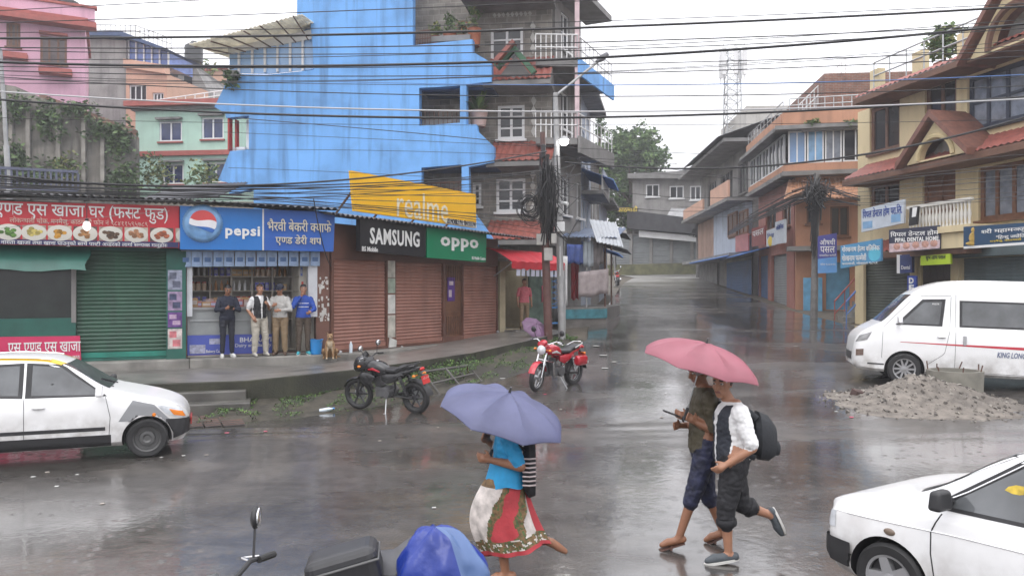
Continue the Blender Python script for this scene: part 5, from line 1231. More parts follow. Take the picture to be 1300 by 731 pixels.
# little balcony with white balusters
ua, ub = FY.off(1.2).u(1152), FY.off(1.2).u(1233)
mb = MB(); FY.box(mb, ua, ub, ZS + 0.1, ZS + 0.3, 0.003, 1.25); FY.box(mb, ua + 0.02, ub - 0.02, 3.62, ZS + 0.09, 0.003, 1.15); mb.build('balcony', yellowp, yh)
mb = MB(); FY.box(mb, ua, ub, ZS + 0.98, ZS + 1.08, 1.1, 1.24)
for i in range(18):
 u = ua + 0.1 + (ub - ua - 0.2) * i / 17; c0 = FY.pt(u, ZS + 0.3, 1.17); mb.lathe([(0.05, 0), (0.03, 0.1), (0.06, 0.3), (0.03, 0.5), (0.05, 0.68)], Matrix.Translation(c0), 8)
mb.build('balustrade', mat('baluster_white', (0.62, 0.6, 0.55), 0.6, 0.1), yh)
# pilasters
mb = MB(); FY.box(mb, u0 - 0.003, u0 + 0.5, -0.3, 3.6, 0.003, 0.12); mb.build('pilaster', yellowp, yh)
for x in (1158, 1210): mb = MB(); FY.pbox(mb, x, 320, x + 9.5, 425, 0.003, 0.1); mb.build('pilaster', yellowp, yh)
mb = MB(); FY.box(mb, u0 - 0.2, u1, 0.0, zroad(0, 24) + 0.02, 0.004, 1.2); o = mb.build('front_step', concrete_wet, yh); bevelm(o, 0.03)
# roof terrace: rails, parapet pieces, plant
mb = MB()
bar_rail(mb, FY.pt(0.2, ZE1 + 0.5, -0.4), FY.pt(6.4, ZE1 + 0.5, -0.4), 1.0, 7, 0.03); mb.build('terrace_rail', steel, yh)
mb = MB()
for u in (0.2, 2.5, 4.6): mb = MB(); FY.box(mb, u - 0.25, u + 0.25, ZE1 + 0.501, ZE1 + 1.25, -0.7, -0.41); mb.build('terrace_pier', yellowp, yh)
t = T('roof_plant', 'yellow green bushy plant on the roof terrace of the yellow house', 'plant', FY.pt(4.0, ZE1 + 0.5, -1.5)); c0 = FY.at(1152, 50, -1.5)
mb = MB(); foliage(mb, c0, (0.9, 0.9, 0.95), 700, 0.12, 15, gap=0.2); mb.build('leaves', [leafB, leafY, leafC], t)
mb = MB(); mb.tube([Vector((c0.x, c0.y, ZE1 + 0.5)), c0], 0.05); mb.build('stem', bark, t)
mb = MB(); mb.lathe([(0.001, 0), (0.3, 0), (0.38, 0.4), (0.001, 0.38)], Matrix.Translation((c0.x, c0.y, ZE1 + 0.5)), 14); mb.build('pot', terracotta, t)
# signs on the yellow house
FYs = FY.off(1.0)
wsb = mat('sign_white', (0.55, 0.60, 0.66), 0.45, 0.12, 2, dirt=0.08)
o = board(FYs, 'white_dental_sign', 'white sign with blue Nepali letters hung on the yellow house balcony corner', 'sign', [(1096, 266), (1150, 253), (1150, 283), (1096, 295)], 0, 0.08, wsb)
flet(FYs, 'पिपल डेन~टल होम प्रा.लि.'.replace('पि', 'िप').replace('लि', 'िल').replace('प्रा', 'प~रा'), 1098, 262, 1148, 276, 0.084, letter_blue, o, weight=0.015)
mb = MB(); FYs.pbox(mb, 1098, 281, 1110, 290, 0.0805, 0.085); FYs.pbox(mb, 1134, 272, 1146, 282, 0.0805, 0.085); mb.build('printed_picture', mat('sign_soft_blue', (0.20, 0.36, 0.55), 0.5, 0.2), o)
FYt = F(FY.pt(FY.u(1066), 0, 0).x - 1.3, FY.pt(FY.u(1075), 0, 0).y + 0.4, FY.pt(FY.u(1121), 0, 1.3).x, FY.pt(FY.u(1121), 0, 1.3).y)
cy = mat('sign_cyan_blue', (0.08, 0.26, 0.45), 0.45, 0.15, 2)
def freeboard(name, label, px0, py0, px1, py1, px2, py2, px3, py3, Y0, Y1, m, thick=0.08):
 a = P(px0, 0, Y0); b_ = P(px1, 0, Y1); f = F(a.x, a.y, b_.x, b_.y)
 return f, board(f, name, label, 'sign', [(px0, py0), (px1, py1), (px2, py2), (px3, py3)], 0, thick, m)
f, o = freeboard('blue_clinic_sign', 'light blue sign with white Nepali letters left of the dental sign', 1069, 312, 1121, 303, 1121, 331, 1069, 341, 27.6, 26.2, cy)
flet(f, 'गोरखनाथ हेल~थ क~लिनिक'.replace('लि', 'िल').replace('नि', 'िन'), 1071, 311, 1119, 320, 0.085, letter_white, o, weight=0.012); flet(f, 'गोरखनाथ फार~मेसी', 1071, 322, 1102, 331, 0.085, letter_white, o, weight=0.012); flet(f, 'काठमाडौं, मोबाइल ९८५१', 1071, 332, 1116, 336, 0.085, letter_white, o, name='small_lettering')
mb = MB(); c0 = f.at(1112, 323, 0.0805); M_ = Matrix.Translation(c0) @ Matrix(((f.U.x, 0, f.N.x, 0), (f.U.y, 0, f.N.y, 0), (0, 1, 0, 0), (0, 0, 0, 1))); mb.lathe([(0.001, 0.008), (0.22, 0.008), (0.23, 0)], M_, 18); mb.build('round_badge', mat('badge_cyan', (0.10, 0.45, 0.6), 0.5, 0.1), o)
f, o = freeboard('dental_home_sign', 'dark sign with white letters and photographs hung under the white balusters', 1130, 292, 1195, 286, 1195, 316, 1130, 321, 25.6, 24.4, mat('sign_dark_navy', (0.018, 0.022, 0.05), 0.4, 0.1))
flet(f, 'पिपल डेन~टल होम'.replace('पि', 'िप'), 1132, 292.5, 1193, 300.5, 0.085, letter_white, o, weight=0.02); flet(f, 'PIPAL DENTAL HOME', 1138, 301, 1193, 306.5, 0.085, letter_white, o, weight=0.03)
mb = MB(); f.poly(mb, [(1130.5, 309.5), (1194.5, 304.5), (1194.5, 315), (1130.5, 320.5)], [], 0.0802, 0.083); p_ = mb.build('photo_strip', mat('photo_pinkish', (0.50, 0.38, 0.40), 0.5, 0.3, 12), o)
mb = MB()
for i, x in enumerate((1140, 1152, 1164, 1176, 1187)):
 c0 = f.at(x, 313 - (i * 1.0), 0.083); M_ = Matrix.Translation(c0) @ Matrix(((f.U.x, 0, f.N.x, 0), (f.U.y, 0, f.N.y, 0), (0, 1, 0, 0), (0, 0, 0, 1))); mb.lathe([(0.001, 0.005), (0.10, 0.005), (0.11, 0)], M_, 14)
mb.build('portrait', mat('photo_skin', (0.45, 0.25, 0.20), 0.5, 0.3, 14), p_)
f, o = freeboard('temple_sign', 'wide slate blue sign with white Nepali letters and a golden figure above the grey shutter', 1226, 288, 1330, 281, 1330, 309, 1226, 316, 21.9, 19.6, mat('sign_slate_blue', (0.025, 0.065, 0.13), 0.4, 0.1))
flet(f, 'श~री महामञ~जुश~री', 1249, 288, 1322, 296, 0.085, letter_white, o, weight=0.02); flet(f, '"हिन~दु ज~योतिष"'.replace('हि', 'िह').replace('ति', 'ित'), 1268, 297, 1312, 303.5, 0.085, letter_white, o, weight=0.012); flet(f, 'मनमैजु, काठमाडौं', 1260, 303.5, 1300, 307, 0.085, letter_yellow, o, name='small_lettering')
mb = MB(); f.poly(mb, [(1226.3, 313), (1330, 305.5), (1330, 309), (1226.3, 316)], [], 0.0802, 0.084); mb.build('white_strip', letter_white, o)
mb = MB(); c0 = f.at(1239, 300, 0.085); mb.ball(c0 + Vector((0, 0, -0.05)), (0.13, 0.02, 0.17)); mb.ball(c0 + Vector((0, 0, 0.17)), (0.07, 0.02, 0.08)); mb.ball(c0 + Vector((0, 0, -0.2)), (0.22, 0.02, 0.06)); mb.build('golden_figure', mat('gold_print', (0.38, 0.25, 0.06), 0.5, 0.3, 9), o)
f, o = freeboard('blue_box_sign', 'small dark blue projecting box sign below the dental sign', 1146, 324, 1161, 323, 1161, 346, 1146, 347, 26.3, 26.0, mat('box_sign_navy', (0.02, 0.035, 0.14), 0.4, 0.2), 0.2)
mb = MB(); f.poly(mb, [(1142, 323.5), (1145.9, 323.5), (1145.9, 347), (1142, 347)], [], -0.1, 0.2); mb.build('white_side', white_paint, o)
flet(f, 'Dental', 1148, 337, 1159, 342, 0.204, letter_white, o)
f, o = freeboard('green_yellow_sign', 'small lime green sign with dark writing over the brown door', 1171, 325, 1209, 322, 1209, 335, 1171, 337, 25.2, 24.2, mat('sign_lime', (0.40, 0.55, 0.03), 0.45, 0.1))
flet(f, 'शुभ लाभ पसल', 1178, 324.5, 1203, 331, 0.085, letter_dark, o)
f, o = freeboard('vertical_dental_sign', 'narrow vertical blue sign with white letters DEN partly hidden by the van', 1154, 350, 1165, 350, 1165, 395, 1154, 396, 25.9, 25.6, mat('sign_royal_blue', (0.04, 0.07, 0.30), 0.4, 0.1))
for i, ch in enumerate('DENTAL'): flet(f, ch, 1156.5, 352.5 + 9 * i, 1162.5, 360 + 9 * i, 0.085, letter_white, o, weight=0.04)
f, o = freeboard('black_hanging_sign', 'narrow black and white double sign standing on the baluster balcony', 1157, 264, 1168, 262, 1166, 285, 1156, 287, 25.2, 24.9, black_paint)
mb = MB(); f.poly(mb, [(1161, 264), (1167, 263), (1165, 275), (1160, 276)], [], 0.081, 0.086); mb.build('white_panel', letter_white, o)
# orange house: a brick red face to the lane and a broad orange front that looks down the street
FO = F(13.85, 45.0, 12.96, 36.0); FS2 = F(12.96, 36.0, 15.9, 35.2)
oh = T('orange_house', 'three storey orange and brick red house with a glazed upper bay beside the yellow house', 'house', FO.pt(6, 1))
orangep = mat('orange_plaster', (0.46, 0.235, 0.145), 0.8, 0.1, 1, dirt=0.2, streak=0.3); redp = mat('brick_red_plaster', (0.36, 0.15, 0.12), 0.8, 0.12, 1, dirt=0.28, streak=0.35)
ZB = FS2.uz(1050, 224)[1]; ZT = FS2.uz(1050, 170)[1]
wo = [(972, 262, 985, 292), (993, 258, 1004, 288)]; wo2 = [(1024, 262, 1042, 284), (1054, 262, 1078, 300)]
u0, u1 = FO.u(963), FO.len
hl = [hole(FO, *q) for q in wo] + [(0.3, 3.4, 1.75, 4.2), (4.2, 7.4, 1.5, 4.1)]; hs_ = [hole(FS2, *q) for q in wo2] + [(1.3, 2.3, 1.45, 3.6)]
mb = MB(); FO.wall(mb, u0, u1 - 0.3, 0.5, ZB, hl, -0.3, 0); FO.box(mb, u0, u0 + 0.3, 0.5, ZT + .2, -9, -0.301); mb.build('side_wall', redp, oh)
mb = MB(); FS2.wall(mb, 0, FS2.len, 0.5, ZB, hs_, -0.3, 0); FS2.box(mb, FS2.len - .3, FS2.len, 0.5, ZT, -9, -.301); mb.build('wall', orangep, oh)
# the glazed bay wraps both faces on a corbelled slab
nb = 0.55
def wrap(z0, z1, n0, n1, m, name, ua=None):
 mb = MB(); FO.box(mb, (u0 if ua is None else ua), u1 + n1 * .2, z0, z1, n0, n1); FS2.box(mb, -n1 * .9, FS2.len + .1, z0, z1, n0, n1 - .003); return mb.build(name, m, oh)
wrap(ZB + .003, ZB + .2, -6, nb + .15, slab_g, 'floor_slab'); wrap(ZB + .2, ZB + .55, nb - .25, nb, orangep, 'bay_parapet'); wrap(ZT + .1, ZT + .28, -7, nb + .5, slab_g, 'roof_slab'); wrap(ZT + .285, ZT + .95, nb - .1, nb + .12, orangep, 'roof_parapet')
k = 5
for i in range(k):
 ua = u0 + .2 + (u1 - u0 - .3) * i / k; ub = ua + (u1 - u0 - .3) / k - .06; window(FO, oh, ua, ZB + .56, ub, ZT + .09, white_paint, glass_dark, 2, 1, n=nb - .1, sill=False, pix=False, bar=.07)
xs_ = [-.35, .45, 1.2, 1.95, FS2.len]
for i in range(4): window(FS2, oh, xs_[i], ZB + .56, xs_[i + 1] - .05, ZT + .09, white_paint, [glass_blue, mat('sky_blue_glass', (.22, .42, .66), .1, .3, 1.5), curt, glass_dark][i], 2, 1, n=nb - .1, sill=False, pix=False, bar=.06)
for q in wo: window(FO, oh, *q, brown_wood, glass_dark, 2, 1, bar=0.1)
for q in wo2: window(FS2, oh, *q, brown_wood, glass_dark, 2, 1, bar=0.08)
mb = MB(); FS2.box(mb, 1.31, 2.29, 1.46, 3.59, -.15, -.08); mb.build('door', mat('door_sky', (.10, .28, .45), .5, .2, dirt=.3), oh)
dblue = mat('blue_shutter_paint', (0.03, 0.10, 0.26), 0.5, 0.15, 1.5, dirt=0.35, streak=0.2)
shutter(FO, 0.31, 3.39, 1.76, 4.2, -0.15, dblue, oh, pitch=0.11); shutter(FO, 4.21, 7.39, 1.51, 4.1, -0.15, shg, oh, pitch=0.11)
mb = MB(); corr(mb, FO.pt(-2.8, 4.2, 1.5), FO.pt(3.8, 4.2, 1.5), FO.pt(3.8, 4.6, 0.01), FO.pt(-2.8, 4.6, 0.01)); mb.build('blue_awning', bcan, oh)
mb = MB(); corr(mb, FS2.pt(-.6, ZB - 1.15, 1.3), FS2.pt(FS2.len, ZB - 1.1, 1.3), FS2.pt(FS2.len, ZB - .1, 0.01), FS2.pt(-.3, ZB - .1, 0.01)); mb.build('tile_canopy', mat('orange_tile', (0.42, 0.22, 0.13), 0.6, 0.2, 5, dirt=0.3), oh)
mb = MB(); FS2.box(mb, -.4, FS2.len, 4.1, 4.3, .003, .9); mb.build('lower_slab', slab_g, oh)
mb = MB(); bar_rail(mb, FO.pt(u0, ZT + .95, nb), FO.pt(u1, ZT + .95, nb), .6, 10, .025); bar_rail(mb, FS2.pt(-.3, ZT + .95, nb), FS2.pt(FS2.len, ZT + .95, nb), .6, 9, .025); mb.build('roof_rail', steel, oh)
mb = MB(); bar_rail(mb, FS2.pt(.3, ZT + .9, -2), FS2.pt(2.4, ZT + 3.0, -2), .9, 12, .03); mb.build('stair_rail', white_paint, oh)
mb = MB(); FO.box(mb, 1.2, u1 - .8, ZT + .285, ZT + 3.0, -7, -1.5); mb.build('brick_room', brickred, oh)
mb = MB(); FS2.box(mb, 1.6, FS2.len, ZT + .285, ZT + 3.2, -7, -3.2); mb.build('roof_room', peach, oh)
pt_ = T('roof_plant', 'pale green trailing plants in the balcony trough of the orange house', 'plant', FS2.pt(1, ZT))
mb = MB()
for x in (1030, 1076): foliage(mb, FS2.at(x, 162, nb + .3), (0.5, 0.35, 0.25), 260, 0.08, x, gap=0.1)
mb.build('leaves', [leafB, leafY, leafC], pt_); mb = MB(); FS2.pbox(mb, 1016, 166, 1084, 170, nb + .13, nb + .35); mb.build('trough', slab_g, pt_)
for (nm, lab, x0, y0, x1, y1, m_, tx, tm) in (('red_shop_sign', 'dull red sign on the lower wall of the orange house', 968, 288, 986, 313, mat('sign_dull_red', (0.22, 0.03, 0.03), 0.5, 0.15), 'पसल', letter_white), ('round_logo_sign', 'white sign with a yellow round mark between two other signs', 988, 291, 1000, 313, wsb, 'चिया'.replace('चि', 'िच'), letter_blue), ('white_shop_sign', 'white sign with blue writing near the tangled pole', 1000, 280, 1013, 310, wsb, 'क~लिनिक'.replace('लि', 'िल').replace('नि', 'िन'), letter_blue)):
 o = board(FO, nm, lab, 'sign', [(x0, y0 + 2), (x1, y0 - 2), (x1, y1 - 2), (x0, y1)], 0.5, 0.08, m_); flet(FO, tx, x0 + 1.5, y0 + 4, x1 - 1.5, y0 + 11, 0.585, tm, o)
 if nm == 'round_logo_sign':
  mb = MB(); mb.ball(FO.at(994, 306, 0.59), (0.02, 0.4, 0.25)); mb.build('yellow_mark', letter_yellow, o)
o = board(FO, 'pink_shop_sign', 'long pinkish sign above the blue awning of the lane shops', 'sign', [(946, 300), (963, 296), (963, 318), (946, 320)], 0.5, 0.08, mat('sign_pink', (0.45, 0.16, 0.17), 0.5, 0.15))
# stairs with rails in the passage between orange and yellow house
stt = T('side_stairs', 'steep outside stairs with blue and red handrails beside the yellow pilaster', 'stairs', (13.2, 30.5, 1.0)); mb = MB()
for k in range(9): mb.box((12.9 + 0.18 * k, 30.7, 1.0 + 0.2 * k), (0.3, 1.0, 0.2 + 0.001 * k))
mb.build('step', concrete, stt)
for yo, m_ in ((30.15, bcan), (31.25, red_trim)):
 mb = MB(); mb.tube([(12.8, yo, 1.9), (14.4, yo, 3.7)], 0.035); mb.tube([(12.8, yo, 1.4), (14.4, yo, 3.2)], 0.025)
 for k in range(5): mb.tube([(12.8 + 0.4 * k, yo, 1.0 + 0.4 * k), (12.8 + 0.4 * k, yo, 1.9 + 0.45 * k)], 0.02)
 mb.build('handrail', m_, stt)
mb = MB(); FS2.box(mb, .3, 1.1, 1.3, 2.9, .3, .4); o = mb.build('blue_board', mat('board_sky', (0.12, 0.34, 0.55), 0.6, 0.2, dirt=0.2)); tag(o, 'sky blue painted panel leaning behind the side stairs', 'panel')
# grey house further up
FH = F(14.6, 60.0, 13.9, 45.4)
hh = T('grey_lane_house', 'grey unpainted concrete lane house with dark balconies below the cell mast', 'house', FH.pt(6, 2))
u0, u1 = -1.0, FH.len
hl = [(1.5, 4.5, 8.2, 10.2), (6.0, 9.5, 8.2, 10.2), (11, 13.5, 8.2, 10.2), (2, 4, 5.2, 7.0), (6.2, 9, 5.0, 7.0), (10.5, 13, 5.0, 7.0)]
ztop = 11.6
mb = MB(); FH.wall(mb, u0, u1, 1.5, ztop, hl, -0.3, 0); FH.box(mb, u0, u0 + 0.3, 1.5, ztop, -8, -0.301); FH.box(mb, u1 - 0.3, u1, 1.5, ztop, -8, -0.301); FH.box(mb, u0 + 0.31, u1 - 0.31, 1.5, ztop, -8, -7.7); mb.build('wall', plaster_grey, hh)
for i, q in enumerate(hl): window(FH, hh, q[0], q[2], q[1], q[3], brown_wood if i > 2 else plaster_grey, glass_dark, 3, 1, pix=False, bar=0.1)
mb = MB(); FH.box(mb, u0 - 0.3, u1 + 0.1, 7.5, 7.7, 0.003, 1.5); FH.box(mb, u0 - 0.3, u1 + 0.1, 10.9, 11.1, 0.003, 1.7); mb.build('balcony_slab', slab_g, hh)
mb = MB(); FH.box(mb, u0 - 0.3, u1 + 0.1, 4.3, 4.5, 0.003, 1.4); FH.box(mb, u0, 5.5, 1.5, 4.25, 0.005, 0.15); mb.build('canopy', slab_g, hh)
mb = MB(); FH.box(mb, 5.6, u1 - 0.2, 4.55, 7.45, 0.005, 0.4); mb.build('pale_panel', paleblue, hh)
mb = MB(); corr(mb, FH.pt(3, 11.2, 2.0), FH.pt(u1, 11.2, 2.0), FH.pt(u1, 12.6, -2), FH.pt(3, 12.6, -2)); mb.build('tin_roof', tin, hh)
mb = MB(); FH.box(mb, -0.9, 7, ztop + 0.003, ztop + 3.1, -7, -1.5); mb.build('roof_room', mat('pale_roof_room', (0.45, 0.43, 0.40), 0.8, 0.1, 1, streak=0.3), hh)
FH2 = F(15.2, 64, 14.8, 60.4)
shutter(FH, FH.u(926), FH.u(958), 2.0, 4.1, 0.17, dblue, hh, pitch=.12)
mb = MB(); corr(mb, FH.pt(FH.u(912), 4.2, 2.0), FH.pt(u1, 4.2, 2.0), FH.pt(u1, 4.65, .01), FH.pt(FH.u(912), 4.65, .01)); mb.build('blue_awning', bcan, hh)
for q in ((934, 270, 946, 300), (949, 267, 960, 298)): window(FH, hh, *q, brown_wood, mat('brown_curtain_glass', (.14, .08, .06), .3, .3), 2, 1, n=.46, bar=.12)
mb = MB(); FH.box(mb, u0, FH.u(922), 4.6, 7.4, .005, .25); mb.build('tan_panel', mat('tan_plaster', (.36, .24, .19), .8, .15, 1, dirt=.3, streak=.3), hh)
mb = MB(); FH.box(mb, FH.u(930), u1 - .1, 7.75, 8.7, 1.3, 1.42); FH.box(mb, u0, FH.u(918), 7.75, 8.5, 1.25, 1.37); mb.build('balcony_parapet', peach, hh)
# cell mast
cm_ = T('cell_mast', 'lattice cell mast with pale panel antennas on a roof at the end of the lane', 'mast', P(930, 180, 57))
base = P(930, 180, 57); topz = P(930, 66, 57).z; w0 = 0.55
mb = MB()
for a in (-1, 1):
 for b_ in (-1, 1): mb.tube([base + Vector((a * w0, b_ * w0, -1.5)), Vector((base.x + a * w0 * 0.8, base.y + b_ * w0 * 0.8, topz))], 0.05, 5)
n = 9
for i in range(n):
 za = base.z + (topz - base.z) * i / n; zb_ = base.z + (topz - base.z) * (i + 1) / n
 for (a, b_) in (((-1, -1), (1, -1)), ((1, -1), (1, 1)), ((1, 1), (-1, 1)), ((-1, 1), (-1, -1))):
  mb.tube([Vector((base.x + a[0] * w0 * 0.9, base.y + a[1] * w0 * 0.9, za)), Vector((base.x + b_[0] * w0 * 0.9, base.y + b_[1] * w0 * 0.9, zb_))], 0.03, 4); mb.tube([Vector((base.x + a[0] * w0 * 0.9, base.y + a[1] * w0 * 0.9, zb_)), Vector((base.x + b_[0] * w0 * 0.9, base.y + b_[1] * w0 * 0.9, zb_))], 0.03, 4)
mb.build('lattice', steel, cm_)
for (dx, dy) in ((-0.75, -0.5), (0.75, -0.5), (0.0, -0.8), (0.7, 0.5), (-0.7, 0.5)):
 mb = MB(); mb.box((base.x + dx, base.y + dy, topz - 0.8), (0.3, 0.16, 2.0)); mb.tube([(base.x + dx, base.y + dy + 0.12, topz - 2.2), (base.x + dx, base.y + dy + 0.12, topz + 0.5)], 0.04, 5); mb.tube([(base.x + dx, base.y + dy + 0.1, topz - 1.2), (base.x + dx * 0.6, base.y + dy * 0.6, topz - 1.2)], 0.03, 4); o = mb.build('antenna', white_paint, cm_); bevelm(o, 0.03)
# vehicles
def pch(tab):
 xs = [t[0] for t in tab]; ys = [t[1] for t in tab]; n = len(xs)
 d = [(ys[i + 1] - ys[i]) / (xs[i + 1] - xs[i]) for i in range(n - 1)]
 m = [d[0]] + [0 if d[i - 1] * d[i] <= 0 else 2 * d[i - 1] * d[i] / (d[i - 1] + d[i]) for i in range(1, n - 1)] + [d[-1]]
 def f(x):
  x = max(xs[0], min(xs[-1], x))
  for i in range(n - 1):
   if x <= xs[i + 1]:
    h = xs[i + 1] - xs[i]; t = (x - xs[i]) / h
    return (2 * t ** 3 - 3 * t * t + 1) * ys[i] + (t ** 3 - 2 * t * t + t) * h * m[i] + (-2 * t ** 3 + 3 * t * t) * ys[i + 1] + (t ** 3 - t * t) * h * m[i + 1]
  return ys[-1]
 return f
car_white = mat('car_white_paint', (0.80, 0.80, 0.80), 0.25, 0.03, 2, dirt=0.05, coat=0.5)
def low_dirt(m):
 nt = m.node_tree; N = nt.nodes; L = nt.links; b = N['Principled BSDF']; src = b.inputs['Base Color'].links[0].from_socket
 tc = N.new('ShaderNodeTexCoord'); sx = N.new('ShaderNodeSeparateXYZ'); L.new(tc.outputs['Object'], sx.inputs[0]); n = N.new('ShaderNodeTexNoise'); n.inputs['Scale'].default_value = 5; n.inputs['Detail'].default_value = 9; L.new(tc.outputs['Object'], n.inputs[0])
 r = N.new('ShaderNodeMapRange'); r.inputs[1].default_value = .75; r.inputs[2].default_value = .2; L.new(sx.outputs['Z'], r.inputs[0]); r2 = N.new('ShaderNodeMapRange'); r2.inputs[1].default_value = .35; r2.inputs[2].default_value = .7; L.new(n.outputs[0], r2.inputs[0])
 mu = N.new('ShaderNodeMath'); mu.operation = 'MULTIPLY'; L.new(r.outputs[0], mu.inputs[0]); L.new(r2.outputs[0], mu.inputs[1]); x = N.new('ShaderNodeMix'); x.data_type = 'RGBA'; L.new(mu.outputs[0], x.inputs[0]); L.new(src, x.inputs[6]); x.inputs[7].default_value = (.22, .19, .16, 1); L.new(x.outputs[2], b.inputs['Base Color'])
low_dirt(car_white)
car_black = mat('car_black_plastic', (0.022, 0.022, 0.024), 0.5, 0.15)
car_glass = mat('car_glass', (0.085, 0.09, 0.095), 0.05, 0.55, 1.6, spec=0.9)
chrome = mat('chrome', (0.65, 0.65, 0.66), 0.12, 0.0, metal=1.0)
alloy = mat('alloy_grey', (0.42, 0.42, 0.43), 0.35, 0.05, metal=0.7)
lampglass = mat('lamp_glass', (0.55, 0.57, 0.6), 0.08, 0.3, 8)
amber = mat('amber_lens', (0.75, 0.22, 0.02), 0.2, 0.1)
red_lens = mat('red_lens', (0.45, 0.02, 0.02), 0.2, 0.1)
tyre_m = mat('tyre_rubber', (0.020, 0.020, 0.021), 0.6, 0.3, 8)
class Car:
 def __init__(s, root, L_, top, belt, bot, wid, rw, wheels, wr, m):
  s.root = root; s.L = L_; top, belt, bot, wid = map(pch, (top, belt, bot, wid))
  mb = MB(); rows = []
  N_ = 72
  ss = [L_ * (0.5 - 0.5 * math.cos(math.pi * i / N_)) * 0.5 + L_ * i / N_ * 0.5 for i in range(N_ + 1)]
  for q in ss:
   w_, b_, z_, t_ = wid(q), belt(q), bot(q), top(q)
   h_ = max(t_ - b_, 0.015); k = min(1, h_ / 0.42); re = w_ * 0.93 + (rw - w_ * 0.93) * k
   if re > w_ * 0.93: re = w_ * 0.93
   rb = 0.16 if k < 0.5 else 0.07
   half = [(w_ * 0.6, z_), (w_ * 0.9, z_ + 0.01), (w_ * 0.97, z_ + 0.07), (w_ * 0.995, z_ + 0.3 * (b_ - z_)), (w_, z_ + 0.6 * (b_ - z_)), (w_ * 0.99, b_ - 0.06), (w_ * 0.965, b_ - 0.015), (w_ * 0.94, b_ + 0.02 * k),
     (w_ * 0.93 + (re - w_ * 0.93) * 0.5, b_ + 0.45 * h_), (re, b_ + 0.84 * h_), (re - 0.035, b_ + 0.93 * h_), (re - 0.10, b_ + 0.975 * h_), (re * 0.5, b_ + 0.995 * h_)]
   x = L_ / 2 - q
   rows.append([Vector((x, 0, z_))] + [Vector((x, y, z)) for y, z in half] + [Vector((x, 0, t_))] + [Vector((x, -y, z)) for y, z in reversed(half)])
  mb.grid(rows, closeu=True)
  k = len(rows[0]); o = len(mb.v); mb.add(rows[0], [tuple(range(k))]); mb.add(rows[-1], [tuple(range(k))])
  me = bpy.data.meshes.new('tmp'); me.from_pydata(mb.v, [], mb.f); me.validate()
  bm = bmesh.new(); bm.from_mesh(me); bmesh.ops.remove_doubles(bm, verts=bm.verts, dist=1e-5); bmesh.ops.recalc_face_normals(bm, faces=bm.faces); bm.to_mesh(me); bm.free()
  ob = bpy.data.objects.new('body', me); COL.objects.link(ob)
  cut = MB(); tt = wid(L_ * 0.4)
  for (sx, _) in wheels:
   for sy in (-1, 1):
    M_ = Matrix.Translation((L_ / 2 - sx, sy * (tt + 0.1), wr)) @ Matrix.Rotation(R(90), 4, 'X')
    R_ = wr * 1.17; cut.lathe([(0.0001, -0.40), (R_, -0.40), (R_, 0.40), (0.0001, 0.40)], M_, 40, smooth=False)
  cme = bpy.data.meshes.new('cut'); cme.from_pydata(cut.v, [], cut.f); bm = bmesh.new(); bm.from_mesh(cme); bmesh.ops.remove_doubles(bm, verts=bm.verts, dist=1e-4); bmesh.ops.dissolve_degenerate(bm, dist=1e-5, edges=bm.edges); bmesh.ops.recalc_face_normals(bm, faces=bm.faces); bm.to_mesh(cme); bm.free()
  cob = bpy.data.objects.new('cut', cme); COL.objects.link(cob)
  md = ob.modifiers.new('b', 'BOOLEAN'); md.object = cob; md.operation = 'DIFFERENCE'; md.solver = 'EXACT'
  dg = bpy.context.evaluated_depsgraph_get(); dg.update()
  nm = bpy.data.meshes.new_from_object(ob.evaluated_get(dg)); nm.name = 'body'
  ob.modifiers.clear(); ob.data = nm; bpy.data.objects.remove(cob); bpy.data.meshes.remove(cme)
  nm.materials.clear(); nm.materials.append(m); nm.materials.append(car_black)
  for p in nm.polygons:
   p.use_smooth = True; p.material_index = 0
   for (sx, _) in wheels:
    dx = p.center.x - (L_ / 2 - sx); dz = p.center.z - wr
    if math.hypot(dx, dz) < wr * 1.172 and abs(p.center.y) < tt + 0.2: p.material_index = 1
   if p.normal.z < -0.8 and p.center.z < 0.4: p.material_index = 1
  nm.set_sharp_from_angle(angle=R(32))
  ob.parent = root; s.body = ob; s.top = top; s.belt = belt; s.wid = wid
  bm = bmesh.new(); bm.from_mesh(nm); s.bvh = BVHTree.FromBMesh(bm); bm.free()
  for (sx, hub) in wheels:
   for sy in (-1, 1): s.wheel(L_ / 2 - sx, sy * (tt - 0.11), wr, sy, hub)
 def side(s, x, z, sy, off=0.004):
  h = s.bvh.ray_cast(Vector((x, sy * 3, z)), Vector((0, -sy, 0)))
  if h[0] is None: return Vector((x, sy * 0.5, z))
  return h[0] + h[1] * off
 def along(s, y, z, d, off=0.004):
  h = s.bvh.ray_cast(Vector((d * 5, y, z)), Vector((-d, 0, 0)))
  return (h[0] + h[1] * off) if h[0] is not None else Vector((0, y, z))
 def down(s, x, y, off=0.004):
  h = s.bvh.ray_cast(Vector((x, y, 4)), Vector((0, 0, -1)))
  return (h[0] + h[1] * off) if h[0] is not None else Vector((x, y, 1))
 @staticmethod
 def res(pl, n):
  ls = [0]
  for a, b_ in zip(pl, pl[1:]): ls.append(ls[-1] + math.hypot(b_[0] - a[0], b_[1] - a[1]))
  out = []
  for i in range(n + 1):
   t = ls[-1] * i / n
   for j in range(len(pl) - 1):
    if t <= ls[j + 1] + 1e-9:
     k = (t - ls[j]) / max(1e-9, ls[j + 1] - ls[j]); out.append((pl[j][0] + (pl[j + 1][0] - pl[j][0]) * k, pl[j][1] + (pl[j + 1][1] - pl[j][1]) * k)); break
  return out
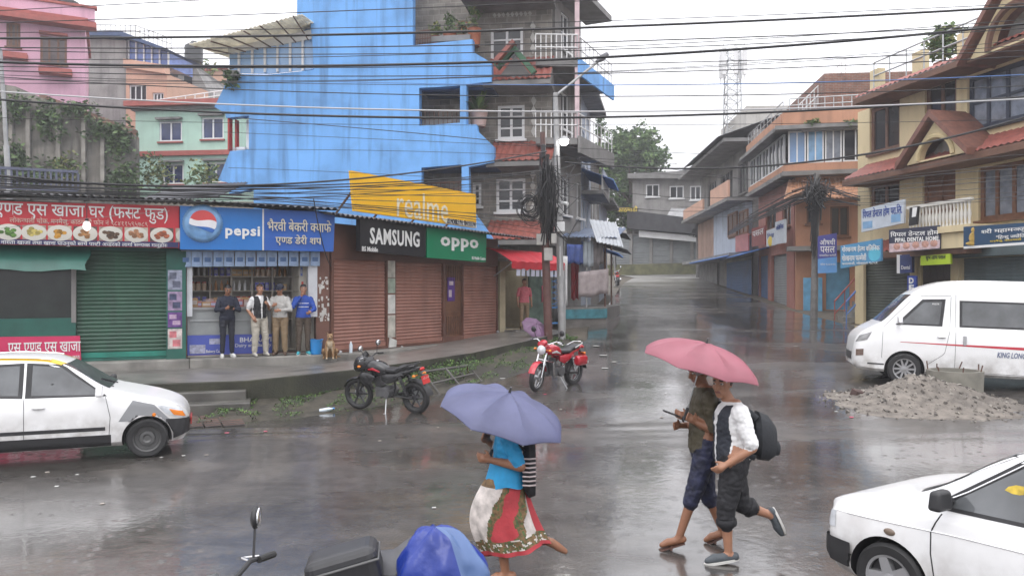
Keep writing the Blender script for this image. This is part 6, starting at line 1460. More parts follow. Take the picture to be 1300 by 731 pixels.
 def panel(s, name, lo, hi, m, sy=1, off=0.004, parent=None, proj=None, n=16, k=7):
  a = s.res(lo, n); b_ = s.res(hi, n); mb = MB()
  pr = proj or (lambda p, q: s.side(p, q, sy, off))
  mb.grid([[pr(p[0] + (q[0] - p[0]) * i / k, p[1] + (q[1] - p[1]) * i / k) for p, q in zip(a, b_)] for i in range(k + 1)])
  return mb.build(name, m, parent or s.root)
 def seam(s, pl, sy=1, r=0.004, name='door_seam', m=None):
  mb = MB(); mb.tube([s.side(x, z, sy, 0.0) for x, z in s.res(pl, 24)], r, 5); return mb.build(name, m or car_black, s.root)
 def wheel(s, x, y, r, sy, hub):
  e = bpy.data.objects.new('wheel', None); COL.objects.link(e); e.parent = s.root; e.location = (x, y, r); ORG[e.name] = Vector((0, 0, 0))
  M_ = Matrix.Rotation(R(-90 * sy), 4, 'X'); w_ = 0.085
  mb = MB(); mb.lathe([(r * 0.66, -w_), (r * 0.9, -w_ * 1.05), (r * 0.985, -w_ * 0.8), (r, -w_ * 0.5), (r, w_ * 0.5), (r * 0.985, w_ * 0.8), (r * 0.9, w_ * 1.05), (r * 0.68, w_ * 0.98), (r * 0.66, w_ * 0.8)], M_, 40); mb.build('tyre', tyre_m, e)
  mb = MB(); mb.lathe([(r * 0.67, w_ * 0.95), (r * 0.62, w_ * 0.85), (r * 0.58, w_ * 0.35), (0.05, w_ * 0.2), (0.001, w_ * 0.2)], M_, 40); mb.cur = 1
  if hub == 'steel':
   mb.cur = 0; mb.lathe([(r * 0.40, w_ * 0.25), (r * 0.36, w_ * 0.75), (r * 0.22, w_ * 0.8), (r * 0.14, w_ * 0.6), (0.001, w_ * 0.62)], M_, 24)
   mats = [mat('steel_wheel', (0.10, 0.10, 0.10), 0.5, 0.2, metal=0.4), alloy]
  else:
   nsp = {'cover': 10, 'alloy': 5}[hub]
   for i in range(nsp):
    a = 2 * math.pi * i / nsp; wd = 0.022 if hub == 'cover' else 0.045
    p = lambda rr, dw, h_: M_ @ Vector((rr * math.cos(a) - dw * math.sin(a), rr * math.sin(a) + dw * math.cos(a), h_))
    mb.hexa([p(r * 0.12, -wd, w_ * 0.3), p(r * 0.64, -wd * 0.8, w_ * 0.3), p(r * 0.64, wd * 0.8, w_ * 0.3), p(r * 0.12, wd, w_ * 0.3), p(r * 0.12, -wd, w_ * 0.8), p(r * 0.64, -wd * 0.7, w_ * 0.9), p(r * 0.64, wd * 0.7, w_ * 0.9), p(r * 0.12, wd, w_ * 0.8)])
   mb.lathe([(r * 0.18, w_ * 0.4), (r * 0.17, w_ * 0.9), (0.001, w_ * 0.95)], M_, 20)
   mb.lathe([(r * 0.67, w_ * 0.97), (r * 0.6, w_ * 0.9), (r * 0.6, w_ * 0.5)], M_, 40)
   mats = [car_black, mat('wheel_cover', (0.40, 0.40, 0.41), 0.35, 0.08, metal=0.6)]
  mb.build('rim', mats, e)
 def mirror(s, x, z, sy, m, sc=1.0):
  p = s.side(x, z, sy, 0.0); mb = MB()
  mb.tube([p, p + Vector((0.0, sy * 0.09 * sc, 0.0))], 0.03 * sc, 8); mb.box(p + Vector((0.0, sy * 0.16 * sc, 0.02)), (0.10 * sc, 0.19 * sc, 0.14 * sc), None, .82)
  o = mb.build('wing_mirror', m, s.root); bevelm(o, .035 * sc, 4); return o
 def handle(s, x, z, sy, m):
  p = s.side(x, z, sy, 0.015); mb = MB(); mb.ball(p, (0.085, 0.02, 0.022), 12); mb.build('door_handle', m, s.root)
def slit(c, lo, hi, m, sy=1, **k): return c.panel('window', lo, hi, m, sy, **k)
# taxi (left)
t = T('taxi', 'white taxi with a grey primer patch on its front wing and yellow roof edge', 'car', G(178, 575), world=False)
q = G(187, 580); yaw = R(21)
t.location = q - Vector((math.cos(yaw) * 1.175, math.sin(yaw) * 1.175, 0)) + Vector((-math.sin(yaw), math.cos(yaw), 0)) * 0.66; t.rotation_euler = (0, 0, yaw)
Lx = 3.43
c = Car(t, Lx, [(0, .50), (.03, .60), (.12, .70), (.35, .80), (.85, .93), (1.0, .97), (1.62, 1.36), (1.85, 1.425), (2.4, 1.45), (2.95, 1.40), (3.2, 1.28), (3.36, .95), (3.43, .62)],
  [(0, .48), (.05, .58), (.3, .735), (.85, .865), (1.0, .88), (2.0, .92), (3.0, .97), (3.36, .9), (3.43, .58)], [(0, .30), (.1, .2), (.6, .18), (2.9, .18), (3.3, .24), (3.43, .34)],
  [(0, .40), (.06, .56), (.25, .67), (.6, .735), (2.8, .745), (3.2, .70), (3.4, .6), (3.43, .5)], 0.57, [(0.54, 'steel'), (2.985, 'steel')], 0.272, car_white)
X = lambda s_: Lx / 2 - s_
primer = mat('grey_primer', (0.26, 0.265, 0.275), 0.5, 0.08, 3)
for sy in (-1, 1):
 lo, hi = [(X(1.10), .905), (X(1.95), .93)], [(X(1.62), 1.29), (X(1.95), 1.325)]
 c.panel('window_seal', [(X(1.04), .885), (X(2.02), .90)], [(X(1.60), 1.325), (X(2.02), 1.36)], car_black, sy, 0.003); w1 = slit(c, lo, hi, car_glass, sy, off=0.006)
 c.panel('window_seal', [(X(2.05), .90), (X(2.85), .95)], [(X(2.05), 1.36), (X(2.62), 1.345)], car_black, sy, 0.003); slit(c, [(X(2.10), .935), (X(2.74), .97)], [(X(2.10), 1.325), (X(2.56), 1.31)], car_glass, sy, off=0.006)
 c.panel('door_stripe', [(X(1.06), .42), (X(2.9), .42)], [(X(1.06), .47), (X(2.9), .47)], car_black, sy)
 c.panel('sill_cladding', [(X(0.99), .20), (X(2.62), .20)], [(X(0.99), .36), (X(2.62), .36)], car_black, sy)
 c.seam([(X(1.02), .25), (X(1.0), .6), (X(1.06), .88)], sy); c.seam([(X(2.03), .24), (X(2.03), .89)], sy)
 c.mirror(X(1.12), .95, sy, car_white if sy < 0 else car_black); c.handle(X(1.86), .77, sy, car_white); c.handle(X(2.7), .80, sy, car_white)
 c.panel('headlamp', [(X(0.02), .50), (X(0.30), .60)], [(X(0.10), .655), (X(0.42), .735)], lampglass, sy, 0.006); c.panel('indicator', [(X(0.05), .535), (X(0.2), .575)], [(X(0.09), .61), (X(0.26), .665)], amber, sy, 0.010)
c.panel('primer_patch', [(X(0.9), .53), (X(0.26), .53)], [(X(0.72), .815), (X(0.45), .74)], primer, -1, 0.005)
c.panel('primer_patch', [(X(0.72), .50), (X(0.2), .42)], [(X(0.86), .56), (X(0.26), .54)], primer, -1, 0.0045)
for sy in (-1, 1): c.panel('bumper', [(X(0.30), .22), (X(0.004), .31)], [(X(0.30), .53), (X(0.01), .51)], car_black, sy, 0.012)
c.panel('bumper', [(-.36, .3), (.36, .3)], [(-.36, .47), (.36, .47)], car_black, proj=lambda y, z: c.along(y, z, 1, 0.014))
for sy in (-1, 1):
 mb = MB(); q_ = MB(); mb.tube([c.side(X(0.45), .60, sy, 0.0), c.side(X(0.45), .60, sy, 0.02)], [0.028, 0.02], 10); mb.build('side_repeater', amber, t)
c.panel('windscreen', [(-.56, .98), (.56, .98)], [(-.50, 1.33), (.50, 1.33)], car_glass, proj=lambda y, z: c.along(y, z, 1, 0.005))
yl = mat('taxi_yellow', (0.70, 0.42, 0.02), 0.35, 0.06)
for sy in (-1, 1):
 c.panel('roof_stripe', [(X(1.55), sy * .42), (X(2.9), sy * .42)], [(X(1.62), sy * .545), (X(2.9), sy * .54)], yl, proj=lambda x, y: c.down(x, y, 0.005))
 mb = MB(); mb.tube([c.down(X(s_), sy * 0.515, 0.02) for s_ in (1.75, 1.9, 2.3, 2.7, 2.85)], 0.014, 6); mb.build('roof_rail', chrome, t)
mb = MB()
for y in (0.2, -0.3): mb.tube([c.down(X(1.0), y, 0.01), c.along(y - 0.35, 1.07, 1, 0.012), ], 0.008)
mb.build('wiper', car_black, t)
mb = MB(); mb.box(c.along(0.0, .42, 1, 0.02), (0.02, 0.5, 0.1)); mb.build('number_plate', red_lens, t)
# minibus (right)
Lx = 5.3
q = G(1146, 491); yaw = R(180 - 17)
t = T('minibus', 'white high roof minibus with a red side stripe parked behind the gravel heap', 'minibus', (0, 0, 0), world=False)
d = Vector((math.cos(yaw), math.sin(yaw), 0)); lft = Vector((-d.y, d.x, 0))
t.location = q - d * (Lx / 2 - 1.0) - lft * 0.80; t.rotation_euler = (0, R(-2.0), yaw)
c = Car(t, Lx, [(0, .62), (.04, .92), (.16, 1.08), (.42, 1.25), (.52, 1.30), (1.15, 1.95), (1.45, 2.12), (1.95, 2.25), (2.6, 2.28), (4.9, 2.28), (5.2, 2.18), (5.3, 1.3)],
  [(0, .58), (.06, .86), (.25, 1.04), (.6, 1.22), (1.0, 1.25), (5.2, 1.27), (5.3, 1.1)], [(0, .36), (.12, .27), (.6, .24), (4.6, .26), (5.2, .32), (5.3, .4)],
  [(0, .62), (.06, .76), (.3, .86), (.7, .925), (5.0, .935), (5.25, .88), (5.3, .82)], 0.78, [(1.0, 'cover'), (4.1, 'cover')], 0.335, car_white)
X = lambda s_: Lx / 2 - s_
for sy in (1, -1):
 c.panel('window_seal', [(X(0.80), 1.27), (X(1.70), 1.27)], [(X(1.32), 1.83), (X(1.76), 1.85)], car_black, sy, 0.003)
 slit(c, [(X(0.92), 1.31), (X(1.64), 1.31)], [(X(1.34), 1.77), (X(1.69), 1.79)], car_glass, sy, off=0.006)
 for a, b_ in ((2.02, 3.32), (3.46, 4.5), (4.6, 5.1)):
  c.panel('window_seal', [(X(a), 1.27), (X(b_), 1.27)], [(X(a), 1.83), (X(b_), 1.83)], car_black, sy, 0.003, n=20)
  w1 = slit(c, [(X(a + .05), 1.31), (X(b_ - .05), 1.31)], [(X(a + .05), 1.79), (X(b_ - .05), 1.79)], car_glass, sy, off=0.006, n=20)
 c.seam([(X(1.38), .42), (X(1.75), .7), (X(1.84), 1.2), (X(1.86), 1.9)], sy); c.seam([(X(0.55), .55), (X(0.56), 1.2), (X(1.2), 1.9), (X(1.86), 1.92)], sy); c.seam([(X(1.95), .34), (X(1.95), 1.95)], sy); c.seam([(X(3.39), .34), (X(3.39), 1.95)], sy); c.seam([(X(1.95), .34), (X(3.39), .34)], sy)
 rs = mat('stripe_red', (0.50, 0.03, 0.05), 0.4, 0.05)
 c.panel('side_stripe', [(X(0.9), .905), (X(3.38), .855)], [(X(0.9), .915), (X(3.38), .915)], rs, sy, n=40, k=2); c.panel('side_stripe', [(X(3.4), .80), (X(5.15), .78)], [(X(3.4), .90), (X(5.15), .90)], rs, sy, n=20, k=2); c.panel('side_stripe', [(X(3.4), .905), (X(5.15), .905)], [(X(3.4), .95), (X(5.15), .97)], car_black, sy, n=20, k=2)
 c.panel('sill_trim', [(X(0.28), .40), (X(0.62), .40)], [(X(0.28), .43), (X(0.62), .43)], car_black, sy)
 c.panel('headlamp', [(X(0.05), .86), (X(0.26), .92)], [(X(0.12), 1.00), (X(0.36), 1.10)], mat('headlamp_smoke', (0.22, 0.22, 0.22), 0.1, 0.3, 9), sy, 0.006)
 c.panel('fog_lamp', [(X(0.06), .56), (X(0.2), .58)], [(X(0.06), .70), (X(0.2), .72)], mat('fog_smoke', (0.15, 0.10, 0.08), 0.2, 0.3, 9), sy, 0.006)
 c.handle(X(1.68), 1.05, sy, chrome); p = c.side(X(2.12), 1.0, sy, 0.012); mb = MB(); mb.box(p, (0.06, 0.03, 0.2)); o = mb.build('door_handle', alloy, t); bevelm(o, 0.01)
 c.mirror(X(0.86), 1.36, sy, chrome, 1.15)
 p0, p1 = X(2.72), X(3.24)
 lettering('KING LONG', (lambda a, b_, tt, sy=sy: c.side((p0 + (p1 - p0) * a) if sy > 0 else (p1 + (p0 - p1) * a), 0.685 + 0.115 * b_ + 0.0 * a, sy, 0.004 + tt * 0.3)), mat('lettering_slate', (0.12, 0.15, 0.25), 0.4, 0), t, slant=0.2, weight=0.02)
 lettering('स~टार्'.replace('र्', 'र'), (lambda a, b_, tt, sy=sy: c.side(X(1.50) - 0.14 * a * 1 if sy > 0 else X(1.64) + 0.14 * a, 1.72 + 0.035 * b_, sy, 0.009 + tt * 0.2)), letter_white, t, name='window_sticker')
c.panel('windscreen', [(-.70, 1.32), (.70, 1.32)], [(-.62, 1.92), (.62, 1.92)], car_glass, proj=lambda y, z: c.along(y, z, 1, 0.005))
c.panel('bumper_grille', [(-.5, .45), (.5, .45)], [(-.5, .62), (.5, .62)], car_black, proj=lambda y, z: c.along(y, z, 1, 0.006))
# seat backs etc. seen faintly inside are left to the glass
# white hatchback (bottom right)
Lx = 3.34
yaw = R(180 - 57); d = Vector((math.cos(yaw), math.sin(yaw), 0)); lft = Vector((-d.y, d.x, 0))
t = T('hatchback', 'white hatchback with black bumper and spoked wheel in the bottom right corner', 'car', (0, 0, 0), world=False)
nose = P(1056, 642, 6.15)
t.location = Vector((nose.x, nose.y, 0)) - d * (Lx / 2 - 0.02) - lft * 0.60; t.rotation_euler = (0, 0, yaw)
c = Car(t, Lx, [(0, .50), (.015, .70), (.06, .75), (.68, .92), (.78, .96), (1.42, 1.335), (1.8, 1.39), (2.6, 1.40), (3.0, 1.35), (3.2, 1.1), (3.3, .85), (3.34, .55)],
  [(0, .48), (.02, .64), (.08, .69), (.8, .82), (1.2, .84), (3.0, .88), (3.3, .8), (3.34, .52)], [(0, .26), (.1, .2), (.6, .18), (2.9, .18), (3.3, .26), (3.34, .34)],
  [(0, .60), (.05, .655), (.25, .69), (.6, .71), (2.8, .72), (3.25, .67), (3.34, .6)], 0.56, [(0.54, 'alloy'), (2.79, 'alloy')], 0.265, car_white)
X = lambda s_: Lx / 2 - s_
for sy in (1, -1):
 c.panel('window_seal', [(X(0.82), .855), (X(2.12), .875)], [(X(1.42), 1.29), (X(2.12), 1.325)], car_black, sy, 0.003); slit(c, [(X(.92), .88), (X(2.05), .90)], [(X(1.43), 1.24), (X(2.05), 1.275)], car_glass, sy, off=0.006)
 c.panel('window_seal', [(X(2.16), .875), (X(2.9), .89)], [(X(2.16), 1.325), (X(2.74), 1.31)], car_black, sy, 0.003); slit(c, [(X(2.22), .90), (X(2.82), .91)], [(X(2.22), 1.28), (X(2.7), 1.26)], car_glass, sy, off=0.006)
 mb = MB(); mb.tube([c.side(x, z, sy, 0.004) for x, z in Car.res([(X(.84), .87), (X(1.04), .98), (X(1.42), 1.255), (X(2.1), 1.29)], 16)], 0.007, 5); mb.build('window_trim', chrome, t)
 c.seam([(X(.90), .26), (X(0.86), .55), (X(.86), .70), (X(.92), .83)], sy, 0.005); c.seam([(X(2.14), .26), (X(2.14), .87)], sy, 0.005)
 c.seam([(X(0.10), .665), (X(1.0), .71), (X(3.1), .74)], sy, 0.006, 'crease_line', car_white)
 c.panel('side_moulding', [(X(1.02), .29), (X(2.6), .29)], [(X(1.02), .34), (X(2.6), .34)], car_white, sy, 0.012); c.panel('sill_cladding', [(X(1.02), .19), (X(2.5), .19)], [(X(1.02), .285), (X(2.5), .285)], car_black, sy)
 c.mirror(X(.97), .93, sy, car_black, 0.95); c.handle(X(1.95), .73, sy, car_black)
 c.panel('bumper', [(X(0.25), .27), (X(0.004), .29)], [(X(0.25), .46), (X(0.006), .47)], car_black, sy, 0.022); c.panel('headlamp', [(X(0.012), .53), (X(0.10), .54)], [(X(0.02), .65), (X(0.10), .66)], lampglass, sy, 0.005)
 p = c.side(X(0.56), .62, sy, 0.0); mb = MB(); mb.ball(p, (0.045, 0.015, 0.026), 12); mb.build('side_repeater', mat('smoked_lens', (0.16, 0.12, 0.09), 0.3, 0.2), t)
c.panel('bumper', [(-.6, .27), (.6, .27)], [(-.6, .46), (.6, .46)], car_black, proj=lambda y, z: c.along(y, z, 1, 0.024))
c.panel('windscreen_seal', [(-.60, .93), (.60, .93)], [(-.515, 1.325), (.515, 1.325)], car_black, proj=lambda y, z: c.along(y, z, 1, 0.003)); c.panel('windscreen', [(-.56, .96), (.56, .96)], [(-.49, 1.30), (.49, 1.30)], car_glass, proj=lambda y, z: c.along(y, z, 1, 0.006))
c.panel('cowl', [(X(.68), -.5), (X(.68), .5)], [(X(.77), -.5), (X(.77), .5)], car_black, proj=lambda x, y: c.down(x, y, 0.005))
for y in (0.15, -0.35):
 mb = MB(); mb.tube([c.down(X(.74), y, 0.012), c.along(y - 0.40, 1.02, 1, 0.014)], 0.008); mb.build('wiper', car_black, t)
mb = MB(); p = c.side(X(1.95), 1.16, 1, -0.25); foliage(mb, p, (0.28, 0.10, 0.09), 60, 0.05, 5); 
bpyellow = mat('yellow_flowers', (0.62, 0.42, 0.02), 0.7, 0.2)
c.panel('flower_garland', [(X(1.29), 1.06), (X(1.36), 1.04), (X(1.45), 1.07), (X(1.55), 1.05), (X(2.05), 1.07)], [(X(1.31), 1.085), (X(1.37), 1.11), (X(1.43), 1.10), (X(1.55), 1.16), (X(1.66), 1.15), (X(1.8), 1.21), (X(2.05), 1.2)], mat('garland_behind_glass', (0.42, 0.30, 0.03), 0.15, 0.6, 14), 1, 0.0075)
# motorcycles
def loft(mb, rings, n=16, smooth=True, caps=True):
 """rings (x, zc, half width, half height, y) in the YZ plane along x"""
 rows = []
 for r in rings:
  x, zc, hw, hh = r[:4]; y0 = r[4] if len(r) > 4 else 0
  row = []
  for j in range(n):
   a = 2 * math.pi * j / n; ca, sa = math.cos(a), math.sin(a)
   row.append(Vector((x, y0 + hw * math.copysign(abs(ca) ** 0.75, ca), zc + hh * math.copysign(abs(sa) ** 0.75, sa))))
  rows.append(row)
 mb.grid(rows, smooth, closeu=True)
 if caps: mb.add(rows[0], [tuple(range(n))]); mb.add(rows[-1], [tuple(reversed(range(n)))])
def motorcycle(label, loc, yaw, paint, accent, seat_m, fairing=False, box=False, lean=-7, spokes=6, name='motorcycle', chrome_fork=True, mudguard=None, plate=True, steer=12, mirrors=(-1, 1), rail=True):
 t = T(name, label, 'motorcycle', loc, world=False); t.rotation_euler = (R(lean), 0, yaw)
 blk = car_black; mud_m = mudguard or paint
 xf, xr, r = 0.67, -0.66, 0.305
 S = Matrix.Translation((0.42, 0, 0)) @ Matrix.Rotation(R(steer), 4, 'Z') @ Matrix.Translation((-0.42, 0, 0))
 I = Matrix.Identity(4)
 def wheel(x, w_, front):
  e = bpy.data.objects.new('wheel', None); COL.objects.link(e); e.parent = t; e.matrix_local = (S if front else I) @ Matrix.Translation((x, 0, r)); ORG[e.name] = Vector((0, 0, 0))
  M_ = Matrix.Rotation(R(90), 4, 'X')
  mb = MB(); k = 10; mb.lathe([(r - w_ + w_ * math.cos(2 * math.pi * i / k), w_ * math.sin(2 * math.pi * i / k)) for i in range(k + 1)], M_, 32); mb.build('tyre', tyre_m, e)
  mb = MB(); mb.lathe([(r - w_ * 1.9, -0.03), (r - w_ * 1.5, -0.035), (r - w_ * 1.5, 0.035), (r - w_ * 1.9, 0.03), (r - w_ * 1.9, -0.03)], M_, 32); mb.lathe([(0.001, -0.05), (0.05, -0.05), (0.05, 0.05), (0.001, 0.05)], M_, 12)
  for i in range(spokes):
   a = 2 * math.pi * i / spokes; u = Vector((math.cos(a), 0, math.sin(a))); mb.tube([u * 0.04, u * (r - w_ * 1.7)], 0.018 if spokes < 9 else 0.005, 5)
  mb.build('rim', mat('bike_alloy', (0.05, 0.05, 0.055), 0.4, 0.1, metal=0.3) if not chrome_fork else alloy, e)
  mb = MB(); mb.lathe([(0.06, 0.058), (0.12, 0.058), (0.12, 0.064), (0.06, 0.064), (0.06, 0.058)], M_, 20); mb.build('brake_disc', steel, e)
 wheel(xf, 0.048, True); wheel(xr, 0.062, False)
 fm = chrome if chrome_fork else blk
 for sy in (-1, 1):
  mb = MB(); mb.tube([S @ Vector((xf, sy * 0.085, r)), S @ Vector((0.50, sy * 0.085, 0.80))], [0.028, 0.022], 8); mb.build('fork', fm, t)
  mb = MB(); mb.tube([(-0.55, sy * 0.12, 0.36), (-0.42, sy * 0.12, 0.70)], 0.03, 8)
  for i in range(6): mb.lathe([(0.024, 0), (0.042, 0.012), (0.024, 0.024)], Matrix.Translation((-0.53 + i * 0.018, sy * 0.12, 0.41 + i * 0.045)), 10)
  mb.build('shock_absorber', blk if not chrome_fork else chrome, t)
 mb = MB(); h0 = Vector((0.40, 0, 0.96))
 hb = [(0.28, -0.36, 1.02), (0.36, -0.22, 1.04), (0.42, -0.08, 0.97), (0.42, 0.08, 0.97), (0.36, 0.22, 1.04), (0.28, 0.36, 1.02)]
 mb.tube([S @ Vector(q) for q in hb], 0.013, 8); hbar = mb.build('handlebar', fm if chrome_fork else blk, t)
 for sy in (-1, 1):
  mb = MB(); mb.tube([S @ Vector((0.28, sy * 0.36, 1.02)), S @ Vector((0.325, sy * 0.25, 1.035))], 0.019, 8); mb.build('grip', rubber, hbar)
  mb = MB(); mb.tube([S @ Vector((0.36, sy * 0.22, 1.04)), S @ Vector((0.42, sy * 0.28, 1.03)), S @ Vector((0.37, sy * 0.38, 1.0))], 0.008, 6); mb.build('lever', chrome, hbar)
  if sy not in mirrors: continue
  mb = MB(); a = S @ Vector((0.35, sy * 0.24, 1.04)); b_ = S @ Vector((0.36, sy * 0.30, 1.18)); mb.tube([a, b_], 0.007, 6); M_ = Matrix.Rotation(R(-20), 3, 'Y')
  mb.ball(b_ + Vector((0, sy * 0.03, 0.05)), (0.026, 0.065, 0.06), 14); mb.cur = 1; mb.ball(b_ + Vector((-0.016, sy * 0.03, 0.05)), (0.014, 0.057, 0.052), 14)
  mb.build('mirror', [blk, mat('mirror_glass', (0.7, 0.72, 0.75), 0.05, 0, metal=1.0)], t)
 for sy in (-1, 1):
  mb = MB(); mb.ball(S @ Vector((0.52, sy * 0.17, 0.86)), (0.04, 0.025, 0.025)); mb.tube([S @ Vector((0.52, sy * 0.08, 0.86)), S @ Vector((0.52, sy * 0.16, 0.86))], 0.008); mb.build('indicator', amber, t); mb = MB(); mb.ball((-0.78, sy * 0.16, 0.74), (0.035, 0.025, 0.025)); mb.tube([(-0.78, sy * 0.05, 0.74), (-0.78, sy * 0.15, 0.74)], 0.008); mb.build('indicator', amber, t)
 # front mudguard
 mb = MB(); rows = []
 for i in range(15):
  a = R(20 + 145 * i / 14); rows.append([S @ Vector((xf + (r + 0.03 - 0.02 * (abs(j) / 2) ** 2) * math.cos(a), j * 0.035, r + (r + 0.03 - 0.02 * (abs(j) / 2) ** 2) * math.sin(a))) for j in (-2, -1, 0, 1, 2)])
 mb.grid(rows); mb.build('front_mudguard', mud_m, t)
 mb = MB(); rows = []
 for i in range(15):
  a = R(10 + 120 * i / 14); rows.append([Vector((xr + (r + 0.05) * math.cos(R(180) - a), j * 0.045, r + (r + 0.05 - 0.02 * (abs(j) / 2) ** 2) * math.sin(a))) for j in (-2, -1, 0, 1, 2)])
 mb.grid(rows); mb.build('rear_mudguard', blk, t)
 if fairing:
  mb = MB(); loft(mb, [(0.72, 0.80, 0.03, 0.05), (0.70, 0.83, 0.10, 0.10), (0.62, 0.87, 0.15, 0.15), (0.50, 0.90, 0.17, 0.16), (0.38, 0.90, 0.15, 0.12), (0.34, 0.90, 0.10, 0.05)]); fr = mb.build('fairing', paint, t)
  mb = MB(); loft(mb, [(0.735, 0.80, 0.02, 0.03), (0.72, 0.80, 0.09, 0.06), (0.69, 0.80, 0.10, 0.07)]); mb.build('headlamp', lampglass, fr)
  mb = MB(); mb.grid([[Vector((0.66 - 0.2 * i / 5 - 0.03 * abs(j), j * (0.07 - 0.012 * i), 0.97 + 0.16 * i / 5 - 0.015 * j * j)) for j in (-2, -1, 0, 1, 2)] for i in range(6)]); mb.grid([[Vector((0.655 - 0.2 * i / 5 - 0.03 * abs(j), j * (0.07 - 0.012 * i), 0.965 + 0.16 * i / 5 - 0.015 * j * j)) for j in (2, 1, 0, -1, -2)] for i in range(6)]); mb.build('windshield', blk, fr)
  for sy in (-1, 1):
   mb = MB(); loft(mb, [(0.52, 0.66, 0.02, 0.05, sy * 0.16), (0.40, 0.64, 0.035, 0.12, sy * 0.17), (0.25, 0.64, 0.03, 0.1, sy * 0.16), (0.16, 0.66, 0.01, 0.03, sy * 0.14)], 10); mb.build('side_scoop', paint, t)
 else:
  mb = MB(); mb.lathe([(0.02, 0.0), (0.07, 0.02), (0.095, 0.08), (0.10, 0.12), (0.10, 0.13)], S @ Matrix.Translation((0.46, 0, 0.86)) @ Matrix.Rotation(R(90), 4, 'Y'), 20); mb.cur = 1; mb.lathe([(0.098, 0.128), (0.07, 0.15), (0.001, 0.16)], S @ Matrix.Translation((0.46, 0, 0.86)) @ Matrix.Rotation(R(90), 4, 'Y'), 20); mb.build('headlamp', [fm, lampglass], t)
  mb = MB(); loft(mb, [(0.58, 0.93, 0.03, 0.02), (0.56, 0.97, 0.09, 0.06), (0.46, 1.00, 0.09, 0.06), (0.42, 1.0, 0.05, 0.03)], 12); mb.build('headlamp_cowl', paint, t)
 mb = MB(); loft(mb, [(0.40, 0.84, 0.05, 0.05), (0.36, 0.84, 0.12, 0.10), (0.22, 0.84, 0.145, 0.125), (0.06, 0.81, 0.13, 0.115), (-0.06, 0.77, 0.09, 0.08), (-0.10, 0.76, 0.05, 0.04)]); tk = mb.build('tank', paint, t)
 mb = MB(); mb.lathe([(0.04, 0), (0.035, 0.015), (0.001, 0.016)], Matrix.Translation((0.18, 0, 0.955)), 14); mb.build('filler_cap', chrome, tk)
 for sy in (-1, 1):
  mb = MB(); loft(mb, [(0.32, 0.80, 0.006, 0.012, sy * 0.130), (0.2, 0.82, 0.012, 0.028, sy * 0.142), (0.04, 0.77, 0.006, 0.012, sy * 0.130)], 8); mb.build('tank_stripe', accent, tk)
  mb = MB(); loft(mb, [(0.02, 0.66, 0.02, 0.05, sy * 0.10), (-0.12, 0.64, 0.03, 0.10, sy * 0.12), (-0.32, 0.68, 0.03, 0.07, sy * 0.11), (-0.48, 0.73, 0.015, 0.03, sy * 0.08)], 10); mb.build('side_panel', paint, t)
 mb = MB(); loft(mb, [(-0.02, 0.80, 0.07, 0.03), (-0.10, 0.795, 0.12, 0.05), (-0.30, 0.79, 0.14, 0.055), (-0.42, 0.84, 0.125, 0.065), (-0.62, 0.87, 0.11, 0.055), (-0.72, 0.89, 0.06, 0.03)]); mb.build('seat', seat_m, t)
 mb = MB(); loft(mb, [(-0.30, 0.74, 0.11, 0.05), (-0.55, 0.79, 0.10, 0.05), (-0.76, 0.85, 0.07, 0.04), (-0.86, 0.88, 0.03, 0.02)], 12); tl = mb.build('tail_cowl', paint, t)
 mb = MB(); mb.ball((-0.86, 0, 0.85), (0.03, 0.07, 0.035)); mb.build('tail_lamp', red_lens, tl)
 mb = MB(); mb.tube([(-0.45, 0.14, 0.86), (-0.72, 0.12, 0.95), (-0.82, 0.0, 0.96), (-0.72, -0.12, 0.95), (-0.45, -0.14, 0.86)], 0.012, 7); mb.build('grab_rail', chrome if chrome_fork else blk, t)
 mb = MB()
 for pl in ([(0.40, 0, 0.9), (0.30, 0.0, 0.62), (0.18, 0, 0.32), (-0.12, 0, 0.28), (-0.2, 0, 0.45), (-0.18, 0, 0.72)], [(0.38, 0, 0.80), (0.0, 0, 0.74), (-0.5, 0, 0.76)], [(-0.15, 0.1, 0.34), (-0.66, 0.1, 0.305)], [(-0.15, -0.1, 0.34), (-0.66, -0.1, 0.305)]): mb.tube(pl, 0.02, 7)
 mb.build('frame', blk, t)
 mb = MB(); mb.box((0.02, 0, 0.38), (0.34, 0.22, 0.18)); mb.lathe([(0.001, -0.15), (0.10, -0.15), (0.11, -0.1), (0.11, 0.1), (0.10, 0.15), (0.001, 0.15)], Matrix.Translation((-0.06, 0, 0.38)) @ Matrix.Rotation(R(90), 4, 'X'), 20)
 for i in range(8): mb.box((0.13 + 0.012 * i, 0, 0.47 + 0.022 * i), (0.17, 0.19, 0.010), Matrix.Rotation(R(30), 3, 'Y'))
 mb.box((0.16, 0, 0.55), (0.12, 0.13, 0.2), Matrix.Rotation(R(30), 3, 'Y')); mb.build('engine', mat('engine_grey', (0.13, 0.13, 0.135), 0.4, 0.2, 9, metal=0.5), t)
 mb = MB(); mb.tube([(0.24, -0.08, 0.52), (0.30, -0.10, 0.40), (0.18, -0.12, 0.25), (-0.15, -0.14, 0.26)], 0.02, 8); mb.tube([(-0.15, -0.14, 0.27), (-0.30, -0.16, 0.32), (-0.72, -0.17, 0.44)], [0.03, 0.05, 0.048], 10); mb.build('exhaust', chrome if chrome_fork else blk, t)
 mb = MB(); mb.tube([(0.0, -0.2, 0.30), (0.0, 0.2, 0.30)], 0.012); mb.tube([(-0.28, -0.19, 0.36), (-0.28, 0.19, 0.36)], 0.012); mb.build('footrest', rubber, t)
